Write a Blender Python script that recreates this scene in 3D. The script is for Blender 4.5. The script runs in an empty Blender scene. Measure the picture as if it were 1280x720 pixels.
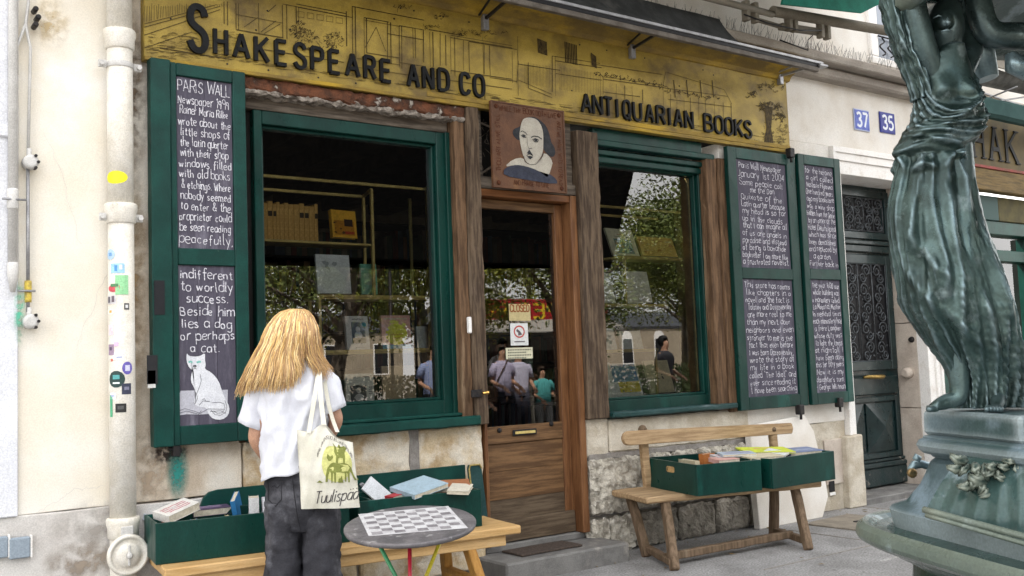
import bpy, bmesh, math, random
from mathutils import Vector, Matrix, noise
R_ = math.radians
scene = bpy.context.scene
col = scene.collection

# ------------------------------------------------------------------ camera
CAM = Vector((0.0, -5.4293, 1.35))
RT = Vector((0.8090083, -0.5866367, -0.03691812))
UP = Vector((-0.01452315, -0.08273773, 0.99646553))
FW = Vector((0.58761777, 0.80561272, 0.07545532))
cd = bpy.data.cameras.new('camera')
cam = bpy.data.objects.new('camera', cd)
col.objects.link(cam)
m = Matrix((RT, UP, -FW)).transposed().to_4x4()
m.translation = CAM
cam.matrix_world = m
cd.sensor_width = 36.0
cd.lens = 36.0 * 1250 / 1280
cd.clip_start = 0.05
cd.clip_end = 500
scene.camera = cam

# ------------------------------------------------------------------ sky and sun (sun stands behind the house, street front in shade)
SUN_EL, SUN_AZ = R_(56), R_(-28)         # azimuth from +Y towards +X
world = bpy.data.worlds.new('World')
scene.world = world
world.use_nodes = True
wn = world.node_tree
bg = wn.nodes['Background']
sky = wn.nodes.new('ShaderNodeTexSky')
sky.sky_type = 'NISHITA'
sky.sun_disc = False
sky.sun_elevation = SUN_EL
sky.sun_rotation = SUN_AZ
sky.air_density = 1.0
sky.dust_density = 2.5
# broken white cloud over the blue, as the panes show it
def _w(t): return wn.nodes.new(t)
wtc = _w('ShaderNodeTexCoord'); wno = _w('ShaderNodeTexNoise'); wno.inputs['Scale'].default_value = 2.4; wno.inputs['Detail'].default_value = 8; wno.inputs['Roughness'].default_value = .58
wmr = _w('ShaderNodeMapRange'); wmr.interpolation_type = 'SMOOTHSTEP'; wmr.inputs[1].default_value = .38; wmr.inputs[2].default_value = .52
wmx = _w('ShaderNodeMix'); wmx.data_type = 'RGBA'; wmx.inputs[7].default_value = (7.7, 7.6, 7.5, 1)
wn.links.new(wtc.outputs['Generated'], wno.inputs['Vector']); wn.links.new(wno.outputs[0], wmr.inputs[0]); wn.links.new(wmr.outputs[0], wmx.inputs[0])
wn.links.new(sky.outputs[0], wmx.inputs[6]); wn.links.new(wmx.outputs[2], bg.inputs[0])
bg.inputs[1].default_value = 0.15
sd = bpy.data.lights.new('sun', 'SUN')
sd.energy = 5.0
sd.angle = R_(0.53)
sd.color = (1.0, 0.95, 0.86)
sun = bpy.data.objects.new('sun', sd)
col.objects.link(sun)
sdir = Vector((math.sin(SUN_AZ) * math.cos(SUN_EL), math.cos(SUN_AZ) * math.cos(SUN_EL), math.sin(SUN_EL)))
sun.rotation_euler = sdir.to_track_quat('Z', 'Y').to_euler()
scene.view_settings.view_transform = 'Standard'
scene.view_settings.look = 'None'
scene.view_settings.exposure = 1.6
scene.view_settings.gamma = 1.0
scene.cycles.max_bounces = 10
scene.cycles.transparent_max_bounces = 12
scene.cycles.caustics_reflective = False
scene.cycles.caustics_refractive = False

# ------------------------------------------------------------------ helpers
def ray(px, py):
    return RT * ((px - 640) / 1250) - UP * ((py - 360) / 1250) + FW
def at(px, py, Y=0.0):              # point of the plane Y seen at this spot of the photo
    d = ray(px, py)
    return CAM + d * ((Y - CAM.y) / d.y)
def gz(px, py, Z=0.0):              # point of the level Z
    d = ray(px, py)
    return CAM + d * ((Z - CAM.z) / d.z)
def dp(px, py, depth):
    return CAM + ray(px, py) * depth

def lerp(a, b, t): return a + (b - a) * t
def nz(x, y=0, z=0): return noise.noise(Vector((x, y, z)))

def link(o, parent=None):
    col.objects.link(o)
    if parent is not None: o.parent = parent
    return o
def obj(name, bm, mat, parent=None, smooth=False, label=None, cat=None, group=None, kind=None):
    me = bpy.data.meshes.new(name)
    if isinstance(bm, bmesh.types.BMesh):
        bmesh.ops.recalc_face_normals(bm, faces=bm.faces)
        bm.to_mesh(me); bm.free()
    else:
        me.from_pydata(bm[0], [], bm[1]); me.update()
    if isinstance(mat, (list, tuple)):
        for q in mat: me.materials.append(q)
    else: me.materials.append(mat)
    if smooth:
        for p in me.polygons: p.use_smooth = True
    o = bpy.data.objects.new(name, me)
    link(o, parent)
    if label: o['label'] = label
    if cat: o['category'] = cat
    if group: o['group'] = group
    if kind: o['kind'] = kind
    return o
def thing(name, label, cat, loc=(0, 0, 0), rz=0.0, group=None):
    o = bpy.data.objects.new(name, None)
    col.objects.link(o)
    o.empty_display_size = 0.1
    o.location = loc; o.rotation_euler = (0, 0, rz)
    o['label'] = label; o['category'] = cat
    if group: o['group'] = group
    return o
def copy_tree(o, parent=None):
    c = o.copy(); col.objects.link(c); c.parent = parent
    for ch in list(o.children): copy_tree(ch, c)
    return c

def box(bm, x0, x1, y0, y1, z0, z1, bev=0.0, M=None, seg=1):
    b = bmesh.new()
    bmesh.ops.create_cube(b, size=1.0)
    bmesh.ops.scale(b, vec=(x1 - x0, y1 - y0, z1 - z0), verts=b.verts)
    bmesh.ops.translate(b, vec=((x0 + x1) / 2, (y0 + y1) / 2, (z0 + z1) / 2), verts=b.verts)
    if bev > 0:
        bmesh.ops.bevel(b, geom=list(b.edges), offset=bev, segments=seg, affect='EDGES', profile=0.6)
    if M is not None: bmesh.ops.transform(b, matrix=M, verts=b.verts)
    join(bm, b)
def join(bm, b):
    mp = {}
    for v in b.verts: mp[v] = bm.verts.new(v.co)
    for f in b.faces:
        try:
            g = bm.faces.new([mp[v] for v in f.verts]); g.smooth = f.smooth; g.material_index = f.material_index
        except ValueError: pass
    b.free()
def rough(bm, x0, x1, y0, y1, z0, z1, step=0.05, amp=0.006, bev=0.006, seed=0, M=None, fs=9.0):
    """a worn block: bevelled box cut into a grid and shaken by noise"""
    b = bmesh.new()
    bmesh.ops.create_cube(b, size=1.0)
    dx, dy, dz = x1 - x0, y1 - y0, z1 - z0
    bmesh.ops.scale(b, vec=(dx, dy, dz), verts=b.verts)
    bmesh.ops.translate(b, vec=((x0 + x1) / 2, (y0 + y1) / 2, (z0 + z1) / 2), verts=b.verts)
    bmesh.ops.bevel(b, geom=list(b.edges), offset=bev, segments=1, affect='EDGES')
    for ax, d0, dd in ((0, x0, dx), (1, y0, dy), (2, z0, dz)):
        n = int(min(60, dd / step))
        for k in range(1, n + 1):
            co = [0, 0, 0]; co[ax] = d0 + dd * k / (n + 1)
            no = [0, 0, 0]; no[ax] = 1
            bmesh.ops.bisect_plane(b, geom=list(b.verts) + list(b.edges) + list(b.faces), plane_co=co, plane_no=no)
    for v in b.verts:
        c = v.co * fs + Vector((seed * 7.3, seed * 3.1, 0))
        v.co += noise.noise_vector(c) * amp + noise.noise_vector(c * 3.1) * amp * 0.45
    if M is not None: bmesh.ops.transform(b, matrix=M, verts=b.verts)
    join(bm, b)
def tube(bm, pts, rad, n=10, cap=True):
    """swept tube, rad a number or one radius for each point"""
    pts = [Vector(p) for p in pts]
    if not isinstance(rad, (list, tuple)): rad = [rad] * len(pts)
    rings = []; ref = None
    for i, p in enumerate(pts):
        t = (pts[min(i + 1, len(pts) - 1)] - pts[max(i - 1, 0)]).normalized()
        if ref is None:
            ref = Vector((0, 0, 1)) if abs(t.z) < 0.9 else Vector((1, 0, 0))
        a = t.cross(ref).normalized(); b = t.cross(a).normalized(); ref = -b if False else a.cross(t)
        rings.append([bm.verts.new(p + (a * math.cos(2 * math.pi * k / n) + b * math.sin(2 * math.pi * k / n)) * rad[i]) for k in range(n)])
    for i in range(len(rings) - 1):
        for k in range(n):
            f = bm.faces.new((rings[i][k], rings[i][(k + 1) % n], rings[i + 1][(k + 1) % n], rings[i + 1][k])); f.smooth = True
    if cap:
        bm.faces.new(rings[0]); bm.faces.new(rings[-1])
def beam(bm, p, q, w, t, upv=(0, 0, 1), bev=0.004, amp=0.0, seed=0):
    """straight bar from p to q; w across, t along upv"""
    p, q = Vector(p), Vector(q)
    d = q - p; L = d.length; d.normalize()
    u = Vector(upv); s = d.cross(u).normalized(); u = s.cross(d).normalized()
    M = Matrix((d, s, u)).transposed().to_4x4(); M.translation = p
    if amp > 0: rough(bm, 0, L, -w / 2, w / 2, -t / 2, t / 2, 0.04, amp, bev, seed, M)
    else: box(bm, 0, L, -w / 2, w / 2, -t / 2, t / 2, bev, M)
def lathe(bm, prof, c, n=24, axis='Z', M=None):
    rings = []
    for r, z in prof:
        ring = []
        for k in range(n):
            a = 2 * math.pi * k / n
            v = Vector((r * math.cos(a), r * math.sin(a), z))
            if axis == 'Y': v = Vector((v.x, z, v.y))
            if M is not None: v = M @ v
            ring.append(bm.verts.new(v + Vector(c)))
        rings.append(ring)
    for i in range(len(rings) - 1):
        for k in range(n):
            f = bm.faces.new((rings[i][k], rings[i][(k + 1) % n], rings[i + 1][(k + 1) % n], rings[i + 1][k])); f.smooth = True
    bm.faces.new(rings[0]); bm.faces.new(rings[-1])
def poly(bm, pts, d=None):
    """flat polygon; with d a prism"""
    vs = [bm.verts.new(Vector(p)) for p in pts]
    f = bm.faces.new(vs)
    if d is not None:
        ws = [bm.verts.new(Vector(p) + Vector(d)) for p in pts]
        bm.faces.new(ws[::-1])
        n = len(vs)
        for i in range(n): bm.faces.new((vs[i], ws[i], ws[(i + 1) % n], vs[(i + 1) % n]))

# ------------------------------------------------------------------ stroke lettering (plain hand-drawn strokes)
GL = {
'a': (4, "4,4 2.5,5 .5,4.5 0,2.5 .5,.4 2,0 3.6,1 4,3|!4,5 4,0"), 'b': (4, "!0,8.5 0,0|0,3.8 1.5,5 3.5,4.6 4,2.5 3.5,.4 1.5,0 0,1"),
'c': (3.6, "3.6,4.2 2.2,5.1 .4,4.3 0,2.5 .4,.7 2.2,-.1 3.6,.8"), 'd': (4, "!4,8.5 4,0|4,3.8 2.5,5 .5,4.6 0,2.5 .5,.4 2.5,0 4,1"),
'e': (3.8, "0,2.6 3.9,2.8 3.6,4.6 2,5.1 .4,4.3 0,2.5 .4,.6 2.2,-.1 3.7,.8"), 'f': (3, "3.4,7.8 2.4,8.6 1.4,7.8 1.3,6 1.3,-1|!0,4.8 3,4.8"),
'g': (4, "4,4 2.5,5 .5,4.5 0,2.5 .5,.4 2,0 3.6,1 4,3|4,5 4,-1.5 3.4,-3 1.8,-3.2 .4,-2.4"), 'h': (3.8, "!0,8.5 0,0|0,3.2 1.2,4.9 3,5 3.8,3.8 3.8,0"),
'i': (1.2, "!.6,5 .6,0|!.6,7.2 .6,6.2"), 'j': (2, "!1.6,7 1.6,6.4|1.6,5 1.6,-2 0,-3"), 'k': (3.6, "!0,8.5 0,0|!3.4,5 0,2.2|!1,3 3.6,0"), 'l': (1.2, ".4,8.5 .4,.6 1.2,0"),
'm': (6, "!0,5 0,0|0,3.4 1,4.9 2.4,5 3,3.8 3,0|3,3.4 4,4.9 5.4,5 6,3.8 6,0"), 'n': (3.8, "!0,5 0,0|0,3.4 1.2,4.9 3,5 3.8,3.8 3.8,0"),
'o': (4, "2,5.1 .4,4.4 0,2.5 .4,.6 2,-.1 3.6,.6 4,2.5 3.6,4.4 2,5.1"), 'p': (4, "!0,5 0,-3.2|0,3.8 1.5,5 3.5,4.6 4,2.5 3.5,.4 1.5,0 0,1"),
'q': (4, "!4,5 4,-3.2|4,3.8 2.5,5 .5,4.6 0,2.5 .5,.4 2.5,0 4,1"), 'r': (2.8, "!0,5 0,0|0,3 1,4.7 2.8,5"), 's': (3.4, "3.2,4.4 1.8,5.1 .3,4.3 .6,3.1 2.8,2.2 3.4,1 2,-.1 .1,.6"),
't': (3, "1.4,7.2 1.4,1 2,0 3.2,.3|!0,5 3,5"), 'u': (3.8, "0,5 0,1 1.2,-.1 3,.4 3.8,2|!3.8,5 3.8,0"), 'v': (3.6, "!0,5 1.8,0 3.6,5"), 'w': (5.6, "!0,5 1.4,0 2.8,4.5 4.2,0 5.6,5"),
'x': (3.6, "!0,5 3.6,0|!3.6,5 0,0"), 'y': (3.8, "!0,5 2,.5|!3.8,5 1,-3"), 'z': (3.6, "!0,5 3.6,5 0,0 3.6,0"),
'A': (5.4, "!0,0 2.7,8|!2.7,8 5.4,0|!1,2.7 4.4,2.7"), 'B': (4.6, "!0,0 0,8|0,8 3,8 4,7.2 4,5 3,4.3 0,4.3|0,4.2 3.4,4.2 4.6,3.2 4.6,.9 3.4,0 0,0"),
'C': (4.8, "4.8,6.3 4,8 1,8.2 0,6 0,2 1,-.2 4,0 4.8,1.7"), 'D': (4.8, "!0,0 0,8|0,8 3,8 4.8,6.6 4.8,1.4 3,0 0,0"), 'E': (4.2, "!0,0 0,8|!0,8 4.2,8|!0,4.2 3.6,4.2|!0,0 4.2,0"),
'F': (4, "!0,0 0,8|!0,8 4.2,8|!0,4.2 3.4,4.2"), 'G': (5, "4.8,6.3 4,8 1,8.2 0,6 0,2 1,-.2 4,0 5,1.7 5,3.6|!2.8,3.6 5,3.6"), 'H': (4.8, "!0,0 0,8|!4.8,0 4.8,8|!0,4.1 4.8,4.1"),
'I': (1.6, "!.8,0 .8,8"), 'J': (3, "3,8 3,1.4 1.6,-.1 0,.8"), 'K': (4.8, "!0,0 0,8|!4.6,8 0,3.4|!1.4,4.6 4.8,0"), 'L': (3.8, "!0,8 0,0|!0,0 3.9,0"),
'M': (6, "!0,0 0,8|!0,8 3,2|!3,2 6,8|!6,8 6,0"), 'N': (4.8, "!0,0 0,8|!0,8 4.8,0|!4.8,0 4.8,8"), 'O': (5, "2.5,8.2 .8,7.6 0,6 0,2 .8,.4 2.5,-.2 4.2,.4 5,2 5,6 4.2,7.6 2.5,8.2"),
'P': (4.4, "!0,0 0,8|0,8 3.2,8 4.4,7.2 4.4,4.6 3.2,3.8 0,3.8"), 'Q': (5, "2.5,8.2 .8,7.6 0,6 0,2 .8,.4 2.5,-.2 4.2,.4 5,2 5,6 4.2,7.6 2.5,8.2|!3,2 5.2,-.8"),
'R': (4.6, "!0,0 0,8|0,8 3.2,8 4.4,7.2 4.4,4.8 3.2,4 0,4|!2.4,4 4.8,0"), 'S': (4.4, "4.3,6.4 3.6,7.9 1.4,8.2 .2,7 .2,5.2 1.6,4.3 3.2,3.7 4.4,2.6 4.3,.8 3,-.2 1,0 0,1.6"),
'T': (4.8, "!2.4,0 2.4,8|!0,8 4.8,8"), 'U': (4.8, "0,8 0,1.4 1.2,-.1 3.6,-.1 4.8,1.4 4.8,8"), 'V': (5, "!0,8 2.5,0|!2.5,0 5,8"), 'W': (7, "!0,8 1.8,0 3.5,6 5.2,0 7,8"),
'X': (4.6, "!0,8 4.6,0|!4.6,8 0,0"), 'Y': (4.6, "!0,8 2.3,4|!4.6,8 2.3,4|!2.3,4 2.3,0"), 'Z': (4.4, "!0,8 4.4,8 0,0 4.4,0"),
'0': (4, "2,8 .4,7 0,4 .4,1 2,0 3.6,1 4,4 3.6,7 2,8"), '1': (1.6, "!0,6.6 1.4,8 1.4,0"), '2': (4, "0,6.6 1,8 3.4,7.8 3.8,6 2,3 0,0|!0,0 4.2,0"), '3': (4, "0,7 1.6,8.2 3.6,7.4 3.4,5 1.6,4.2|1.6,4.2 3.8,3.6 4,1.2 2.2,-.1 0,1"),
'4': (4.2, "!3,0 3,8|!3,8 0,2.6|!0,2.6 4.2,2.6"), '5': (4, "!3.8,8 .6,8|!.6,8 .3,4.4|.3,4.4 2.4,5 4,3.6 3.8,1 2,-.1 0,.8"), '6': (4, "3.4,7.8 1,6 0,3 .6,.4 2.4,-.1 4,1.4 3.6,3.8 2,4.6 .2,3"),
'7': (4, "!0,8 4.1,8 1.4,0"), '8': (4, "2,8 .4,7.2 .5,5 2,4.2 3.8,3 3.8,1 2,0 .2,1 .2,3 2,4.2 3.5,5 3.6,7.2 2,8"), '9': (4, "3.8,5 2,3.8 .2,4.8 .2,7 2,8.1 3.8,7 3.8,4 3.4,0"),
'.': (.8, "!.2,.3 .7,0"), ',': (.8, "!.7,.4 .1,-1.4"), "'": (.8, "!.5,8.4 .3,6.8"), '&': (4.8, "4.8,0 1.2,5.6 1.2,7.6 2.4,8.2 3.4,7 2.8,5.4 .6,3.4 .2,1.2 1.8,-.1 3.6,.8 4.8,3.4"), '-': (2.4, "!0,3.6 2.4,3.6"), ' ': (2.2, ""),
'!': (.6, "!.3,8 .3,2.2|!.3,.5 .3,0"), '"': (1.5, "!.2,8.4 .2,7|!1.2,8.4 1.2,7"),
}
def strokes(ch):
    w, s = GL.get(ch, GL['.'])
    out = []
    for st in s.split('|'):
        if not st: continue
        sharp = st[0] == '!'
        pts = [tuple(float(c) for c in q.split(',')) for q in st.lstrip('!').split()]
        if not sharp and len(pts) > 2:
            closed = pts[0] == pts[-1]
            for _ in range(2):
                np_ = [] if closed else [pts[0]]
                for a, b in zip(pts[:-1], pts[1:]):
                    np_.append((a[0] * .75 + b[0] * .25, a[1] * .75 + b[1] * .25)); np_.append((a[0] * .25 + b[0] * .75, a[1] * .25 + b[1] * .75))
                if closed: np_.append(np_[0])
                else: np_.append(pts[-1])
                pts = np_
        if sharp and len(pts) > 2: out += [[a, b] for a, b in zip(pts[:-1], pts[1:])]
        else: out.append(pts)
    return w, out
def ribbon(bm, pts, w, O, U, V, N, lift, thick=0.0):
    """pts 2-D in the plane O,U,V; N out of the plane. thick>0 makes a raised bar"""
    n = len(pts); L = []; Rr = []
    closed = n > 3 and math.dist(pts[0], pts[-1]) < 1e-6
    for i in range(n):
        a = pts[i - 1] if i > 0 else (pts[-2] if closed else pts[0])
        b = pts[i + 1] if i < n - 1 else (pts[1] if closed else pts[-1])
        dx, dy = b[0] - a[0], b[1] - a[1]; l = math.hypot(dx, dy) or 1
        px, py = -dy / l * w / 2, dx / l * w / 2
        L.append((pts[i][0] + px, pts[i][1] + py)); Rr.append((pts[i][0] - px, pts[i][1] - py))
    def W(p, h): return O + U * p[0] + V * p[1] + N * h
    top = [(bm.verts.new(W(L[i], lift + thick)), bm.verts.new(W(Rr[i], lift + thick))) for i in range(n)]
    for i in range(n - 1): bm.faces.new((top[i][0], top[i][1], top[i + 1][1], top[i + 1][0]))
    if thick > 0:
        bot = [(bm.verts.new(W(L[i], 0)), bm.verts.new(W(Rr[i], 0))) for i in range(n)]
        for i in range(n - 1):
            bm.faces.new((top[i][0], top[i + 1][0], bot[i + 1][0], bot[i][0]))
            bm.faces.new((top[i][1], bot[i][1], bot[i + 1][1], top[i + 1][1]))
        bm.faces.new((top[0][0], bot[0][0], bot[0][1], top[0][1]))
        bm.faces.new((top[-1][0], top[-1][1], bot[-1][1], bot[-1][0]))
def text_w(s, gap=1.5): return sum(GL.get(c, GL['.'])[0] + gap for c in s) - gap
def write(bm, s, O, U, V, N, size, width=None, w=0.003, lift=0.0008, jit=0.0, rnd=None, gap=1.5, slant=0.0, arc=None):
    """one line of writing; size = height of one unit grid cell; width squeezes the line to fit"""
    tot = text_w(s, gap) * size
    sx = size * (width / tot) if width else size
    x = 0.0; k = 0
    for c in s:
        gw, sts = strokes(c)
        r = rnd.uniform if rnd else (lambda a, b: 0)
        oy = r(-jit, jit); sc = 1 + r(-jit, jit) * .35; rot = r(-jit, jit) * .16
        for st in sts:
            pts = []
            for (gx, gy) in st:
                gx2 = gx * sc + gy * (rot + slant); gy2 = gy * sc + oy + gx * rot
                pts.append(((x + gx2) * sx, gy2 * size))
            ribbon(bm, pts, w * (1 + r(-.25, .25)), O, U, V, N, lift + (k % 5) * 0.00015); k += 1
        x += gw + gap * (1 + r(-.2, .2) * jit)

# ------------------------------------------------------------------ materials
def mat(name, c1, c2=None, rough_=0.7, scale=6.0, bump=0.0, bscale=60.0, metal=0.0, stretch=(1, 1, 1), spec=0.22, detail=6, lo=0.35, hi=0.65, c3=None, s3=1.4, t3=(.55, .7), bdist=0.01, rvar=0.0, coat=0.0, point=None, grain=.12, gs=150):
    M = bpy.data.materials.new(name); M.use_nodes = True
    t = M.node_tree; N = t.nodes; L = t.links
    b = N['Principled BSDF']
    b.inputs['Roughness'].default_value = rough_
    b.inputs['Metallic'].default_value = metal
    b.inputs['Specular IOR Level'].default_value = spec
    if coat: b.inputs['Coat Weight'].default_value = coat; b.inputs['Coat Roughness'].default_value = .15
    tc = N.new('ShaderNodeTexCoord'); mp = N.new('ShaderNodeMapping'); mp.inputs['Scale'].default_value = stretch
    L.new(tc.outputs['Object'], mp.inputs[0])
    def nt(sc, det=detail):
        q = N.new('ShaderNodeTexNoise'); q.inputs['Scale'].default_value = sc; q.inputs['Detail'].default_value = det; q.inputs['Roughness'].default_value = .62
        L.new(mp.outputs[0], q.inputs['Vector']); return q
    def mix(f, a, c):
        q = N.new('ShaderNodeMix'); q.data_type = 'RGBA'
        L.new(f, q.inputs[0])
        for s_, v in ((q.inputs[6], a), (q.inputs[7], c)):
            if isinstance(v, tuple): s_.default_value = (*v, 1)
            else: L.new(v, s_)
        return q.outputs[2]
    def rampf(o, a, c):
        q = N.new('ShaderNodeMapRange'); q.inputs[1].default_value = a; q.inputs[2].default_value = c; q.interpolation_type = 'SMOOTHSTEP'
        L.new(o, q.inputs[0]); return q.outputs[0]
    out = c1
    if c2 is not None: out = mix(rampf(nt(scale).outputs[0], lo, hi), c1, c2)
    if c3 is not None: out = mix(rampf(nt(s3).outputs[0], *t3), out, c3)
    if point:
        g = N.new('ShaderNodeNewGeometry')
        out = mix(rampf(g.outputs['Pointiness'], point[1], point[2]), out, point[0])
    if grain:
        gq = N.new('ShaderNodeTexNoise'); gq.inputs['Scale'].default_value = gs; gq.inputs['Detail'].default_value = 3; L.new(mp.outputs[0], gq.inputs['Vector'])
        gm = N.new('ShaderNodeMapRange'); gm.inputs[1].default_value = .3; gm.inputs[2].default_value = .7; gm.inputs[3].default_value = 1 - grain * 1.3; gm.inputs[4].default_value = 1 + grain
        L.new(gq.outputs[0], gm.inputs[0]); vm = N.new('ShaderNodeVectorMath'); vm.operation = 'SCALE'
        if isinstance(out, tuple): vm.inputs[0].default_value = out
        else: L.new(out, vm.inputs[0])
        L.new(gm.outputs[0], vm.inputs['Scale']); out = vm.outputs[0]
    if isinstance(out, tuple): b.inputs['Base Color'].default_value = (*out, 1)
    else: L.new(out, b.inputs['Base Color'])
    if bump:
        bp = N.new('ShaderNodeBump'); bp.inputs['Strength'].default_value = bump; bp.inputs['Distance'].default_value = bdist
        L.new(nt(bscale, 8).outputs[0], bp.inputs['Height']); L.new(bp.outputs[0], b.inputs['Normal'])
    if rvar:
        L.new(rampf(nt(scale * 1.7).outputs[0], .3, .7), (q := N.new('ShaderNodeMapRange')).inputs[0])
        q.inputs[3].default_value = rough_ - rvar; q.inputs[4].default_value = rough_ + rvar
        L.new(q.outputs[0], b.inputs['Roughness'])
    return M
M_ = {}
def flat(c, r=.6, key=None):
    k = (round(c[0], 3), round(c[1], 3), round(c[2], 3), r)
    if k not in M_: M_[k] = mat('paint_%d' % len(M_), c, tuple(min(1, x * .8) for x in c), r, scale=30, lo=.4, hi=.75)
    return M_[k]
m_cream = mat('cream_plaster', (.80, .765, .69), (.75, .69, .58), .85, 2.2, .35, 45, c3=(.83, .81, .78), s3=.9, bdist=.006, grain=.06)
m_buff = mat('old_buff_plaster', (.66, .59, .49), (.46, .38, .29), .9, 3.5, .5, 40, c3=(.66, .62, .55), s3=1.6, t3=(.45, .62), bdist=.008)
m_render = mat('grey_render', (.62, .60, .57), (.52, .49, .46), .9, 3.0, .35, 60, c3=(.34, .30, .26), s3=1.3, t3=(.62, .75), bdist=.006)
m_white = mat('white_wall', (.74, .71, .66), (.64, .59, .52), .85, 2.0, .25, 50, c3=(.72, .70, .67), s3=1.1, bdist=.005)
m_casing = mat('white_casing', (.80, .78, .75), (.68, .64, .59), .7, 9, .3, 70, lo=.5, hi=.72, bdist=.004)
m_stone = mat('limestone', (.60, .49, .33), (.40, .28, .15), .92, 7, .7, 55, c3=(.66, .60, .50), s3=3, t3=(.45, .62), bdist=.01)
m_stonew = mat('pale_limestone', (.60, .55, .46), (.46, .40, .31), .92, 6, .7, 55, c3=(.36, .31, .25), s3=2.2, t3=(.58, .72), bdist=.01)
m_hewn = mat('hewn_stone', (.56, .52, .44), (.24, .215, .175), .95, 14, 1.0, 38, c3=(.62, .58, .50), s3=5, t3=(.5, .65), bdist=.02, point=((.66, .62, .55), .51, .60))
m_hewnd = mat('dark_hewn_stone', (.33, .30, .25), (.19, .17, .14), .95, 14, 1.0, 38, c3=(.42, .38, .32), s3=5, t3=(.5, .65), bdist=.02)
m_mortar = mat('grey_mortar', (.30, .28, .26), (.22, .20, .18), .95, 20, .6, 90)
m_pipe = mat('cream_pipe_paint', (.74, .71, .65), (.64, .60, .52), .55, 9, .2, 60, c3=(.42, .36, .27), s3=7, t3=(.66, .78), spec=.4, bdist=.003)
m_gpipe = mat('grey_pipe_paint', (.60, .59, .57), (.52, .51, .49), .5, 9, .1, 60)
m_green = mat('green_paint', (.004, .040, .031), (.003, .027, .022), .36, 5, .15, 90, stretch=(1, 1, .4), c3=(.006, .062, .050), s3=3, bdist=.002, rvar=.1)
m_greenold = mat('old_green_paint', (.005, .050, .040), (.004, .034, .028), .45, 5, .3, 90, c3=(.12, .17, .14), s3=26, t3=(.69, .76), bdist=.003)
m_greengrey = mat('dusty_green_paint', (.022, .060, .060), (.008, .038, .036), .45, 6, .25, 60, stretch=(.4, 1, 1), c3=(.09, .125, .13), s3=9, t3=(.55, .72), bdist=.003)
m_board = mat('slate_board', (.085, .078, .105), (.058, .052, .074), .8, 5, .25, 90, stretch=(3, 1, .5), c3=(.165, .155, .195), s3=5, t3=(.48, .72), bdist=.002)
m_chalk = mat('chalk', (.68, .67, .72), (.20, .19, .24), .95, 120, lo=.46, hi=.66)
m_gold = mat('gilded_board', (.40, .285, .050), (.26, .18, .032), .5, 3, .25, 70, stretch=(1, 1, 1.3), c3=(.13, .088, .030), s3=2.6, t3=(.44, .70), bdist=.004, spec=.3)
m_golddirt = mat('grimy_gilded_board', (.30, .20, .035), (.17, .115, .035), .65, 5, .3, 60, stretch=(.5, 1, 1.6), c3=(.42, .27, .03), s3=3, t3=(.5, .66), bdist=.004)
m_ink = mat('ink_line', (.035, .025, .010), (.09, .06, .018), .7, 40)
m_letter = mat('black_letter', (.004, .0042, .0045), (.010, .011, .012), .5, 9, .2, 40, spec=.15)
def wood(name, c1, c2, ax='z', r=.65, c3=None, t3=(.58, .72), sc=7, b=.5, s3=1.0):
    st = {'z': (6, 6, .5), 'x': (.5, 6, 6), 'y': (6, .5, 6)}[ax]
    return mat(name, c1, c2, r, sc, b, 20, stretch=st, lo=.36, hi=.62, c3=c3, t3=t3, s3=s3, bdist=.004, detail=9)
m_postgrey = wood('weathered_post_wood', (.135, .095, .062), (.05, .033, .022), 'z', .85, (.23, .175, .125), s3=1.6)
m_postbrown = wood('brown_jamb_wood', (.17, .10, .055), (.075, .043, .024), 'z', .75, (.26, .18, .11), s3=1.8)
m_orange = wood('varnished_jamb_wood', (.21, .098, .042), (.12, .052, .022), 'z', .45)
m_orangex = wood('varnished_head_wood', (.22, .09, .033), (.14, .055, .02), 'x', .45)
m_door = wood('oak_door_wood', (.19, .105, .048), (.095, .05, .023), 'x', .6, (.20, .13, .075), t3=(.6, .75))
m_doorlow = wood('scuffed_door_wood', (.13, .095, .062), (.07, .048, .03), 'x', .8, (.26, .23, .19), t3=(.5, .66))
m_beamx = wood('grey_beam_wood', (.17, .14, .11), (.07, .055, .043), 'x', .85)
m_bench = wood('old_bench_wood', (.47, .33, .19), (.30, .20, .11), 'x', .75, (.14, .09, .055), t3=(.66, .78), s3=2.2)
m_benchleg = wood('dark_bench_wood', (.19, .13, .085), (.11, .075, .045), 'z', .8, (.26, .20, .14))
m_pine = wood('yellow_pine', (.58, .38, .175), (.46, .28, .11), 'x', .6, (.60, .44, .26), s3=2.5)
m_pineleg = wood('orange_pine', (.44, .23, .06), (.34, .17, .04), 'z', .55)
m_brass = mat('brass_rail', (.66, .52, .20), (.50, .38, .13), .45, 12, metal=.25)
m_alu = mat('aluminium', (.36, .36, .37), (.25, .25, .26), .4, 12, metal=.5)
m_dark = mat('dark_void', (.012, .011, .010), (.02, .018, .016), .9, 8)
m_iron = mat('black_iron', (.018, .018, .020), (.035, .03, .028), .5, 40, .3, 90, metal=.3)
m_black = mat('black_paint', (.012, .012, .014), None, .5)
m_asph = mat('pavement_asphalt', (.31, .305, .30), (.215, .21, .205), .9, 2.6, .7, 260, c3=(.13, .125, .12), s3=9, t3=(.66, .78), bdist=.004, grain=.34, gs=75)
m_kerb = mat('threshold_stone', (.21, .205, .195), (.14, .135, .13), .9, 6, .5, 160, c3=(.32, .30, .27), s3=3)
m_plate = mat('brown_cover_plate', (.27, .235, .19), (.20, .175, .14), .85, 8, .5, 140)
m_sand = mat('sunny_square_gravel', (.27, .25, .22), (.22, .20, .18), .95, .8, .3, 50)
XN, YN, ZN = Vector((1, 0, 0)), Vector((0, 1, 0)), Vector((0, 0, 1))
OUT = Vector((0, -1, 0))

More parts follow.
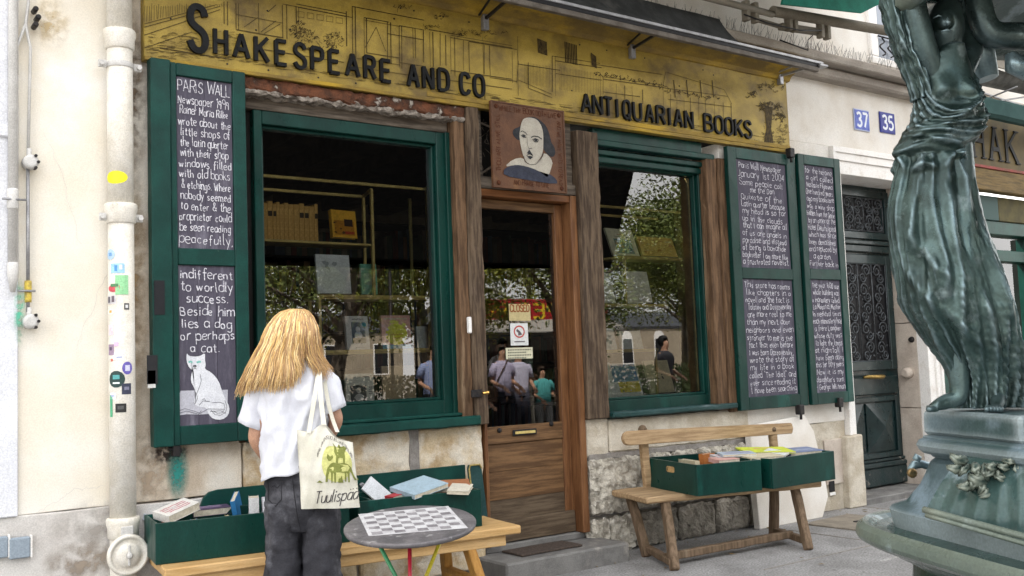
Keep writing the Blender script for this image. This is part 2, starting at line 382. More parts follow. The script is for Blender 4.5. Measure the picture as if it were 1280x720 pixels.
# ------------------------------------------------------------------ ground
bm = bmesh.new(); poly(bm, [(-120, -140, -.004), (140, -140, -.004), (140, 60, -.004), (-120, 60, -.004)])
obj('ground', bm, m_sand, kind='structure')
bm = bmesh.new(); poly(bm, [(-20, -4.6, 0), (30, -4.6, 0), (30, .1, 0), (-20, .1, 0)])
pav = obj('pavement', bm, m_asph, kind='structure')
for (a, b) in (((6.25, -.35), (6.25, -2.4)), ((7.6, -.05), (7.6, -2.4)), ((5.0, -1.15), (9.0, -1.15))):
    bm = bmesh.new(); beam(bm, (a[0], a[1], .002), (b[0], b[1], .002), .012, .004, bev=0)
    obj('paving_joint', bm, m_mortar, pav)
bm = bmesh.new(); rough(bm, 0, .62, 0, .55, -.03, .012, .1, .003, .004, 3)
o = obj('cover_plate', bm, m_plate, label='square brown utility cover plate set in the pavement beside the slab', cat='cover plate')
o.location = (6.55, -.82, 0); o.rotation_euler = (0, 0, R_(3))
bm = bmesh.new(); box(bm, .28, .34, .26, .29, .010, .018, .002); obj('lifting_slot', bm, m_iron, o)

bm = bmesh.new(); rn = random.Random(8)
for i in range(170):
    x, y, r_ = rn.uniform(1.5, 9), rn.uniform(-3.2, -.1), rn.uniform(.006, .016); poly(bm, [(x + r_ * math.cos(k / 7 * 6.283) * rn.uniform(.7, 1.2), y + r_ * math.sin(k / 7 * 6.283) * rn.uniform(.7, 1.2), .0025) for k in range(7)])
obj('gum_spots', bm, mat('old_gum', (.13, .125, .12), (.36, .35, .34), .9, 2), kind='stuff', label='flattened gum spots on the pavement', cat='gum spots')
bm = bmesh.new()
for i in range(46):
    x, y = rn.uniform(3.6, 8.5), rn.choice([rn.uniform(-.35, -.06), rn.uniform(-2.4, -.1)]); s_ = rn.uniform(.012, .03); a_ = rn.uniform(0, 6.28); z_ = .006
    poly(bm, [(x + s_ * math.cos(a_), y + s_ * math.sin(a_), z_), (x + s_ * .5 * math.cos(a_ + 1.5), y + s_ * .5 * math.sin(a_ + 1.5), z_ + .006), (x - s_ * math.cos(a_), y - s_ * math.sin(a_), z_ + .002), (x + s_ * .5 * math.cos(a_ - 1.5), y + s_ * .5 * math.sin(a_ - 1.5), z_ + .004)])
obj('fallen_leaves', bm, mat('dry_leaf', (.26, .17, .07), (.16, .12, .05), .9, 3), kind='stuff', label='small dry leaves lying on the pavement by the wall', cat='leaf litter')

# ------------------------------------------------------------------ the bookshop house front
shop = thing('bookshop_house', 'old bookshop house front with timber posts, two display windows and a wooden door', 'house', (4.2, 0, 0))
OFF = Vector((-4.2, 0, 0))
def sub(name, bm, m, parent=None, **k):
    """part of the house given in world measures"""
    bmesh.ops.translate(bm, vec=OFF, verts=bm.verts)
    o = obj(name, bm, m, parent or shop, **k)
    return o
def wall(x0, x1, z0, z1, m, y=0.0, name='plaster_wall', parent=shop, amp=.004, step=.09, t=.3, seed=0):
    bm = bmesh.new(); rough(bm, x0, x1, y, y + t, z0, z1, step, amp, .004, seed, fs=3)
    return sub(name, bm, m, parent)
z_led = at(185, 627).z
wall(1.40, 2.06, z_led, 3.06, m_buff)
wall(1.40, 2.10, 0, z_led - .01, m_render, y=-.02, t=.32, name='render_band')
wall(1.40, 1.60, 3.06, 3.95, m_buff, seed=4)
wall(1.60, 6.94, 3.06, 3.86, m_dark, y=.02)
wall(6.07, 7.51, .75, 3.06, m_white, seed=2)
wall(6.94, 8.9, 3.18, 3.86, m_white, seed=3, y=.001)
wall(6.94, 7.512, 3.06, 3.18, m_white, seed=8, y=-.004)
wall(6.23, 7.51, 0, .75, m_stonew, y=.003, seed=5, amp=.008)
# upper storeys: tall, so that the street front lies in shade
wall(-16, 27, 4.02, 12.5, m_white, y=.02, name='upper_wall', amp=0, step=3)
# cornice ledge with cove
bm = bmesh.new()
rough(bm, 3.2, 9.4, -.22, .05, 3.86, 3.94, .12, .004, .01, 5)
rough(bm, 3.2, 9.4, -.12, .05, 3.76, 3.858, .12, .003, .02, 6)
sub('cornice', bm, mat('weathered_cornice', (.42, .38, .33), (.26, .23, .20), .85, 5, .4, 40, stretch=(.3, 1, 1), c3=(.12, .11, .10), s3=2, t3=(.55, .7)))
rnd = random.Random(5)
bm = bmesh.new()
for i in range(300):
    x = rnd.uniform(4.6, 8.9); b = Vector((x, rnd.uniform(-.2, -.1), 3.94))
    tip = b + Vector((rnd.uniform(-.05, .05), rnd.uniform(-.05, .02), rnd.uniform(.06, .13)))
    tube(bm, [b, tip], .0013, 3, False)
sub('pigeon_spikes', bm, m_iron, label='thin wire pigeon spikes', kind='stuff')
# window with little iron railing over the ledge
bm = bmesh.new(); a = at(1083, 30, .02); c = at(1140, 78, .02)
box(bm, a.x, a.x + .12, -.02, .03, c.z - .05, 5.4, .01); box(bm, a.x + 1.2, a.x + 1.32, -.02, .03, c.z - .05, 5.4, .01); box(bm, a.x - .02, a.x + 1.34, -.03, .03, c.z - .13, c.z - .052, .01)
w_up = sub('upper_window_frame', bm, m_casing)
bm = bmesh.new(); box(bm, a.x + .12, a.x + 1.2, .0, .018, c.z - .05, 5.38); sub('pane', bm, mat('pale_pane', (.30, .33, .38), None, .2), w_up)
bm = bmesh.new()
for i in range(9):
    x = a.x + .16 + i * .13
    pts = [Vector((x + .05 * math.sin(t * 6.28 * 1.5) * (1 - t * .3), -.03, c.z - .03 + .17 * t)) for t in [k / 12 for k in range(13)]]
    tube(bm, pts, .008, 5)
tube(bm, [(a.x + .1, -.03, c.z + .15), (a.x + 1.3, -.03, c.z + .15)], .008, 5)
sub('window_railing', bm, m_iron, w_up)

def stain(parent, off, x, z, w_, h_, c, y=-.0075, k=2.2, sc=60):
    M = bpy.data.materials.new('stain'); M.use_nodes = True
    t = M.node_tree; N = t.nodes; L = t.links; b = N['Principled BSDF']; b.inputs['Base Color'].default_value = (*c, 1); b.inputs['Roughness'].default_value = .95; b.inputs['Specular IOR Level'].default_value = .1
    tc = N.new('ShaderNodeTexCoord'); gm = N.new('ShaderNodeTexGradient'); gm.gradient_type = 'SPHERICAL'; mp = N.new('ShaderNodeMapping'); mp.inputs['Scale'].default_value = (2 / w_, 1, 2 / h_)
    L.new(tc.outputs['Object'], mp.inputs[0]); L.new(mp.outputs[0], gm.inputs[0])
    nn = N.new('ShaderNodeTexNoise'); nn.inputs['Scale'].default_value = sc; nn.inputs['Detail'].default_value = 6; L.new(tc.outputs['Object'], nn.inputs[0])
    mr = N.new('ShaderNodeMapRange'); mr.inputs[1].default_value = .40; mr.inputs[2].default_value = .62; L.new(nn.outputs[0], mr.inputs[0])
    mu = N.new('ShaderNodeMath'); mu.operation = 'MULTIPLY'; L.new(gm.outputs[1], mu.inputs[0]); L.new(mr.outputs[0], mu.inputs[1])
    m2 = N.new('ShaderNodeMath'); m2.operation = 'MULTIPLY'; m2.use_clamp = True; m2.inputs[1].default_value = k; L.new(mu.outputs[0], m2.inputs[0]); L.new(m2.outputs[0], b.inputs['Alpha'])
    bm = bmesh.new(); poly(bm, [(-w_ / 2, 0, -h_ / 2), (w_ / 2, 0, -h_ / 2), (w_ / 2, 0, h_ / 2), (-w_ / 2, 0, h_ / 2)])
    o = obj('weather_stain', bm, M, parent); o.location = (x + off, y, z); return o
stain(shop, -4.2, at(175, 590).x + .06, at(175, 590).z, .28, .5, (.42, .33, .24), -.006, 1.0, 18)
stain(shop, -4.2, at(212, 566).x, at(212, 566).z, .22, .12, (.05, .035, .03), -.0065, 2.2, 40)
stain(shop, -4.2, 1.50, 2.9, .16, 1.1, (.18, .13, .09), -.006, 1.2, 14)
stain(shop, -4.2, 1.5, 1.9, .14, 1.6, (.35, .24, .13), -.0062, 1.0, 12)
stain(shop, -4.2, 7.25, .35, .5, .5, (.30, .25, .2), -.006, 1.0, 14)
# --- stone below the windows
for q_ in ((2.08, 3.66, .03, .3, 0, .95), (4.56, 6.2, .04, .3, 0, .9)): bm = bmesh.new(); box(bm, *q_); sub('mortar_bed', bm, m_mortar)
xs = at(517, 560).x
def block(x0, x1, z0, z1, m, y0=-.01, amp=.008, step=.035, seed=0, name='stone_block', bev=.012):
    bm = bmesh.new(); rough(bm, x0, x1, y0, .28, z0, z1, step, amp, bev, seed, fs=14)
    return sub(name, bm, m)
block(2.07, xs - .03, .55, .975, m_stone, seed=1)
block(xs + .035, 3.675, .52, .965, m_stone, seed=2)
block(2.07, 2.75, .05, .53, m_stone, seed=3); block(2.78, 3.67, .05, .50, m_stone, seed=4)
bm = bmesh.new(); rough(bm, xs - .035, xs + .04, -.004, .2, .5, .97, .03, .006, .004, 5); sub('mortar_joint', bm, m_mortar)
zg1, zg2 = at(728, 572).z, at(730, 648).z
block(4.545, 4.76, zg1, .945, m_stonew, seed=6, amp=.005); block(4.762, 6.24, zg1 + .012, .925, m_stonew, y0=-.02, seed=7, amp=.006)
x0 = 4.55
rr = random.Random(8)
for (z0, z1, wds, s_, mm) in ((zg2 + .015, zg1 - .025, (.82, .86), 20, m_hewn), (0.0, zg2 - .015, (.17, .25, .42, .4, .40), 30, m_hewn)):
    x = 4.55
    for k, w_ in enumerate(wds):
        bm = bmesh.new(); rough(bm, x, x + w_ - .018, -.05, .28, z0, z1, .016, .017, .02, s_ + k, fs=20)
        sub('stone_block', bm, m_hewnd if (z0 == 0 and k >= 2) else mm)
        x += w_
bm = bmesh.new(); rough(bm, 4.56, 6.22, -.012, .1, zg1 - .03, zg1 + .015, .05, .006, .004, 9); sub('mortar_joint', bm, m_mortar)
# threshold
bm = bmesh.new(); rough(bm, 3.60, 4.62, -.33, .35, -.02, .125, .05, .004, .012, 11); sub('threshold', bm, m_kerb)
bm = bmesh.new(); rough(bm, 3.69, 4.53, .02, .35, .125, .17, .05, .003, .006, 12); sub('door_sill', bm, m_kerb)

# --- crumbling lintel over the left window
m_brick = mat('crumbling_brick', (.16, .062, .032), (.05, .028, .02), .95, 9, .9, 40, c3=(.36, .32, .28), s3=9, t3=(.60, .66), bdist=.01)
bm = bmesh.new(); rough(bm, 2.06, 3.60, -.045, .22, 2.965, 3.045, .018, .014, .012, 14, fs=22); sub('lintel', bm, m_brick, label='crumbling brick lintel with broken plaster')
bm = bmesh.new(); rough(bm, 2.06, 3.60, -.04, .1, 2.948, 2.975, .014, .020, .006, 15, fs=24); sub('broken_plaster', bm, mat('broken_plaster', (.34, .30, .26), (.10, .08, .065), .95, 22, .8, 50))
bm = bmesh.new(); box(bm, 2.08, 3.513, .045, .24, 2.882, 2.955, .004); sub('soffit_board', bm, m_beamx)
# --- timber posts
def post(x0, x1, z0, z1, m, y0, y1=.2, seed=0, amp=.006, name='timber_post'):
    bm = bmesh.new(); rough(bm, x0, x1, y0, y1, z0, z1, .03, amp, .006, seed, fs=7); return sub(name, bm, m)
post(2.045, 2.10, .97, 2.96, m_postbrown, -.01, seed=20)
post(3.515, 3.592, .972, 3.0, m_postbrown, -.035, seed=21)
post(3.596, 3.69, .965, 3.045, m_postgrey, -.07, .26, seed=22)
post(4.535, 4.735, .945, 2.99, m_postgrey, -.06, .26, seed=23, amp=.008)
post(5.885, 6.0, .925, 2.93, m_postbrown, -.03, .26, seed=24)
post(6.004, 6.095, .91, 2.93, m_postbrown, -.046, .26, seed=25)
# --- fanlight space over the door
bm = bmesh.new(); rough(bm, 3.692, 4.533, -.03, .2, 2.52, 2.60, .03, .004, .005, 26); sub('transom_beam', bm, m_beamx)
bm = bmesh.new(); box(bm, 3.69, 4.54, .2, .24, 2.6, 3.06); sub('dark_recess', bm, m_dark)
for x in (3.70, 4.475):
    bm = bmesh.new(); rough(bm, x, x + .055, .0, .1, 2.6, 3.05, .04, .004, .004, 27); sub('timber_post', bm, m_beamx)
bm = bmesh.new(); rnd = random.Random(3)
for i in range(46):
    c = Vector((rnd.choice([rnd.uniform(3.74, 3.86), rnd.uniform(4.42, 4.5)]), rnd.uniform(.02, .12), rnd.uniform(2.66, 3.0)))
    pts = [c + Vector((rnd.uniform(-.05, .05), rnd.uniform(-.02, .02), rnd.uniform(-.07, .07))) * k for k in (0, .5, 1)]
    tube(bm, pts, .002, 4, False)
tube(bm, [(3.75, .03, 2.62), (3.9, .0, 2.72)], .009, 6); tube(bm, [(3.74, .03, 2.98), (3.9, .0, 2.93)], .007, 6)
sub('dry_twigs', bm, m_beamx)

# ------------------------------------------------------------------ glass
def glass(name, ior=1.9, tint=(.965, .985, .97)):
    M = bpy.data.materials.new(name); M.use_nodes = True
    t = M.node_tree; N = t.nodes; L = t.links; N.clear()
    o = N.new('ShaderNodeOutputMaterial'); mx = N.new('ShaderNodeMixShader'); tr = N.new('ShaderNodeBsdfTransparent'); gl = N.new('ShaderNodeBsdfGlossy')
    tr.inputs[0].default_value = (*tint, 1); gl.inputs['Roughness'].default_value = .0
    fr = N.new('ShaderNodeFresnel'); fr.inputs[0].default_value = ior
    nt = N.new('ShaderNodeTexNoise'); nt.inputs['Scale'].default_value = 1.6; bp = N.new('ShaderNodeBump'); bp.inputs['Strength'].default_value = .12; bp.inputs['Distance'].default_value = .004
    L.new(nt.outputs[0], bp.inputs['Height']); L.new(bp.outputs[0], gl.inputs['Normal'])
    L.new(fr.outputs[0], mx.inputs[0]); L.new(tr.outputs[0], mx.inputs[1]); L.new(gl.outputs[0], mx.inputs[2]); L.new(mx.outputs[0], o.inputs[0])
    return M
m_glass = glass('shop_glass', 2.25)

def pane(x0, x1, z0, z1, y, parent, off=OFF):
    v = [Vector(p) + off for p in ((x0, y, z0), (x1, y, z0), (x1, y, z1), (x0, y, z1))]
    return obj('pane', ([tuple(p) for p in v], [(0, 1, 2, 3)]), m_glass, parent)   # faces the street
def frame_win(name, x0, x1, z0, z1, gx0, gx1, gz0, gz1, label, toprails):
    """x0..z1 outer, g.. glass"""
    bm = bmesh.new()
    yf = .05
    box(bm, gx0 - .07, gx0 - .018, yf, .17, z0, z1, .004)
    box(bm, gx1 + .018, x1, yf, .17, z0, z1, .004)
    box(bm, gx0 - .0182, gx1 + .0182, yf, .17, z0, gz0 - .018, .004)
    box(bm, gx0 - .0182, gx1 + .0182, yf, .17, gz1 + .018, z1, .004)
    # outer raised lip
    box(bm, x1 - .03, x1 + .002, yf - .025, yf + .01, z0 + .01, z1, .003); 
    fr = sub('window_frame', bm, m_green, label=label)
    bm = bmesh.new(); box(bm, x0, gx0 - .0705, .10, .2, z0, z1, .003); sub('shade_coloured_jamb', bm, m_dark, fr)  # near-black jamb colour, the shade of the recess put into it
    bm = bmesh.new()      # bead round the pane
    for (a, b, c, d) in ((gx0 - .017, gx0, gz0 - .017, gz1 + .017), (gx1, gx1 + .017, gz0 - .017, gz1 + .017), (gx0, gx1, gz0 - .017, gz0), (gx0, gx1, gz1, gz1 + .017)):
        box(bm, a, b, .085, .15, c, d, .003)
    sub('glazing_bead', bm, m_green, fr)
    pane(gx0 - .005, gx1 + .005, gz0 - .005, gz1 + .005, .12, fr)
    for (za, zb, ya) in toprails:
        bm = bmesh.new(); box(bm, x0, x1, ya, ya + .06, za, zb, .006); sub('rail', bm, m_green, fr)
    return fr
f1 = frame_win('w1', 2.10, 3.514, 1.0, 2.88, 2.253, 3.408, 1.155, 2.782, 'left window frame of dark green wood', [])
bm = bmesh.new(); rough(bm, 2.08, 3.60, -.11, .05, .968, 1.028, .03, .004, .008, 31); box(bm, 2.10, 3.52, -.02, .05, 1.029, 1.05, .006)
sub('sill', bm, m_greenold, f1)
f2 = frame_win('w2', 4.74, 5.99, .96, 2.90, 4.835, 5.852, 1.076, 2.788, 'right window frame of dark green wood', [(2.855, 2.895, .015), (2.80, 2.845, .03)])
bm = bmesh.new(); rough(bm, 4.74, 6.05, -.09, .05, .938, .980, .03, .004, .010, 32)
sub('sill', bm, m_greengrey, f2)
bm = bmesh.new(); box(bm, 4.74, 5.99, -.03, .05, 2.91, 2.955, .006); box(bm, 4.74, 5.88, .0, .08, 2.957, 3.045, .006); sub('head_board', bm, m_green, f2)
bm = bmesh.new(); box(bm, 5.83, 5.85, .13, .3, 1.08, 2.78, .003); sub('inner_jamb', bm, m_brass, f2)

# ------------------------------------------------------------------ door
bm = bmesh.new(); box(bm, 3.735, 4.405, .086, .105, .2, .83, .002)
dr = sub('door', bm, m_door, label='brown wooden shop door glazed above and boarded below')
for q_ in ((4.475, 4.533, -.03, .2, .17, 2.52, .004), (3.692, 3.715, -.01, .2, .17, 2.52, .003)): bm = bmesh.new(); box(bm, *q_); sub('jamb', bm, m_orange, dr)
bm = bmesh.new(); box(bm, 3.716, 4.4745, -.02, .2, 2.47, 2.519, .004); sub('head', bm, m_orangex, dr)
for q_ in ((3.716, 3.735, .07, .12, .2, 2.465, .003), (4.405, 4.474, .07, .12, .2, 2.465, .004)): bm = bmesh.new(); box(bm, *q_); sub('stile', bm, m_orange, dr)
for q_ in ((3.736, 4.404, .07, .12, 2.405, 2.465, .003), (3.736, 4.404, .07, .12, .82, .935, .004)): bm = bmesh.new(); box(bm, *q_); sub('rail', bm, m_door, dr)
for o_, (z0, z1, mm) in enumerate(((.64, .815, m_door), (.452, .638, m_door), (.30, .45, m_doorlow), (.19, .298, m_doorlow))):
    b2 = bmesh.new(); rough(b2, 3.735, 4.405, .08, .11, z0, z1, .08, .0015, .002, 40 + o_); sub('board', b2, mm, dr)
bm = bmesh.new(); rough(bm, 3.72, 4.47, .045, .08, .175, .32, .05, .003, .006, 45); sub('weather_board', bm, m_doorlow, dr)
pane(3.733, 4.407, .93, 2.41, .10, dr)
bm = bmesh.new(); a = at(641, 541, .06); b = at(671, 547, .06)
box(bm, a.x, b.x, .055, .068, .865, .905, .004); ms = sub('mail_slot', bm, m_iron, dr)
bm = bmesh.new(); box(bm, a.x + .015, b.x - .015, .051, .054, .876, .894, .001); sub('flap', bm, m_brass, ms)
for (px, py) in ((625, 538), (690, 530)):
    c = at(px, py, .06); bm = bmesh.new(); lathe(bm, [(.004, .012), (.016, .008), (.017, 0)], (c.x, .07, c.z), 12, 'Y', Matrix.Scale(-1, 4, YN)); sub('bolt', bm, m_iron, dr)
# fittings on the left post: dark lock plate with brass tip, white door bell
bm = bmesh.new(); c = at(594, 492, -.07); box(bm, c.x - .035, c.x + .045, -.085, -.07, c.z - .025, c.z + .025, .004); hb = sub('latch_plate', bm, m_iron, shop)
bm = bmesh.new(); tube(bm, [(c.x + .045, -.09, c.z), (c.x + .085, -.1, c.z + .004)], [.009, .012], 8); sub('latch_tip', bm, mat('polished_brass', (.8, .5, .15), None, .25, metal=.9), hb)
bm = bmesh.new(); c = at(585, 407, -.07); box(bm, c.x - .012, c.x + .012, -.10, -.071, c.z - .05, c.z + .055, .005); sub('door_bell', bm, m_casing, shop)
# doormat
bm = bmesh.new(); rough(bm, 3.80, 4.30, -.22, .0, .128, .14, .02, .002, .002, 50)
dm = obj('doormat', bm, mat('rusty_mat', (.10, .075, .06), (.05, .04, .035), .95, 50, .8, 120), label='flat dark metal grid doormat on the grey threshold', cat='doormat')

# ------------------------------------------------------------------ dark room behind the windows
bm = bmesh.new()
box(bm, 1.5, 6.9, 3.0, 3.1, 0, 3.3); box(bm, 1.4, 1.5, .25, 3.0, 0, 3.3); box(bm, 6.9, 7.0, .25, 3.0, 0, 3.3); box(bm, 1.5, 6.9, .25, 3.0, -.1, .02)
sub('room_wall', bm, mat('dark_room_wall', (.20, .16, .11), (.12, .10, .07), .9, 5))
bm = bmesh.new(); box(bm, 1.5, 6.9, .3, 3.0, 2.98, 3.02); sub('ceiling', bm, mat('room_ceiling', (.80, .82, .80), (.70, .72, .69), .9, 4))
for i in range(11):
    bm = bmesh.new(); rough(bm, 1.6 + i * .48, 1.82 + i * .48, .3, 3.0, 2.82, 2.979, .2, .006, .008, 60 + i); sub('ceiling_beam', bm, mat('ceiling_beam_wood', (.10, .07, .05), (.05, .035, .025), .8, 6) if i == 0 else bpy.data.materials['ceiling_beam_wood'])
for q_ in ((2.10, 3.50, .18, .9, 1.08, 1.13, .004), (4.74, 5.88, .18, .9, 1.02, 1.055, .004)): bm = bmesh.new(); box(bm, *q_); sub('display_deck', bm, m_dark)
# far book wall: shelves with rows of spines
rnd = random.Random(21)
bm = bmesh.new()
for k in range(8): box(bm, 1.6, 6.8, 2.6, 2.98, .35 + k * .33, .37 + k * .33)
sub('bookshelf', bm, m_dark)
cols_ = [(.16, .09, .05), (.10, .03, .02), (.05, .07, .09), (.14, .12, .08), (.04, .06, .04)]
ms_ = [mat('old_spine_%d' % i, c, tuple(x * .6 for x in c), .7) for i, c in enumerate(cols_)]
bm = bmesh.new()
for k in range(7):
    x = 1.62
    while x < 6.75:
        w_ = rnd.uniform(.02, .06); h_ = rnd.uniform(.2, .29)
        n0 = len(bm.faces); box(bm, x, x + w_ * .94, 2.62, 2.8, .372 + k * .33, .372 + k * .33 + h_)
        bm.faces.ensure_lookup_table(); mi = rnd.randrange(5)
        for f in bm.faces[n0:]: f.material_index = mi
        x += w_ + (rnd.random() < .04) * .12
sub('rows_of_books', bm, ms_, kind='stuff')

# ------------------------------------------------------------------ left building
lb = thing('left_house', 'cream plastered house wall left of the drainpipe, grey below', 'house', (0, 0, 0))
def lpart(name, bm, m): return obj(name, bm, m, lb)
bm = bmesh.new(); rough(bm, .93, 1.398, 0, .3, .70, 3.99, .09, .004, .004, 3, fs=3); lpart('plaster_wall', bm, m_cream)
bm = bmesh.new(); rough(bm, -6, 1.398, -.012, .3, 0, .70, .1, .005, .006, 4, fs=3); lpart('render_band', bm, m_render)
bm = bmesh.new(); rough(bm, -6, -.25, 0, .3, .70, 3.99, .3, .003, .004, 4, fs=3); lpart('plaster_wall', bm, m_cream)
bm = bmesh.new(); box(bm, .80, .928, -.03, .25, .70, 3.3, .006); box(bm, .76, .80, -.05, .2, .70, 3.3, .006); box(bm, .2, .76, .02, .2, .70, 2.55, .004); box(bm, -.25, .90, -.05, .2, 2.56, 2.62, .006); box(bm, -.25, .795, -.02, .2, 2.625, 3.99, .004); box(bm, .80, .926, .01, .2, 3.31, 3.99, .004)
lpart('white_shopfront', bm, mat('white_shopfront_paint', (.74, .75, .78), (.66, .67, .71), .5, 6))
stain(lb, 0, at(62, 28).x, at(62, 28).z, .22, .3, (.55, .42, .22), -.007, .8, 22)
stain(lb, 0, at(105, 700, -.02).x, at(105, 700).z, .42, .22, (.30, .25, .20), -.0195, 1.4, 16)
stain(lb, 0, at(125, 655, -.02).x, at(125, 655).z, .5, .3, (.34, .31, .28), -.0192, .8, 12)
if 0: stain(lb, 0, at(90, 300).x, at(90, 300).z, .5, 2.2, (.70, .64, .52), -.0065, .5, 9)
stain(lb, 0, at(22, 390).x, at(22, 390, -.05).z, .06, .36, (.10, .42, .28), -.057, 1.4, 30)
bm = bmesh.new(); rn = random.Random(5)
for (cx, cz, n_, dx, dz) in ((1.05, 2.6, 16, .01, -.035), (1.2, 1.5, 14, .014, .03), (1.00, .70, 24, .016, .002)):
    pts = [(cx, cz)]
    for i in range(n_): pts.append((pts[-1][0] + dx + rn.uniform(-.012, .012), pts[-1][1] + dz + rn.uniform(-.012, .012)))
    ribbon(bm, pts, .0016, Vector((0, -.006 if cz > .75 else -.014, 0)), XN, ZN, OUT, .002)
lpart('wall_cracks', bm, m_render)
# grey sockets low on the wall
for (px, py, w_) in ((26, 684, .055), (-2, 684, .055)):
    c = at(px, py, -.02); bm = bmesh.new(); box(bm, c.x - w_, c.x + w_ * .7, -.05, -.014, c.z - .05, c.z + .05, .006)
    q = obj('wall_box', bm, mat('bluish_grey_plastic_%d' % (px > 0), (.26, .31, .36), None, .5), label=('grey square outlet box low on the wall, nearest the drainpipe' if px > 0 else 'grey square outlet box cut by the left edge of the photo'), cat='outlet box')
    bm = bmesh.new(); box(bm, c.x + w_ * .7, c.x + w_ * .88, -.045, -.014, c.z - .052, c.z + .055, .002); obj('rim', bm, m_casing, q)

# ------------------------------------------------------------------ drainpipe with stickers
dpx = (at(143, 60).x + at(148, 560).x) / 2 - .0
dp_ = thing('drainpipe', 'thick cream cast iron drainpipe covered in small stickers', 'drainpipe', (dpx, -.09, 0))
r0 = .064
def dpart(name, bm, m, parent=None): return obj(name, bm, m, parent or dp_)
zc = lambda py: at(145, py, -.09).z
z1_, z2_, z3_ = zc(45), zc(262), zc(655)
for (za, zb) in ((z3_ + .0, z2_ - .02), (z2_ + .03, z1_ - .02), (z1_ + .02, 5.2), (.02, z3_ - .05)):
    bm = bmesh.new(); lathe(bm, [(r0, za), (r0 * 1.01, (za + zb) / 2), (r0, zb)], (0, 0, 0), 32); dpart('pipe', bm, m_pipe)
for zz in (z1_, z2_, z3_):
    bm = bmesh.new(); lathe(bm, [(r0 * 1.03, zz - .075), (r0 * 1.16, zz - .068), (r0 * 1.18, zz - .02), (r0 * 1.28, zz + .0), (r0 * 1.28, zz + .022), (r0 * 1.2, zz + .03), (r0 * 1.01, zz + .032)], (0, 0, 0), 32); dpart('collar', bm, m_pipe)
for py in (82, 272):
    zz = zc(py); bm = bmesh.new(); lathe(bm, [(r0 * 1.05, zz - .014), (r0 * 1.07, zz - .012), (r0 * 1.07, zz + .012), (r0 * 1.05, zz + .014)], (0, 0, 0), 32)
    for s in (-1, 1): box(bm, s * r0 * 1.05 - .0, s * (r0 + .045), -.012, .0, zz - .02, zz + .02, .003); lathe(bm, [(.013, -.02), (.014, 0), (.008, .002)], (s * (r0 + .03), -.01, zz), 8, 'Y')
    dpart('bracket', bm, m_gpipe)
# inspection hatch at the foot
cz = zc(692)
bm = bmesh.new()
lathe(bm, [(.098, 0), (.102, .012), (.098, .03), (.085, .034), (.082, .022), (.062, .022), (.058, .035), (.02, .036)], (0, -r0 - .005, cz), 30, 'Y', Matrix.Scale(-1, 4, YN))
dpart('inspection_hatch', bm, m_pipe)
hatch = dp_.children[-1]
bm = bmesh.new(); lathe(bm, [(.016, .0), (.014, .02), (.006, .024)], (0, -r0 - .045, cz), 10, 'Y', Matrix.Scale(-1, 4, YN)); box(bm, -.006, .006, -r0 - .05, -r0 - .04, cz - .05, cz + .05, .002); obj('nut', bm, m_gpipe, hatch)
bm = bmesh.new(); box(bm, -.03, .03, -r0 - .02, -r0, cz + .085, cz + .14, .004); obj('hinge', bm, m_gpipe, hatch)
bm = bmesh.new(); lathe(bm, [(r0 * 1.2, -.0), (r0 * 1.25, .05), (r0 * 1.1, .09)], (0, 0, 0), 24); dpart('foot', bm, m_pipe)
def sticker(px, py, w_, h_, c, shape='r', extra=None):
    w_ *= 1.15; h_ *= 1.1
    zz = at(px, py, -.15).z; xx = at(px, py, -.15).x - dpx
    a0 = math.asin(max(-.92, min(.92, xx / r0)))
    da = w_ / 2 / r0
    bm = bmesh.new(); n = 9
    def pt(u, v): a = a0 + da * u; return Vector((math.sin(a) * (r0 + .0022), -math.cos(a) * (r0 + .0022), zz + v * h_ / 2))
    if shape == 'r':
        for i in range(n - 1):
            u0, u1 = -1 + 2 * i / (n - 1), -1 + 2 * (i + 1) / (n - 1)
            poly(bm, [pt(u0, -1), pt(u1, -1), pt(u1, 1), pt(u0, 1)])
    else:
        for i in range(14):
            for j in range(1):
                t0, t1 = i / 14 * 6.2832, (i + 1) / 14 * 6.2832
                for q0, q1 in ((0, .35), (.35, .7), (.7, 1)):
                    c4 = [pt(q0 * math.cos(t0), q0 * math.sin(t0)), pt(q1 * math.cos(t0), q1 * math.sin(t0)), pt(q1 * math.cos(t1), q1 * math.sin(t1)), pt(q0 * math.cos(t1), q0 * math.sin(t1))]
                    poly(bm, c4[(1 if q0 == 0 else 0):])
    s = dpart('sticker', bm, flat(c, .45))
    if extra:
        for (ux, uv, uw, uh, cc) in extra:
            bm = bmesh.new(); ks = 5
            for i in range(ks):
                u0, u1 = ux - uw + 2 * uw * i / ks, ux - uw + 2 * uw * (i + 1) / ks
                q = [pt(u0, uv - uh), pt(u1, uv - uh), pt(u1, uv + uh), pt(u0, uv + uh)]
                q = [Vector((p.x * 1.018, p.y * 1.018, p.z)) for p in q]
                poly(bm, q)
            obj('sticker_print', bm, flat(cc, .5), s)
sticker(145, 221, .105, .062, (.85, .80, .03), 'o')
sticker(138, 317, .05, .05, (.45, .62, .80), 'o', [(0, 0, .4, .3, (.2, .4, .7))])
sticker(147, 335, .06, .045, (.35, .60, .80), 'r', [(-.2, 0, .2, .6, (.1, .3, .6)), (.5, .2, .2, .5, (.8, .85, .9))])
sticker(152, 356, .055, .09, (.30, .62, .33), 'r')
sticker(144, 360, .07, .035, (.62, .10, .12), 'o', [(0, .8, .5, .4, (.1, .25, .12))])
sticker(141, 374, .055, .04, (.62, .60, .62), 'r', [(-.4, 0, .3, .7, (.12, .11, .13)), (.45, .1, .25, .7, (.16, .13, .15))])
sticker(139, 389, .04, .032, (.82, .80, .74), 'o', [(0, 0, .35, .35, (.8, .4, .1))])
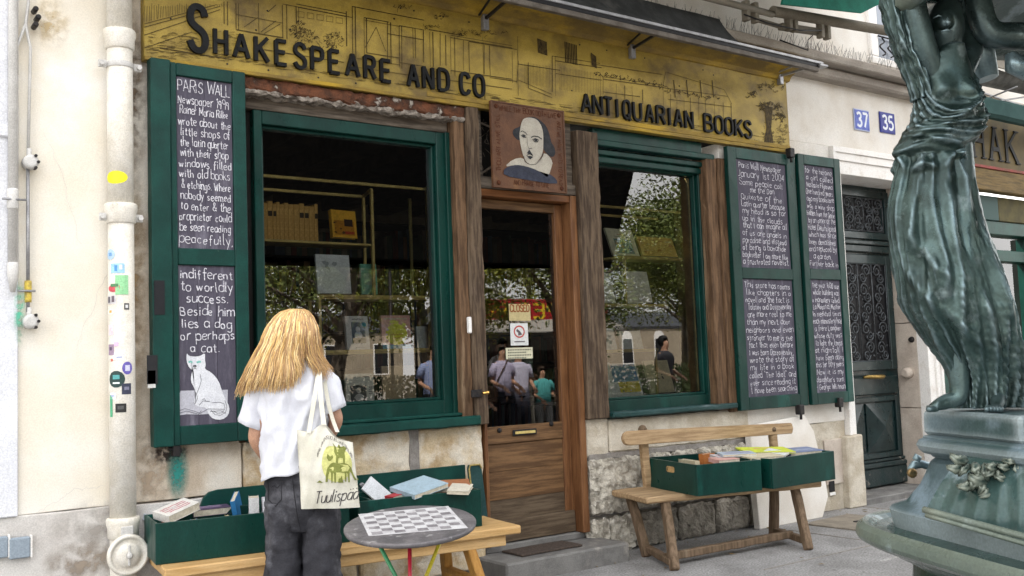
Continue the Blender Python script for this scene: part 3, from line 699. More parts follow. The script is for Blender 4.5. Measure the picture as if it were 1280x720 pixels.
sticker(158, 383, .022, .03, (.1, .1, .1), 'r', [(0, 0, .5, .5, (.7, .7, .7))])
sticker(136, 412, .03, .05, (.80, .66, .72), 'r'); sticker(146, 430, .02, .02, (.75, .5, .7), 'r')
sticker(137, 437, .035, .05, (.34, .25, .34), 'r', [(0, .2, .4, .3, (.12, .09, .14))])
sticker(148, 445, .045, .035, (.80, .80, .83), 'r', [(.2, -.3, .5, .12, (.3, .35, .6))])
sticker(159, 460, .045, .06, (.15, .12, .42), 'o', [(0, 0, .45, .45, (.6, .6, .75))])
sticker(146, 474, .075, .078, (.03, .06, .055), 'o', [(0, .25, .4, .25, (.10, .36, .36)), (0, -.45, .4, .1, (.75, .8, .78))])
sticker(158, 486, .04, .05, (.05, .055, .09), 'r', [(0, .1, .5, .3, (.2, .2, .28))])
sticker(151, 510, .045, .04, (.03, .03, .03), 'r', [(0, .1, .55, .4, (.09, .09, .09))])
sticker(136, 508, .016, .10, (.10, .40, .22), 'r'); sticker(143, 495, .03, .03, (.78, .79, .84), 'r', [(0, 0, .6, .2, (.4, .45, .7))])
sticker(142, 450, .014, .012, (.6, .2, .15), 'r')

# pipes at the far left
gp = thing('grey_waste_pipe', 'thin grey plastic pipe running down beside the white shopfront', 'pipe', (at(16, 200, -.06).x, -.06, 0))
X0 = at(16, 100, -.06).x - gp.location.x; gzf = lambda py: at(18, py, -.06).z
bm = bmesh.new(); tube(bm, [(0, 0, gzf(330)), (0, 0, 5)], .022, 14); obj('pipe', bm, m_gpipe, gp)
bm = bmesh.new(); lathe(bm, [(.023, gzf(262)), (.027, gzf(260)), (.027, gzf(238)), (.023, gzf(236))], (0, 0, 0), 16); lathe(bm, [(.012, gzf(365)), (.026, gzf(342)), (.026, gzf(330)), (.022, gzf(328))], (0, 0, 0), 16); obj('collar', bm, m_gpipe, gp)
bm = bmesh.new(); tube(bm, [(-.05, -.02, gzf(250)), (.06, -.02, gzf(250))], .006, 6); obj('bracket', bm, m_alu, gp)
gq = thing('conduit_pipe', 'narrow metal conduit with round grey joint boxes and yellow tape on the cream wall', 'conduit', (at(35, 300, -.04).x, -.04, 0))
z_ = lambda py: at(35, py, -.04).z
bm = bmesh.new(); tube(bm, [(.0, 0, z_(390)), (0, 0, z_(200))], .0085, 10); obj('pipe', bm, m_alu, gq)
bm = bmesh.new(); tube(bm, [(0, 0, z_(200)), (.012, 0, z_(60)), (.0, 0, z_(45)), (-.01, 0, z_(30)), (.002, 0, z_(5)), (0, .0, 4.1)], .0075, 8); tube(bm, [(-.01, 0, z_(30)), (-.05, 0, z_(60)), (-.05, 0, z_(95))], .007, 8); obj('cable', bm, m_gpipe, gq)
for py in (203, 402):
    bm = bmesh.new(); lathe(bm, [(.02, -.035), (.036, -.03), (.037, 0), (.036, .03)], (.01, 0, z_(py)), 16, 'Y'); lathe(bm, [(.012, .0), (.012, .07)], (0.005, -.0, z_(py)), 10); q = obj('joint_box', bm, m_gpipe, gq)
    bm = bmesh.new()
    for s in range(3): lathe(bm, [(.008, -.04), (.008, .0)], (.03 + .012 * (s % 2), 0, z_(py) - .03 + .03 * s), 6, 'Y')
    obj('screws', bm, m_iron, q)
bm = bmesh.new()
for s in range(3): lathe(bm, [(.01, -.05), (.014, -.04), (.014, .02)], (.03 + .012 * (s % 2), 0, z_(22) - .04 + .04 * s), 8, 'Y')
obj('hook', bm, m_iron, gq)
bm = bmesh.new(); lathe(bm, [(.016, z_(378)), (.017, z_(375)), (.017, z_(353)), (.016, z_(351))], (0, 0, 0), 12); obj('yellow_tape', bm, mat('yellow_tape', (.65, .50, .08), (.40, .3, .08), .5, 60), gq)
bm = bmesh.new(); tube(bm, [(-.05, -.02, z_(364)), (.03, -.02, z_(364))], .006, 6); obj('bracket', bm, m_alu, gq)
# ------------------------------------------------------------------ the long shop sign
YS = -.06
sign = thing('shop_sign', 'long gilded shop sign with black raised letters and a line drawing of old shopfronts', 'sign', (4.2, YS, 3.05))
SO = Vector((4.2, YS, 3.05))
def spart(name, bm, m, parent=None, **k):
    bmesh.ops.translate(bm, vec=-SO, verts=bm.verts)
    return obj(name, bm, m, parent or sign, **k)
bm = bmesh.new(); rough(bm, 1.535, 3.75, YS, .0, 3.047, 3.80, .12, .0025, .004, 70, fs=3); spart('board', bm, m_gold)
bm = bmesh.new(); rough(bm, 3.752, 6.90, YS, .0, 3.047, 3.70, .12, .0025, .004, 71, fs=3); spart('board', bm, m_gold)
bm = bmesh.new(); rough(bm, 1.535, 6.90, YS - .012, YS + .01, 3.044, 3.066, .05, .003, .003, 72); rough(bm, 3.3, 6.90, YS - .006, YS + .01, 3.075, 3.11, .05, .002, .003, 73); spart('lower_moulding', bm, m_golddirt)
# sloping cornice over the sign's right part
bm = bmesh.new()
prof = [(YS + .0, 3.665), (YS - .015, 3.67), (YS - .03, 3.70), (YS - .17, 3.775), (YS - .19, 3.775), (YS - .19, 3.80), (YS + .06, 3.83), (YS + .06, 3.665)]
xa, xb, n = 1.55, 6.93, 60
rings = []
for i in range(n + 1):
    x = xa + (xb - xa) * i / n
    rings.append([bm.verts.new((x, y + nz(x * 3, y * 9, z * 9) * .004, z + nz(x * 3, y * 9, z * 7 + 4) * .004)) for y, z in prof])
for i in range(n):
    for k in range(len(prof)):
        bm.faces.new((rings[i][k], rings[i + 1][k], rings[i + 1][(k + 1) % len(prof)], rings[i][(k + 1) % len(prof)]))
bm.faces.new(rings[0]); bm.faces.new(rings[-1])
spart('cornice_moulding', bm, m_golddirt)
bm = bmesh.new(); rough(bm, 1.55, 6.96, YS - .21, YS - .19, 3.768, 3.80, .06, .002, .003, 75); spart('edge_strip', bm, wood('cornice_edge_wood', (.14, .075, .03), (.07, .04, .02), 'x'))
# letters: px extents of every letter in the photograph, placed on the board
lets = [('S', 233.5, 261.3, 6.5, 64, .019), ('H', 267, 285.5, 35, 69, .0155), ('A', 291, 313, 41, 73, .0155), ('K', 318, 337.5, 45, 78, .0155), ('E', 343.6, 360, 49.5, 82, .0155), ('S', 367, 384, 53.5, 85.5, .0155),
        ('P', 388.5, 405.5, 58.5, 88.5, .0155), ('E', 410.6, 426, 62, 92.5, .0155), ('A', 431.7, 450.5, 66, 96, .0155), ('R', 455, 470.5, 69.5, 99, .0155), ('E', 475.5, 490, 74, 103, .0155),
        ('A', 509, 525, 79.5, 109, .0155), ('N', 528.5, 543, 82.5, 111.5, .0155), ('D', 547.5, 562.5, 85.5, 114, .0155), ('C', 575, 588.7, 90.5, 118, .0155), ('O', 592, 606.8, 93, 121, .0155)]
q = "ANTIQUARIAN BOOKS"
xs_ = [(727, 740), (741.3, 753.6), (755, 766.7), (770.5, 773.5), (779, 789), (791.7, 803), (807, 818), (821, 832), (836, 839), (843, 854), (856.5, 867), None, (880.5, 891.7), (893.8, 904.8), (906.5, 917), (919, 929.3), (930.9, 940.3)]
for c, x in zip(q, xs_):
    if c == ' ': continue
    xm = (x[0] + x[1]) / 2; t = (xm - 733.5) / (935.6 - 733.5)
    lets.append((c, x[0], x[1], lerp(116.3, 150.5, t), lerp(141, 172.5, t), .0135))
for i, (c, xa, xb, ya, yb, w_) in enumerate(lets):
    xm = (xa + xb) / 2
    p0, p1 = at(xa, (ya + yb) / 2, YS - .02), at(xb, (ya + yb) / 2, YS - .02)
    zt, zb = at(xm, ya, YS - .02).z, at(xm, yb, YS - .02).z
    gw, sts = strokes(c)
    W = (p1.x - p0.x) - w_ * 2; H = zt - zb - w_
    bm = bmesh.new()
    lw = .036 if i == 0 else (.0215 if i < 16 else .0175)
    Wn = max(.001, (p1.x - p0.x) - lw)
    for k, st in enumerate(sts):
        pts = [((gx / gw if gw > 1 else .5) * Wn, gy / 8 * H) for gx, gy in st]
        ribbon(bm, pts, lw, Vector((p0.x + lw / 2, YS, zb + w_ / 2)), XN, ZN, OUT, .0, .022 + .0012 * k)
    spart('letter', bm, m_letter)
# line drawing of shopfronts, given as lines of the photograph laid on the board
bm = bmesh.new()
def dl(pts, w_=.0035):
    P = [at(x, y, YS - .003) for x, y in pts]
    ribbon(bm, [(p.x, p.z) for p in P], w_, Vector((0, YS, 0)), XN, ZN, OUT, .0035 + (len(bm.faces) % 7) * .0002)
def slope(x0, x1, y): return [(x0, y), (x1, y + (x1 - x0) * (.155 + (70 - y) * .0006))]
rd = random.Random(4)
V_ = [(295, 4, 36), (298, 4, 37), (323, 4, 42), (353, 6, 48), (358, 6, 49), (370, 8, 30), (373, 9, 30), (433, 14, 58), (440, 8, 72), (444, 8, 72), (455, 22, 72), (458, 23, 66), (484, 28, 80), (488, 28, 80), (499, 32, 84), (502, 32, 86), (516, 35, 73), (519, 35, 73), (529, 38, 78), (537, 40, 84), (541, 40, 84), (550, 42, 82), (557, 44, 82), (563, 46, 92), (568, 46, 95), (579, 50, 88), (586, 52, 90), (605, 56, 92), (612, 57, 95), (640, 64, 104), (647, 45, 120), (660, 78, 110), (690, 70, 115), (694, 70, 120), (750, 90, 120), (754, 96, 118),
      (280, 2, 30), (284, 2, 32), (770, 105, 125), (781, 107, 126), (790, 108, 128), (803, 112, 130), (829, 110, 148), (838, 118, 140), (846, 120, 145), (855, 121, 146), (863, 122, 148), (873, 123, 150), (882, 125, 150), (893, 127, 152), (904, 128, 154), (914, 129, 158)]
for x, a_, b_ in V_: dl([(x + rd.uniform(-.3, .3), a_), (x + (b_ - a_) * .012 + rd.uniform(-.3, .3), b_)], rd.choice([.003, .0045, .006]))
H_ = [(295, 353, 18), (295, 353, 37), (353, 440, 5), (370, 432, 5), (372, 432, 9), (440, 530, 8), (455, 486, 22), (455, 500, 25), (484, 530, 42), (458, 500, 66), (440, 500, 72), (499, 530, 32), (499, 530, 78), (536, 580, 37), (563, 640, 44), (563, 640, 47), (586, 646, 52), (563, 640, 88), (612, 646, 97), (647, 700, 80), (690, 750, 70), (694, 752, 92), (694, 752, 76), (754, 830, 96), (754, 830, 99), (754, 800, 115), (830, 910, 110), (835, 915, 124), (740, 828, 80), (530, 640, 96), (445, 560, 84), (330, 430, 62), (200, 290, 60)]
for x0, x1, y in H_: dl(slope(x0, x1, y), rd.choice([.003, .004, .005]))
for a_, b_ in (((180, 60), (240, 40)), ((180, 44), (275, 12)), ((180, 34), (275, 8)), ((180, 30), (270, 6)), ((305, 34), (322, 22)), ((326, 40), (345, 26)), ((330, 42), (350, 30)), ((335, 15), (345, 6)), ((648, 100), (690, 118)), ((648, 76), (646, 104)), ((660, 110), (690, 122)), ((456, 60), (470, 34)), ((470, 34), (482, 64)), ((832, 90), (828, 112)), ((832, 90), (905, 112)), ((905, 112), (915, 130))): dl([a_, b_], .0035)
for i in range(34): dl([(181 + i * 2.9, 6 + rd.uniform(-2, 2)), (181 + i * 2.9 + rd.uniform(-1, 1), max(8, 28 - i * .75))], .0022)
for i in range(5):
    x = 372 + i * 12; dl([(x, 14 + i * 1.9), (x + 8, 15.3 + i * 1.9), (x + 8, 22 + i * 1.9), (x, 21 + i * 1.9), (x, 14 + i * 1.9)], .0028)
for i in range(26): x = 700 + i * 1.9; dl([(x, 84 + (x - 700) * .15), (x, 112 + (x - 700) * .15)], .0018)
for i in range(18): x = 656 + i * 1.8; dl([(x, 78 + (x - 656) * .15), (x, 104 + (x - 656) * .2)], .0018)
def scrib(cx, cy, rx, ry, n, w_=.0028):
    for i in range(n):
        a = rd.uniform(0, 6.28); r = math.sqrt(rd.random()); x = cx + rx * r * math.cos(a); y = cy + ry * r * math.sin(a)
        pts = [(x, y)]
        for k in range(3): pts.append((pts[-1][0] + rd.uniform(-2.4, 2.4), pts[-1][1] + rd.uniform(-2.2, 2.2)))
        dl(pts, w_)
scrib(372, 36, 9, 10, 60); scrib(384, 46, 14, 9, 50); scrib(418, 50, 12, 9, 60); scrib(400, 60, 22, 6, 30)
scrib(963, 108, 20, 6, 40, .004); scrib(962, 134, 14, 6, 70, .006); scrib(975, 145, 8, 5, 30, .006); scrib(941, 118, 6, 4, 18, .005)
scrib(960, 172, 7, 20, 60, .004); scrib(978, 168, 6, 22, 60, .003); scrib(946, 182, 14, 5, 26, .0025)
for k in range(26): scrib(744 + k * 6, 92 + k * 1.05 + (5 if k > 14 else 0), 3, 1.8, 3, .005)
scrib(540, 33, 12, 2, 14); scrib(600, 41, 36, 3, 50); scrib(500, 8, 14, 3, 16); scrib(550, 20, 10, 3, 16)
for x in (842, 858, 875, 890): dl([(x, 100), (x + 2, 122)], .010)
for (x0, y0, x1, y1) in ((672, 48, 684, 66), (706, 52, 722, 78), (739, 66, 745, 82)): 
    for i in range(8): dl([(lerp(x0, x1, i / 8), y0 + i * .6), (lerp(x0, x1, i / 8) + 1, y1 + i * .5)], .010)
P = [at(x, y, YS - .003) for x, y in ((956, 132), (966, 134), (964, 160), (968, 186), (954, 184), (958, 160))]
poly(bm, [(p.x, YS - .0032, p.z) for p in P])
for i in range(260):      # fine hatching on the board
    x = rd.uniform(185, 975); y = lerp(62, 180, (x - 180) / 800) - rd.uniform(0, 9) ; dl([(x, y), (x + rd.uniform(5, 16), y + rd.uniform(.6, 2.4))], .002)
for i in range(200):
    x = rd.uniform(182, 300); y = rd.uniform(40, 76); dl([(x, y), (x + rd.uniform(3, 9), y + rd.uniform(-1.5, 2))], .0018)
spart('line_drawing', bm, m_ink, label='brown line drawing of shopfronts and trees')
bm = bmesh.new()
for i in range(40):
    x = rd.uniform(1.6, 6.85); z = rd.choice([3.09, 3.62, rd.uniform(3.1, 3.6)]); lathe(bm, [(.004, .004), (.006, .001), (.006, 0)], (x, YS - .001, z), 6, 'Y', Matrix.Scale(-1, 4, YN))
spart('screws', bm, m_iron)

# ------------------------------------------------------------------ awning folded up over the sign
aw = thing('awning', 'folded shop awning with a long aluminium bar on bracket arms over the sign', 'awning', (4.2, 0, 3.7))
AO = Vector((4.2, 0, 3.7))
def apart(name, bm, m, parent=None, **k):
    bmesh.ops.translate(bm, vec=-AO, verts=bm.verts); return obj(name, bm, m, parent or aw, **k)
bm = bmesh.new(); box(bm, 1.0, 6.86, -.475, -.43, 3.70, 3.722, .003); apart('front_bar', bm, m_alu)
bm = bmesh.new(); box(bm, 1.0, 6.82, -.465, -.44, 3.672, 3.699, .002); apart('slot', bm, m_black)
bm = bmesh.new(); rough(bm, 1.0, 6.80, -.47, -.43, 3.635, 3.671, .2, .002, .004, 80); apart('valance_bar', bm, mat('dusty_brown_metal', (.16, .14, .12), (.10, .085, .07), .6, 12))
m_fab = mat('grimy_awning_cloth', (.06, .062, .062), (.03, .032, .032), .95, 5, .4, 50, stretch=(1, 1, .2), c3=(.10, .098, .092), s3=3)
bm = bmesh.new()
xa, xb = 1.0, 5.9
for i in range(40):
    x0_, x1_ = lerp(xa, xb, i / 40), lerp(xa, xb, (i + 1) / 40)
    for k in range(5):
        t0, t1 = k / 5, (k + 1) / 5
        f = lambda x, t: Vector((x, lerp(-.44, -.23, t), lerp(3.735, 3.99, t) - .03 * math.sin(t * 3.1) + .006 * nz(x * 4, t * 3)))
        poly(bm, [f(x0_, t0), f(x1_, t0), f(x1_, t1), f(x0_, t1)], None)
bmesh.ops.remove_doubles(bm, verts=bm.verts, dist=.0005)
apart('folded_cloth', bm, m_fab, smooth=True)
for (px, py, qx, qy) in ((790, 61, 828, 36), (975, 95, 1020, 78), (606, 24, 640, -2)):
    a, b = at(px, py, -.08), at(qx, qy, -.45)
    bm = bmesh.new(); beam(bm, a, (a.x + (b.x - a.x) * .9, -.45, 3.69), .022, .018, bev=.003); beam(bm, a + Vector((-.045, 0, .02)), (b.x - .09, -.4, 3.72), .014, .012, bev=.002)
    ar = apart('bracket_arm', bm, m_iron if px < 900 else m_alu)
    bm = bmesh.new(); box(bm, a.x - .022, a.x + .022, a.y - .02, a.y + .02, a.z - .075, a.z + .03, .004); apart('wall_plate', bm, m_alu, ar)
bm = bmesh.new(); lathe(bm, [(.02, 0), (.02, .03)], (6.84, -.44, 3.70), 8); box(bm, 6.80, 6.90, -.49, -.42, 3.68, 3.70, .004); apart('end_cap', bm, m_alu)
# upper awning of the first floor: brown roller with brackets and green cloth
ua = thing('roller_awning', 'brown tube roller awning with green cloth high over the doorway', 'awning', (6.9, -.45, 4.15))
AO2 = Vector((6.9, -.45, 4.15))
def upart(name, bm, m, parent=None, **k):
    bmesh.ops.translate(bm, vec=-AO2, verts=bm.verts); return obj(name, bm, m, parent or ua, **k)
m_roll = mat('brown_awning_tube', (.235, .21, .165), (.16, .14, .11), .6, 6, .2, 50, stretch=(.3, 1, 1))
pa, pb = at(966, 14, -.45), at(1175, 50, -.45)
bm = bmesh.new(); tube(bm, [pa, pb + (pb - pa) * .35], .043, 14); upart('roller', bm, m_roll)
pa2, pb2 = at(840, -14, -.45), at(966, 18, -.45)
bm = bmesh.new(); tube(bm, [pa2, pb2], .026, 12); upart('arm', bm, m_roll)
bm = bmesh.new()
for px in (932, 943, 985, 992, 1025, 1033):
    c = at(px, 12 + (px - 932) * .24, -.43); box(bm, c.x - .018, c.x + .022, c.y - .03, c.y + .03, c.z - .09, c.z + .07, .004, None)
a, b = at(975, 33, -.4), at(1030, 41, -.4); beam(bm, a, b, .06, .05, bev=.006); beam(bm, at(930, 20, -.38), at(978, 34, -.38), .03, .03)
upart('bracket', bm, m_roll)
bm = bmesh.new(); tube(bm, [at(930, 18, -.46), at(960, 29, -.46), at(1000, 38, -.46), at(1027, 38, -.46)], .006, 6); tube(bm, [at(1010, 65, -.2), at(1010, 50, -.3), at(1020, 40, -.4)], .004, 5); tube(bm, [at(975, 50, -.22), at(1010, 63, -.22)], .006, 5); upart('cable', bm, m_black)
bm = bmesh.new(); P4 = [at(985, -30, -.7), at(1150, -20, -.7), at(1078, 16, -.7), at(978, 5, -.7)]
poly(bm, P4, (0, .02, .0)); upart('green_cloth', bm, mat('green_awning_cloth', (.015, .20, .14), (.01, .14, .10), .8, 4))

# unrolled cloth of the upper awning, above the picture: it shades the middle of the sign
bm = bmesh.new()
for i in range(24):
    for k in range(6):
        f = lambda a, b: Vector((lerp(2.7, 7.3, a), lerp(-.05, -1.9, b), lerp(4.78, 4.42, b) - .05 * math.sin(b * 3.14) + .01 * math.sin(a * 60)))
        poly(bm, [f(i / 24, k / 6), f((i + 1) / 24, k / 6), f((i + 1) / 24, (k + 1) / 6), f(i / 24, (k + 1) / 6)])
bmesh.ops.remove_doubles(bm, verts=bm.verts, dist=.0005)
upart('unrolled_cloth', bm, mat('dark_green_cloth', (.008, .05, .038), (.006, .035, .028), .9, 5), smooth=True)

# ------------------------------------------------------------------ portrait sign over the door
YP = -.11
pc = at(662, 185, YP)
pt_ = thing('portrait_sign', 'square copper coloured sign with a bald bearded man in a white collar above the door', 'sign', (pc.x, YP, pc.z))
hw, hh = .312, .292
bm = bmesh.new(); box(bm, -hw, hw, 0, .022, -hh, hh, .003); rough(bm, -hw, -hw + .012, -.006, .0, -hh, hh, .05, .001, .001, 2); box(bm, hw - .012, hw, -.006, 0, -hh, hh, .001); box(bm, -hw + .012, hw - .012, -.006, 0, hh - .01, hh, .001); box(bm, -hw + .012, hw - .012, -.006, 0, -hh, -hh + .01, .001)
obj('board', bm, mat('copper_ground', (.125, .056, .028), (.08, .036, .019), .5, 6, .2, 50, c3=(.17, .082, .036), s3=3), pt_)
def pp(x, y, lay=1): return Vector(((x - 325) / 520 * 2 * hw, -.001 - lay * .0009, (375 - y) / 620 * 2 * hh))
def smooth2(pts, it=2):
    for _ in range(it):
        n = len(pts); q = []
        for i in range(n):
            a, b = pts[i], pts[(i + 1) % n]; q += [(a[0] * .75 + b[0] * .25, a[1] * .75 + b[1] * .25), (a[0] * .25 + b[0] * .75, a[1] * .25 + b[1] * .75)]
        pts = q
    return pts
def layer(name, pts, m, lay, sm=2, parent=None):
    bm = bmesh.new(); poly(bm, [pp(x, y, lay) for x, y in (smooth2(pts, sm) if sm else pts)]); 
    bmesh.ops.triangulate(bm, faces=bm.faces)
    return obj(name, bm, m, parent or pt_)
m_pink = mat('portrait_black', (.014, .015, .018), (.028, .030, .036), .6, 20)
m_pw = mat('portrait_white', (.43, .40, .335), (.36, .33, .28), .7, 10)
layer('painted_hair', [(300, 170), (262, 230), (215, 250), (205, 290), (235, 325), (262, 330), (290, 250), (330, 160), (400, 175), (420, 240), (410, 330), (430, 390), (480, 430), (512, 400), (505, 345), (478, 310), (470, 240), (440, 180), (370, 140), (320, 148)], m_pink, 1)
layer('painted_collar', [(140, 535), (205, 470), (275, 450), (290, 490), (340, 500), (410, 440), (430, 390), (490, 450), (470, 520), (445, 578), (380, 545), (300, 520), (220, 510)], m_pw, 2, 1)
layer('painted_face', [(270, 200), (290, 162), (340, 148), (390, 160), (422, 215), (425, 300), (418, 400), (385, 460), (345, 494), (305, 496), (278, 450), (262, 380), (252, 300), (262, 240)], m_pw, 3)
layer('painted_coat', [(135, 548), (200, 515), (250, 508), (330, 520), (400, 545), (445, 582), (452, 545), (512, 588), (512, 625), (300, 612), (135, 598)], mat('portrait_navy', (.022, .026, .045), (.035, .04, .06), .6, 20), 4, 1)
bm = bmesh.new()
def fl(pts, w_, smo=True, lay=6):
    ps = [(pp(x, y).x, pp(x, y).z) for x, y in pts]
    ribbon(bm, ps, w_, Vector((0, 0, 0)), XN, ZN, OUT, .001 + lay * .0009)
for pts, w_ in (([(262, 268), (275, 258), (296, 268), (308, 285)], .005), ([(265, 292), (280, 284), (296, 292), (300, 302), (280, 304), (265, 292)], .005), ([(335, 298), (355, 285), (385, 285), (412, 300)], .006), ([(345, 312), (365, 302), (388, 310), (380, 325), (360, 325), (345, 312)], .006),
    ([(306, 300), (305, 340), (312, 375), (318, 384)], .0025), ([(318, 384), (332, 376), (340, 378)], .004), ([(298, 436), (310, 424), (322, 420), (342, 430)], .005), ([(278, 440), (285, 480), (320, 498), (360, 492), (400, 450), (418, 400)], .003), ([(160, 590), (200, 540), (250, 520)], .0015), ([(250, 520), (300, 560), (330, 600)], .0015), ([(200, 600), (240, 560), (290, 545), (340, 570)], .0015), ([(270, 510), (330, 560), (400, 600)], .0015)): fl(pts, w_)
for pts in ([(300, 418), (318, 388), (335, 415), (345, 430), (320, 422)], [(300, 440), (320, 434), (345, 438), (322, 460)], [(355, 308), (378, 306), (380, 320), (362, 320)], [(272, 290), (290, 288), (292, 300), (276, 300)]):
    poly(bm, [pp(x, y, 6) for x, y in pts])
obj('painted_features', bm, m_pink, pt_)
bm = bmesh.new(); rnd = random.Random(9)
m_rust = mat('scratched_lettering', (.055, .018, .008), (.09, .03, .012), .8, 40)
write(bm, 'WHILE THY BOOK DOTH LIVE', Vector((-.245, -.0005, .232)), XN, ZN, OUT, .0042, .49, .0045, .0015, .5, rnd)
write(bm, 'AND PRAISE TO GIVE', Vector((-.145, -.0005, -.262)), XN, ZN, OUT, .0042, .30, .0045, .0015, .5, rnd)
write(bm, 'THOU ART ALIVE STILL', Vector((-.245, -.0005, -.18)), ZN, -XN, OUT, .0040, .38, .004, .0015, .5, rnd)
write(bm, 'AND WE HAVE WITS TO READ', Vector((.245, -.0005, .215)), -ZN, XN, OUT, .0040, .45, .004, .0015, .5, rnd)
obj('lettering', bm, m_rust, pt_)
for sx, sz in ((-1, 1), (1, 1), (-1, -1), (1, -1)):
    bm = bmesh.new(); lathe(bm, [(.006, .008), (.015, .005), (.017, 0)], (sx * (hw - .045), 0, sz * (hh - .035)), 12, 'Y', Matrix.Scale(-1, 4, YN)); obj('bolt', bm, m_rust, pt_)

# ------------------------------------------------------------------ shutters with chalk boards
def shutter(label, x0, x1, z0, z1, yc, th, rails, texts, bands=None, fw=(.075, .075), ang=0.0, mm=None, topb=.075, botb=.085, pivot=None, seed=0):
    """rails: z of the middle rail; texts: list per panel of (lines, size factor)"""
    mm = mm or m_green
    s = thing('shutter', label, 'shutter', (x0, yc, z0), ang)
    W, H = x1 - x0, z1 - z0
    fl_, fr_ = fw
    midz = rails
    for (a, b, c, d, nm) in ((0, fl_, 0, H, 'stile'), (W - fr_, W, 0, H, 'stile'), (fl_, W - fr_, 0, botb, 'rail'), (fl_, W - fr_, H - topb, H, 'rail'), (fl_, W - fr_, midz - .045, midz + .045, 'rail')):
        bm = bmesh.new(); rough(bm, a + .0005, b - .0005, -th, 0, c, d, .12, .0016, .004, seed + int(a * 50)); obj(nm, bm, mm, s)
    pans = [(botb, midz - .045), (midz + .045, H - topb)]
    for k, (c, d) in enumerate(pans):
        b_ = []
        n = 3 if k == 0 else 2
        bm = bmesh.new()
        for i in range(n): rough(bm, fl_ + (W - fl_ - fr_) * i / n + .0005, fl_ + (W - fl_ - fr_) * (i + 1) / n - .0008, -th + .016, -.002, c, d, .3, .0008, .001, seed + 5 + i)
        pb = obj('chalkboard', bm, m_board, s)
        lines, size, wj = texts[k][:3]
        bm = bmesh.new(); rnd = random.Random(seed * 10 + k)
        y_t = d - .02; n = len(lines); hsp = texts[k][3] if len(texts[k]) > 3 else (d - c - .035)
        tot = sum(l[1] if isinstance(l, tuple) else 1 for l in lines)
        z = y_t
        avail = W - fl_ - fr_
        for l in lines:
            t_, hs = l if isinstance(l, tuple) else (l, 1)
            lh = hsp / tot * hs
            sz = lh / 12.0 * size
            wd = text_w(t_) * sz * 1.02
            maxw = avail * .93
            wd2 = min(wd, maxw) if len(t_) < 12 else maxw * rnd.uniform(.9, 1)
            if len(t_) >= 12 and wd < maxw * .8: wd2 = maxw * rnd.uniform(.82, .94)
            xo = fl_ + (avail - wd2) * rnd.uniform(.35, .6)
            write(bm, t_, Vector((xo, -th + .0128, z - lh * .78)), (XN + ZN * rnd.uniform(-.025, .012)), ZN, OUT, sz, wd2, wj, .0015, .5, rnd)
            z -= lh
        if len(bm.faces): obj('chalk_writing', bm, m_chalk, pb)
        else: bm.free()
    return s
sl = shutter('green shutter left of the window, its lower chalkboard painted with a white cat', 1.66, 2.083, .985, 3.045, -.045, .045, 2.06 * .487,
    [(["indifferent", "to worldly", "success.", "Beside him", "lies a dog", "or perhaps", "a cat."], 1.12, .0050, .462),
     ([("PARIS WALL", 1.35), ("Newspaper 1999", 1.1), "Rainer Maria Rilke", "wrote about the", "little shops of", "the latin quarter", "with their shop", "windows filled", "with old books", "& etchings. Where", "nobody seemed", "to enter & the", "proprietor could", "be seen reading", ("peacefully,", 1.2)], 1.15, .0042)],
    fw=(.035, .075), seed=1, mm=m_greenold, topb=.07, botb=.10)
sl.location.y = -.05
# outer hinge leaf of the left shutter, folded a bit forward
bm = bmesh.new(); rough(bm, 1.552, 1.657, -.115, -.045, .985, 3.05, .1, .003, .005, 6)
q = obj('shutter_leaf', bm, m_greenold, label='narrow green outer leaf at the left edge of the cat shutter, paint chipped', cat='shutter')
for (px, py, w_, h_, c_) in ((200, 372, .03, .09, (.015, .015, .018)), (191, 462, .03, .075, (.02, .02, .022)), (190, 474, .022, .045, (.6, .6, .58))):
    p = at(px, py, -.117); bm = bmesh.new(); box(bm, p.x - w_, p.x + w_ * .8, -.1195, -.1155, p.z - h_, p.z + h_, 0); obj('worn_sticker', bm, flat(c_, .6), q)
bm = bmesh.new(); p = at(219, 562, -.06); box(bm, p.x - .02, p.x + .02, -.09, -.04, p.z - .035, p.z + .03, .004); tube(bm, [(p.x - .04, -.07, p.z + .01), (p.x + .03, -.08, p.z - .01)], .01, 6); obj('catch', bm, m_iron, sl).location = -Vector(sl.location)
# teal spray stain under the shutter
bm = bmesh.new()
p = at(222, 590, -.004)
M_st = bpy.data.materials.new('teal_spray'); M_st.use_nodes = True
t = M_st.node_tree; N = t.nodes; L = t.links
b = N['Principled BSDF']; b.inputs['Base Color'].default_value = (.02, .22, .19, 1); b.inputs['Roughness'].default_value = .9
tc = N.new('ShaderNodeTexCoord'); gm = N.new('ShaderNodeTexGradient'); gm.gradient_type = 'SPHERICAL'; mp = N.new('ShaderNodeMapping'); mp.inputs['Scale'].default_value = (15, 1, 6.2)
L.new(tc.outputs['Object'], mp.inputs[0]); L.new(mp.outputs[0], gm.inputs[0])
nn = N.new('ShaderNodeTexNoise'); nn.inputs['Scale'].default_value = 60; L.new(tc.outputs['Object'], nn.inputs[0])
mu = N.new('ShaderNodeMath'); mu.operation = 'MULTIPLY'; L.new(gm.outputs[1], mu.inputs[0]); L.new(nn.outputs[0], mu.inputs[1])
mu2 = N.new('ShaderNodeMath'); mu2.operation = 'MULTIPLY'; mu2.use_clamp = True; L.new(mu.outputs[0], mu2.inputs[0]); mu2.inputs[1].default_value = 2.2
L.new(mu2.outputs[0], b.inputs['Alpha'])
poly(bm, [(-.08, 0, -.18), (.08, 0, -.18), (.08, 0, .18), (-.08, 0, .18)])
o = obj('paint_stain', bm, M_st, shop); o.location = (p.x - 4.2, -.0075, p.z)
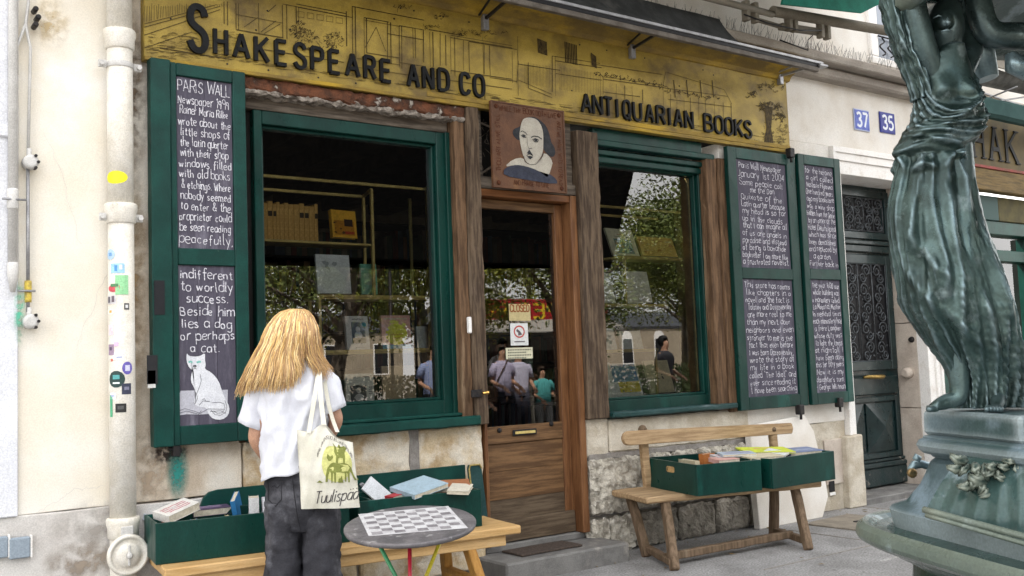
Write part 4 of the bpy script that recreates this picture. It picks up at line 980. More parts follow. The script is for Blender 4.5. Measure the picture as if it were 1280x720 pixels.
# white cat on the left board (flat painting), drawn in photograph coordinates on the board
def catp(px, py, lay=1): p = at(px, py, -.082); return Vector((p.x, -.0800 - lay * .0007, p.z))
Mi = Matrix.Translation(-Vector((1.66, -.05, .985)))
def catlayer(name, pts, m, lay, it=2, parent=None):
    bm = bmesh.new(); f = smooth2([(160 + x / 4.5, 440 + y / 4.5) for x, y in pts], it)
    poly(bm, [catp(x, y, lay) for x, y in f]); bmesh.ops.triangulate(bm, faces=bm.faces); bmesh.ops.transform(bm, matrix=Mi, verts=bm.verts)
    return obj(name, bm, m, parent or sl)
m_cat = mat('cat_white', (.70, .71, .74), (.60, .61, .65), .9, 12); m_book = mat('book_white', (.50, .50, .55), (.42, .42, .47), .9, 10)
cb = catlayer('painted_book', [(296, 218), (430, 215), (562, 212), (560, 300), (545, 345), (440, 350), (400, 352), (330, 350), (258, 362), (262, 330)], m_book, 1, 0)
catlayer('painted_cat', [(330, 4), (342, 22), (372, 26), (404, 24), (434, 4), (432, 40), (438, 75), (430, 95), (470, 115), (510, 160), (530, 225), (550, 268), (572, 310), (566, 355), (530, 382), (480, 378), (452, 350), (440, 312), (400, 310), (370, 290), (372, 262), (385, 240), (372, 200), (352, 165), (358, 110), (372, 104), (345, 92), (328, 50)], m_cat, 3, 1)
bm = bmesh.new()
def cl(pts, w_=.003):
    P = [catp(160 + x / 4.5, 440 + y / 4.5) for x, y in pts]
    ribbon(bm, [(p.x, p.z) for p in P], w_, Vector((0, -.08, 0)), XN, ZN, OUT, .0035)
for pts in ([(405, 125), (412, 160), (400, 200), (385, 235)], [(385, 235), (390, 260), (378, 290), (365, 285)], [(400, 300), (420, 275), (460, 278)], [(415, 270), (430, 262), (436, 276)], [(262, 340), (320, 318), (380, 335), (405, 345)], [(268, 350), (330, 332), (390, 348)], [(405, 345), (450, 320), (540, 322)], [(395, 352), (412, 330)], [(545, 272), (556, 310), (548, 340), (520, 356), (488, 352), (466, 326)], [(470, 286), (516, 282), (540, 292), (545, 318), (530, 342), (500, 344), (480, 330)], [(365, 82), (385, 82), (374, 90), (365, 82)], [(374, 90), (366, 98)], [(374, 90), (386, 97)], [(460, 335), (520, 330), (548, 345)]): cl(pts, .0025)
cl([(366, 78), (384, 78)], .009)
bmesh.ops.transform(bm, matrix=Mi, verts=bm.verts); obj('cat_outline', bm, flat((.10, .10, .12), .9), sl)
bm = bmesh.new(); cl([(340, 58), (352, 53), (362, 60)], .010); cl([(386, 60), (398, 54), (410, 55)], .010); bmesh.ops.transform(bm, matrix=Mi, verts=bm.verts); obj('cat_eyes', bm, flat((.20, .50, .44), .9), sl)
bm = bmesh.new()
for (x, y) in ((262, 128), (271, 213)): p = catp(160 + x / 4.5, 440 + y / 4.5); box(bm, p.x - .014, p.x + .014, -.086, -.080, p.z - .014, p.z + .014, .002)
bmesh.ops.transform(bm, matrix=Mi, verts=bm.verts); obj('iron_plates', bm, m_iron, sl)

sr1 = shutter('wide green chalkboard shutter right of the second window, hung on the timber jamb', 6.07, 6.905, .915, 3.022, -.05, .045, 2.107 * .517,
    [(["This store has rooms", "like chapters in a", "novel and the fact is", "Tolstoy and Dostoyevsky", "are more real to me", "than my next door", "neighbors and even", "stranger to me is the", "fact that even before", "I was born Dostoyevsky", "wrote the story of", "my life in a book", 'called "The Idiot" and', "ever since reading it", "I have been searching"], 1.15, .0043),
     ([("Paris Wall Newspaper", 1.1), ("January 1st 2004", 1.25), "Some people call", "me the Don", "Quixote of the", "Latin quarter because", "my head is so far", "up in the clouds", "that I can imagine all", "of us are angels in", "paradise and instead", "of being a bonafide", "bookseller I am more like", "a frustrated novelist."], 1.15, .0044)], fw=(.10, .11), seed=3, botb=.10, topb=.09)
sr2 = shutter('narrow green chalkboard shutter leaf nearest the old doorway', 6.925, 7.50, .915, 3.04, -.075, .04, 2.125 * .517,
    [(["the year 1600 our", "whole building was", "a monastery called", "La Maison du Mustier", "In medieval times", "each monastery had", "a frere Lampier", "whose duty was", "to light the lamps", "at nightfall. I", "have been doing", "this for fifty years", "Now it is my", "daughter's turn.", "- George Whitman"], 1.12, .0042),
     (["for the heroine", "a girl called", "Nastasia Filipovna", "One hundred years", "ago my bookstore", "was a wine shop", "hidden from the Seine", "by an annex of the", "Hotel Dieu hospital", "which has since", "been demolished", "and replaced by", "a garden.", "Further back in"], 1.12, .0042)], fw=(.075, .085), seed=4, botb=.095, topb=.085)
for (s_, px, py) in ((sr1, 997, 512), (sr2, 1046, 503), (sr1, 985, 192)):
    p = at(px, py, -.09); bm = bmesh.new(); box(bm, p.x - .03, p.x + .03, -.14, -.085, p.z - .04, p.z + .04, .006); tube(bm, [(p.x, -.12, p.z - .03), (p.x, -.12, p.z - .08)], .012, 6)
    o = obj('hinge', bm, m_iron, s_); o.location = -Vector(s_.location)

# ------------------------------------------------------------------ number plates
def plate(px, py, w_, h_, txt, label, worn):
    c = at(px, py, -.0); s = thing('number_plate', label, 'number plate', (c.x, -.012, c.z))
    mb = mat('enamel_blue_%s' % txt, (.03, .06, .36) if worn else (.01, .018, .20), (.10, .15, .50) if worn else (.02, .03, .26), .3, 14)
    bm = bmesh.new(); box(bm, -w_ / 2, w_ / 2, 0, .008, -h_ / 2, h_ / 2, .003); obj('rim', bm, flat((.45, .5, .7), .4) if worn else mb, s)
    bm = bmesh.new(); box(bm, -w_ / 2 + .01, w_ / 2 - .01, -.003, .0, -h_ / 2 + .01, h_ / 2 - .01, .001); obj('field', bm, mb, s)
    bm = bmesh.new(); k = h_ * .64 / 8; 
    write(bm, txt, Vector((-w_ * .33, -.003, -h_ * .32)), XN, ZN, OUT, k, w_ * .66, .024, .001, gap=1.4); obj('digits', bm, flat((.75, .78, .85), .4), s)
plate(1076, 150.5, .235, .20, '37', 'faded blue enamel number plate reading 37 on the white wall', True)
plate(1108, 154, .245, .20, '35', 'dark blue enamel number plate reading 35 next to the statue', False)
# ------------------------------------------------------------------ old doorway of the next house
YD = .32
nh = thing('doorway_house', 'white walled house front with a carved white casing round an old green double locked door', 'house', (8.25, 0, 0))
NO = Vector((8.25, 0, 0))
def npart(name, bm, m, parent=None, **k):
    bmesh.ops.translate(bm, vec=-NO, verts=bm.verts); return obj(name, bm, m, parent or nh, **k)
DX0, DX1 = 7.65, 8.84
bm = bmesh.new()
for k, (a, b, y) in enumerate(((7.515, 7.55, -.045), (7.551, 7.60, -.03), (7.601, DX0, -.012))): rough(bm, a, b, y, .1, .62, 3.18 - .07 * k, .2, .002, .003, 90 + k)
for k, (a, b, y) in enumerate(((DX1 + .165, DX1 + .20, -.045), (DX1 + .10, DX1 + .164, -.03), (DX1, DX1 + .099, -.012))): rough(bm, a, b, y, .1, .0, 3.18 - .07 * k, .2, .002, .003, 93 + k)
for k, (a, b, y) in enumerate(((3.13, 3.18, -.048), (3.06, 3.129, -.033), (2.94, 3.059, -.015))): rough(bm, 7.515 + .04 * k, 9.04 - .04 * k, y, .1, a, b, .2, .002, .003, 96 + k)
npart('door_casing', bm, m_casing)
bm = bmesh.new(); rough(bm, 7.42, DX0 + .004, -.07, .1, .0, .618, .05, .006, .01, 99); npart('casing_plinth', bm, m_stonew)
m_reveal = mat('pinkish_stone', (.56, .49, .42), (.46, .39, .33), .85, 5, .3, 50, c3=(.60, .54, .47), s3=3)
for z0, z1 in ((0, .78), (.785, 1.6), (1.605, 2.94)):
    bm = bmesh.new(); rough(bm, DX1, DX1 + .2, .101, .5, z0, z1, .05, .003, .004, int(z0 * 10)); npart('reveal_stone', bm, m_reveal)
bm = bmesh.new(); rough(bm, 7.50, DX0, .101, .5, 0, 2.94, .1, .003, .004, 4); npart('reveal_stone', bm, m_reveal)
bm = bmesh.new(); rough(bm, 7.5, 9.0, .101, .5, 2.941, 3.2, .1, .003, .004, 4); npart('reveal_head', bm, m_casing)
bm = bmesh.new(); box(bm, 7.5, 9.2, .5, .6, 0, 3.5); npart('back_wall', bm, m_dark)
bm = bmesh.new(); rough(bm, DX0, DX1, -.05, .5, -.02, .055, .08, .004, .01, 7); npart('door_step', bm, m_kerb)
m_dgreen = mat('blackish_green_paint', (.010, .026, .027), (.006, .016, .017), .35, 6, .15, 60, c3=(.10, .11, .10), s3=24, t3=(.71, .76), bdist=.003, rvar=.12, coat=.3)
bm = bmesh.new(); box(bm, DX0, DX1, YD, YD + .05, .06, 2.94, .003)
od = npart('old_door', bm, m_dgreen, label='tall blackish green door with iron scroll grilles')
def dpn(name, bm, m): return npart(name, bm, m, od)
def fr4(x0, x1, z0, z1, w_, y0, y1, m, nm):
    for (a, b, c, d) in ((x0, x0 + w_, z0, z1), (x1 - w_, x1, z0, z1), (x0 + w_, x1 - w_, z0, z0 + w_), (x0 + w_, x1 - w_, z1 - w_, z1)):
        bm = bmesh.new(); box(bm, a, b, y0, y1, c, d, .006); dpn(nm, bm, m)
gx0, gx1 = 7.80, 8.70
fr4(DX0 + .02, DX1 - .02, 2.42, 2.9, .07, YD - .03, YD, m_dgreen, 'transom_frame')
fr4(gx0 - .10, gx1 + .10, 1.16, 2.27, .09, YD - .03, YD, m_dgreen, 'panel_frame')
bm = bmesh.new(); box(bm, DX0 + .01, DX1 - .01, YD - .07, YD - .0, 2.36, 2.40, .008); box(bm, DX0 + .01, DX1 - .01, YD - .05, YD - .001, 2.29, 2.358, .008); dpn('transom_rail', bm, m_dgreen)
def scroll(bm, cx, cz, r, s=1, turns=1.6, rad=.0075, y=YD - .02, flip=1):
    pts = []
    for k in range(19):
        t = k / 18; a = t * turns * 6.283; q = r * (1 - .82 * t); pts.append((cx + s * q * math.cos(a), y + .004 * math.sin(a * 2), cz + flip * q * math.sin(a)))
    tube(bm, pts, [rad * (1 - .3 * k / 18) for k in range(19)], 5)
def grille(x0, x1, z0, z1, nx, nz_, name):
    bm = bmesh.new(); cw, ch_ = (x1 - x0) / nx, (z1 - z0) / nz_
    for i in range(nx):
        for j in range(nz_):
            cx, cz = x0 + (i + .5) * cw, z0 + (j + .5) * ch_
            s = 1 if (i + j) % 2 else -1; r = min(cw, ch_) * .36
            scroll(bm, cx - cw * .12 * s, cz + ch_ * .16, r, s); scroll(bm, cx + cw * .14 * s, cz - ch_ * .2, r * .8, -s, flip=-1)
            for q in range(3):
                a = random.Random(i * 9 + j * 3 + q).uniform(0, 6.28); p = Vector((cx + cw * .4 * math.cos(a), YD - .02, cz + ch_ * .4 * math.sin(a)))
                poly(bm, [p + Vector((.018 * math.cos(a), -.004, .018 * math.sin(a))), p + Vector((.012 * math.cos(a + 2), 0, .012 * math.sin(a + 2))), p + Vector((.012 * math.cos(a + 4), 0, .012 * math.sin(a + 4)))], (0, .005, 0))
    for i in range(nx + 1): x = x0 + i * cw; tube(bm, [(x, YD - .018, z0), (x, YD - .018, z1)], .006, 5)
    for j in (0, nz_): z = z0 + j * ch_; tube(bm, [(x0, YD - .018, z), (x1, YD - .018, z)], .007, 5)
    dpn(name, bm, mat('grille_iron_' + name, (.05, .055, .06), (.10, .11, .12), .4, 30, metal=.4))
bm = bmesh.new(); box(bm, gx0 - .02, gx1 + .02, YD - .004, YD - .001, 1.24, 2.19); box(bm, 7.80, 8.70, YD - .004, YD - .001, 2.49, 2.83); dpn('dark_backing', bm, m_black)
grille(gx0, gx1, 1.25, 2.18, 4, 5, 'scroll_grille')
grille(7.78, 8.72, 2.50, 2.82, 6, 2, 'transom_grille')
bm = bmesh.new(); box(bm, DX0 + .05, DX1 - .05, YD - .03, YD - .0, .93, 1.10, .008); dpn('lock_rail', bm, m_dgreen)
bm = bmesh.new(); hc = at(1092, 471, YD - .05); tube(bm, [(hc.x - .17, YD - .06, hc.z), (hc.x - .12, YD - .075, hc.z + .005), (hc.x + .1, YD - .075, hc.z - .004), (hc.x + .16, YD - .06, hc.z)], [.012, .018, .022, .012], 10)
for s in (-.12, .1): tube(bm, [(hc.x + s, YD - .07, hc.z), (hc.x + s, YD - .02, hc.z)], .012, 8)
dpn('handle', bm, mat('aged_brass', (.42, .28, .08), (.25, .17, .06), .35, 30, metal=.8))
# lower raised panel with pyramid field
def pyramid(x0, x1, z0, z1):
    bm = bmesh.new(); y = YD - .012; d = .05; xm = (x0 + x1) / 2; zm = (z0 + z1) / 2
    o = [Vector((x0, y, z0)), Vector((x1, y, z0)), Vector((x1, y, z1)), Vector((x0, y, z1))]; a, b = Vector((xm, y - d, z0 + (x1 - x0) * .5)), Vector((xm, y - d, z1 - (x1 - x0) * .5))
    vs = [bm.verts.new(p) for p in o + [a, b]]
    for f in ((0, 1, 4), (1, 2, 5, 4), (2, 3, 5), (3, 0, 4, 5)): bm.faces.new([vs[i] for i in f])
    dpn('raised_panel', bm, m_dgreen)
fr4(7.72, 8.77, .33, .91, .05, YD - .035, YD, m_dgreen, 'panel_frame')
pyramid(7.78, 8.23, .39, .85); pyramid(8.26, 8.71, .39, .85)
bm = bmesh.new(); box(bm, DX0 + .03, DX1 - .03, YD - .06, YD, .245, .29, .01); box(bm, DX0 + .02, DX1 - .02, YD - .035, YD - .001, .295, .32, .006); rough(bm, DX0 + .02, DX1 - .02, YD - .045, YD, .075, .24, .05, .004, .008, 5); dpn('kick_board', bm, mat('scuffed_green_board', (.012, .028, .028), (.03, .04, .04), .5, 8, .5, 50, c3=(.30, .26, .22), s3=7, t3=(.6, .68)))
bm = bmesh.new(); p = at(1112, 228, YD - .1); box(bm, p.x - .1, p.x + .12, YD - .14, YD - .06, p.z - .02, p.z + .04, .006); dpn('light_fitting', bm, m_casing)
bm = bmesh.new()
p = at(1138, 420, .15); tube(bm, [(DX1 + .01, p.y, 1.44), (DX1 - .03, p.y, 1.44)], [.035, .02], 10); npart('iron_knob', bm, m_iron)
bm = bmesh.new(); tube(bm, [(DX1 + .02, .2, 1.12), (DX1 - .06, .2, 1.12), (DX1 - .09, .2, 1.12)], [.055, .05, .03], 12); npart('bumper_stone', bm, m_reveal)
# small hatch with a black opening low on the wall beside the doorway
bm = bmesh.new(); a = at(1052, 560, -.0); hx0, hx1 = at(1030, 572, 0).x, at(1053, 571, 0).x
rough(bm, hx0 + .0, hx1, -.012, .02, .22, .60, .06, .003, .004, 8); hs = npart('wall_hatch', bm, m_reveal)
bm = bmesh.new(); p = at(1040, 608, -.014); box(bm, p.x - .035, p.x + .035, -.016, -.0125, p.z - .045, p.z + .045); npart('black_opening', bm, m_black, hs)
bm = bmesh.new(); box(bm, p.x - .04, p.x + .04, -.02, -.0125, p.z - .075, p.z - .05, .003); npart('white_lip', bm, m_casing, hs)

# leaning pale slab behind the right bench
bm = bmesh.new()
xa, xb = at(935, 600, -.12).x + .05, 6.98
pts = [(xa, 0), (xa + .02, .45), (xa + .04, .80), (xb - .12, .84), (xb - .03, .70), (xb + .02, .3), (xb + .03, .16), (xb - .08, .0)]
vs = []
poly(bm, [(x, 0, z) for x, z in pts], (0, .06, 0))
bmesh.ops.bevel(bm, geom=list(bm.edges), offset=.006, segments=1, affect='EDGES')
o = obj('stone_slab', bm, m_white, label='pale grey slab leaning on the wall behind the right end of the bench', cat='slab')
o.location = (0, -.17, .0); o.rotation_euler = (R_(-6), 0, 0)

# ------------------------------------------------------------------ green cafe front beyond the doorway
cf = thing('cafe_shopfront', 'dark green bookshop cafe front at the right edge behind the statue', 'shopfront', (10.5, 0, 0))
CO = Vector((10.5, 0, 0))
def cpart(name, bm, m, parent=None, **k):
    bmesh.ops.translate(bm, vec=-CO, verts=bm.verts); return obj(name, bm, m, parent or cf, **k)
m_cg = mat('cafe_green_paint', (.005, .060, .045), (.003, .04, .03), .4, 5, .1, 60)
zz = lambda px, py, y=0: at(px, py, y).z
bm = bmesh.new(); box(bm, 9.045, 9.75, -.02, .3, 0, 2.95, .004); cpart('green_panel', bm, m_cg)
bm = bmesh.new(); box(bm, 9.60, 9.80, -.07, .0, 0, 2.9, .006); cpart('pilaster', bm, m_cg)
for q_ in ((9.75, 14, .0, .3, 0, .9, .004), (9.75, 14, .02, .2, 2.52, 2.66, .006), (9.75, 14, .04, .2, 2.24, 2.36, .006)): bm = bmesh.new(); box(bm, *q_); cpart('rail', bm, m_cg)
for q_ in ((11.05, 11.25, -.02, .2, .9, 2.515, .006), (9.81, 9.93, .0, .2, .9, 2.23, .006)): bm = bmesh.new(); box(bm, *q_); cpart('stile', bm, m_cg)
pane(9.75, 14, .9, 2.6, .12, cf, -CO)
bm = bmesh.new(); box(bm, 9.75, 14, 1.2, 1.3, 0, 3); cpart('dark_interior', bm, m_dark)
bm = bmesh.new(); box(bm, 9.81, 10.36, .0, .2, 2.662, 2.92, .006); cpart('panel', bm, mat('dark_green_panel', (.01, .05, .045), None, .5))
bm = bmesh.new(); box(bm, 10.361, 14, .0, .2, 2.662, 2.92, .006); cpart('panel', bm, mat('olive_panel', (.10, .085, .03), (.06, .05, .02), .7, 6))
wall(9.4, 27, 4.0, 4.02, m_white, name='upper_band', step=3, amp=0)
bm = bmesh.new(); zb = zz(1240, 214, -.06); rough(bm, 9.55, 13.8, -.12, .0, 2.94, zb - .0, .2, .003, .01, 6); cpart('sign_moulding', bm, wood('cafe_moulding_wood', (.17, .11, .035), (.09, .06, .02), 'x'))
bm = bmesh.new(); box(bm, 9.55, 13.8, -.13, -.0, zb + .0005, zb + .03, .004); cpart('red_strip', bm, mat('red_strip', (.28, .045, .04), (.16, .05, .03), .6, 8))
zt = zz(1240, 155, -.06)
bm = bmesh.new(); box(bm, 9.3, 13.8, -.06, .0, zb + .031, zt + .15, .004); sg = cpart('sign_board', bm, mat('cafe_sign_gold', (.13, .095, .035), (.07, .055, .025), .6, 4, c3=(.17, .12, .03), s3=2))
# lettering SHAKESPEARE, three letters seen
for c, xa, xb_ in (('S', 1193, 1208), ('H', 1217, 1231), ('A', 1238, 1252), ('K', 1258, 1273)):
    a, b = at(xa, 180, -.07), at(xb_, 180, -.07); zb_, zt_ = zz(1245, 200, -.07), zz(1245, 160, -.07)
    gw, sts = strokes(c); bm = bmesh.new(); W = b.x - a.x - .03
    for k, st in enumerate(sts):
        pts = [(gx / gw * W, gy / 8 * (zt_ - zb_)) for gx, gy in st]
        ribbon(bm, pts, .045 if k % 2 == 0 else .028, Vector((a.x, -.06, zb_)), XN, ZN, OUT, 0, .012 + .001 * k)
        if c in 'HAK' :
            for e in (pts[0], pts[-1]):
                if e[1] < .01 or e[1] > zt_ - zb_ - .01: ribbon(bm, [(e[0] - .045, e[1]), (e[0] + .045, e[1])], .014, Vector((a.x, -.06, zb_)), XN, ZN, OUT, 0, .016 + .0007 * k)
    cpart('letter', bm, m_letter, sg)
q = thing('awning', 'dark folded awning with pale frame over the cafe sign', 'awning', (10.5, -.5, 3.9))
def qp(name, bm, m):
    bmesh.ops.translate(bm, vec=(-10.5, .5, -3.9), verts=bm.verts); return obj(name, bm, m, q)
bm = bmesh.new(); a, b = at(1216, 132, -.35), at(1330, 118, -.35); rough(bm, 9.2, 14, -.42, -.3, zz(1245, 150, -.35), zz(1245, 126, -.35), .2, .004, .03, 7); qp('rolled_cloth', bm, mat('dark_teal_cloth', (.012, .045, .042), (.02, .06, .055), .8, 6))
bm = bmesh.new(); beam(bm, at(1215, 62, -.5), at(1340, 95, -.5), .05, .05); beam(bm, at(1214, 70, -.5), at(1340, 102, -.5), .015, .1); qp('front_bar', bm, m_roll)
bm = bmesh.new(); poly(bm, [at(1214, 76, -.45), at(1300, 104, -.45), at(1300, 122, -.3), at(1214, 104, -.3)], (0, .01, 0)); qp('cloth', bm, mat('grey_awning_cloth', (.16, .16, .15), (.09, .09, .085), .9, 8))
bm = bmesh.new(); beam(bm, at(1232, 124, -.2), at(1272, 108, -.48), .03, .012); tube(bm, [at(1214, 100, -.3), at(1220, 122, -.3), at(1228, 128, -.32), at(1250, 126, -.34), at(1290, 120, -.36)], .008, 6); beam(bm, at(1216, 112, -.2), at(1300, 140, -.2), .02, .02); qp('folding_arm', bm, m_alu)
bm = bmesh.new(); poly(bm, [at(1208, 66, -.02), at(1310, 96, -.02), at(1310, 60, -.02), at(1208, 40, -.02)], (0, .012, 0)); cpart('cream_fascia', bm, m_cream)
# ------------------------------------------------------------------ books, small helper
PB = mat('page_paper', (.62, .57, .46), (.50, .45, .35), .9, 40)
def book(label, loc, size, rot, c, prints=(), group=None, mcov=None):
    """size = width, thickness, height; stands upright facing -Y before rot (euler)"""
    w_, t_, h_ = size
    b = thing('book', label, 'book', loc, 0, group); b.rotation_euler = rot
    cm = mcov or flat(c, .45)
    bm = bmesh.new(); box(bm, -w_ / 2, w_ / 2, -t_ / 2, -t_ / 2 + .002, 0, h_, 0); box(bm, -w_ / 2, w_ / 2, t_ / 2 - .002, t_ / 2, 0, h_, 0); box(bm, -w_ / 2, -w_ / 2 + .002, -t_ / 2 + .002, t_ / 2 - .002, 0, h_, 0)
    obj('cover', bm, cm, b)
    bm = bmesh.new(); box(bm, -w_ / 2 + .002, w_ / 2 - .003, -t_ / 2 + .002, t_ / 2 - .002, .002, h_ - .003, 0); obj('pages', bm, PB, b)
    for k, pr in enumerate(prints):
        x0, z0, x1, z1, cc = pr[:5]
        bm = bmesh.new()
        if len(pr) > 5 and pr[5] == 'o':
            n = 18; poly(bm, [((x0 + (x1 - x0) * (.5 + .5 * math.cos(i / n * 6.283)) - .5) * w_, -t_ / 2 - .0006 - k * .0003, (z0 + (z1 - z0) * (.5 + .5 * math.sin(i / n * 6.283))) * h_) for i in range(n)])
        elif len(pr) > 5 and pr[5] == 'l':      # lines of small type or ink squiggles
            r = random.Random(k + int(x0 * 99))
            for i in range(pr[6]):
                z = lerp(z1, z0, (i + .5) / pr[6]) * h_; xx = r.uniform(0, .2)
                pts = [((lerp(x0, x1, q / 9) - .5) * w_, z + r.uniform(-1, 1) * .15 * (z1 - z0) * h_ / pr[6]) for q in range(int(xx * 10), 10)]
                if len(pts) > 1: ribbon(bm, pts, (z1 - z0) * h_ / pr[6] * .42, Vector((0, -t_ / 2 - .0006 - k * .0003, 0)), XN, ZN, OUT, 0)
        elif len(pr) > 5 and pr[5] == 's':      # splashes of paint
            r = random.Random(k * 7 + int(x0 * 99))
            for i in range(pr[6]):
                cx, cz = r.uniform(x0, x1), r.uniform(z0, z1); rr_ = r.uniform(.02, .09)
                poly(bm, [((cx + rr_ * math.cos(j / 7 * 6.283) * r.uniform(.6, 1.2) - .5) * w_, -t_ / 2 - .0006 - k * .0003 - i * .00002, (cz + rr_ * .7 * math.sin(j / 7 * 6.283) * r.uniform(.6, 1.2)) * h_) for j in range(7)])
        else:
            poly(bm, [((x0 - .5) * w_, -t_ / 2 - .0006 - k * .0003, z0 * h_), ((x1 - .5) * w_, -t_ / 2 - .0006 - k * .0003, z0 * h_), ((x1 - .5) * w_, -t_ / 2 - .0006 - k * .0003, z1 * h_), ((x0 - .5) * w_, -t_ / 2 - .0006 - k * .0003, z1 * h_)])
        obj('cover_print', bm, flat(cc, .5), b)
    return b
def wbook(label, px0, py0, px1, py1, Y, c, prints=(), tilt=-10, t_=.018, yaw=0, group=None):
    c = tuple(min(.88, q * 1.6) for q in c); prints = [tuple(p[:4]) + (tuple(min(.88, q * 1.45) for q in p[4]),) + tuple(p[5:]) for p in prints]
    a, b = at(px0, (py0 + py1) / 2, Y), at(px1, (py0 + py1) / 2, Y); top, bot = at((px0 + px1) / 2, py0, Y), at((px0 + px1) / 2, py1, Y)
    return book(label, ((a.x + b.x) / 2, Y, bot.z), (b.x - a.x, t_, (top.z - bot.z)), (R_(tilt), 0, R_(yaw)), c, prints, group)

# ------------------------------------------------------------------ display in the left window
def shelf_unit(label, lines, Y, r=.011, group=None):
    o = thing('display_rack', label, 'display rack', (at(lines[0][0][0], lines[0][0][1], Y).x, Y, 1.1))
    for (a, b, *dy) in lines:
        dy0 = dy[0] if dy else 0; dy1 = dy[1] if len(dy) > 1 else dy0
        p, q = at(*a, Y + dy0), at(*b, Y + dy1)
        if abs(a[0] - b[0]) < 18 and abs(a[1] - b[1]) > 30: q.x = p.x
        elif dy0 == dy1: q.z = p.z
        bm = bmesh.new(); beam(bm, p, q, r * 1.7, r * 1.7, (0, 0, 1) if abs(p.z - q.z) < .1 else (0, 1, 0), .002)
        bmesh.ops.translate(bm, vec=-Vector(o.location), verts=bm.verts); obj('rail', bm, m_brass, o)
    return o
def shelf_plank(o, a, b, Y, d, m=None):
    p, q = at(*a, Y), at(*b, Y); bm = bmesh.new(); box(bm, p.x, q.x, Y, Y + d, p.z - .014, p.z, .002); bmesh.ops.translate(bm, vec=-Vector(o.location), verts=bm.verts); obj('shelf', bm, m or m_brass, o)
Yl = .20
ru = shelf_unit('brass display rack in the upper left window holding a row of tan books', [((322, 219), (533, 234)), ((322, 236), (455, 243), .22), ((464, 236), (467, 370)), ((454, 246), (456, 372), .22), ((533, 234), (540, 500)), ((512, 248), (515, 400), .3), ((464, 237), (454, 246), 0, .22)], Yl)
shelf_plank(ru, (318, 298), (466, 301), Yl, .2)
rl = shelf_unit('lower brass display rack in the left window under the yellow faced book', [((398, 370), (542, 369)), ((399, 370), (402, 500)), ((387, 374), (390, 500), .2), ((387, 374), (398, 370), .2, 0), ((400, 440), (537, 438)), ((536, 370), (538, 500))], Yl)
shelf_plank(rl, (399, 371), (542, 369), Yl, .22); shelf_plank(rl, (400, 441), (537, 438), Yl, .22)
rnd = random.Random(12)
p0, p1 = at(322, 298, Yl + .03), at(398, 299, Yl + .03); zt = at(360, 254, Yl + .03).z
n = 13; x = p0.x
ws = [rnd.uniform(.7, 1.4) for _ in range(n)]; tw = sum(ws)
for i in range(n):
    w_ = (p1.x - p0.x) * ws[i] / tw
    book('%s tan volume from the left in the tan row on the upper shelf' % ['first', 'second', 'third', 'fourth', 'fifth', 'sixth', 'seventh', 'eighth', 'ninth', 'tenth', 'eleventh', 'twelfth', 'last'][i], (x + w_ / 2, Yl + .09, p0.z), (.12, w_ * .93, (zt - p0.z) * rnd.uniform(.95, 1.03)), (0, 0, R_(90)), (0, 0, 0), mcov=(m_tan := bpy.data.materials.get('tan_cloth') or mat('tan_cloth', (.68, .42, .13), (.50, .29, .085), .8, 30, .3, 80)), group='tan spines on the upper left shelf',
         prints=()) 
    if i in (2, 3, 9, 10, 12):
        bm = bmesh.new(); box(bm, x + .003, x + w_ * .85, Yl + .026, Yl + .029, lerp(p0.z, zt, .62), lerp(p0.z, zt, .76)); o = bpy.context.scene.collection.objects[-1].parent or bpy.context.scene.collection.objects[-1]
        while o.parent: o = o.parent
        Mi_ = (Matrix.Translation(Vector(o.location)) @ Matrix.Rotation(R_(90), 4, 'Z')).inverted()
        bmesh.ops.transform(bm, matrix=Mi_, verts=bm.verts); obj('spine_label', bm, flat((.05, .035, .02), .8), o)
    x += w_
wbook('orange hardback with a black picture standing beside the tan row', 413, 263, 446, 298, Yl + .08, (.62, .30, .03), [(.1, .1, .9, .62, (.40, .17, .015)), (.5, .42, .85, .68, (.03, .015, .01)), (.5, .14, .9, .24, (.35, .05, .02)), (.08, .12, .45, .62, (.10, .045, .01), 's', 9)], -6, .03, 8)
wbook('pale grey framed sheet in the middle of the left window', 396, 318, 438, 367, Yl + .05, (.50, .53, .54), [(.22, .45, .7, .8, (.30, .33, .34), 's', 6)], -6)
wbook('small greenish card half lost in the glare', 451, 330, 471, 368, Yl + .05, (.12, .30, .22), [(.2, .3, .8, .7, (.25, .4, .3))], -4)
wbook('white book with a blue grey portrait photo on its cover', 432, 395, 462, 438, Yl + .06, (.72, .74, .76), [(.24, .20, .84, .82, (.09, .13, .18)), (.35, .3, .7, .55, (.35, .42, .50), 'o'), (.42, .52, .62, .70, (.40, .42, .44), 'o'), (.25, .20, .84, .36, (.06, .08, .05)), (.70, .68, .9, .82, (.02, .25, .42), 'o'), (.22, .88, .8, .94, (.2, .2, .22), 'l', 1), (.3, .06, .75, .1, (.3, .3, .32), 'l', 1)], -6, .022, 6)
wbook('pink and yellow book with a big yellow face on the cover', 478, 394, 513, 438, Yl + .06, (.72, .30, .30), [(.0, .0, 1, .16, (.25, .50, .62)), (.12, .14, .88, .76, (.78, .66, .04), 'o'), (.2, .7, .8, .84, (.70, .62, .10), 's', 10), (.3, .3, .7, .5, (.45, .35, .02), 'l', 2), (.03, .2, .2, .6, (.75, .45, .5), 's', 6), (.1, .85, .9, .95, (.55, .45, .4), 'l', 1)], -6, .02, -4)
wbook('small pale card at the right end of the middle shelf', 521, 408, 535, 438, Yl + .06, (.42, .46, .46), (), -5)
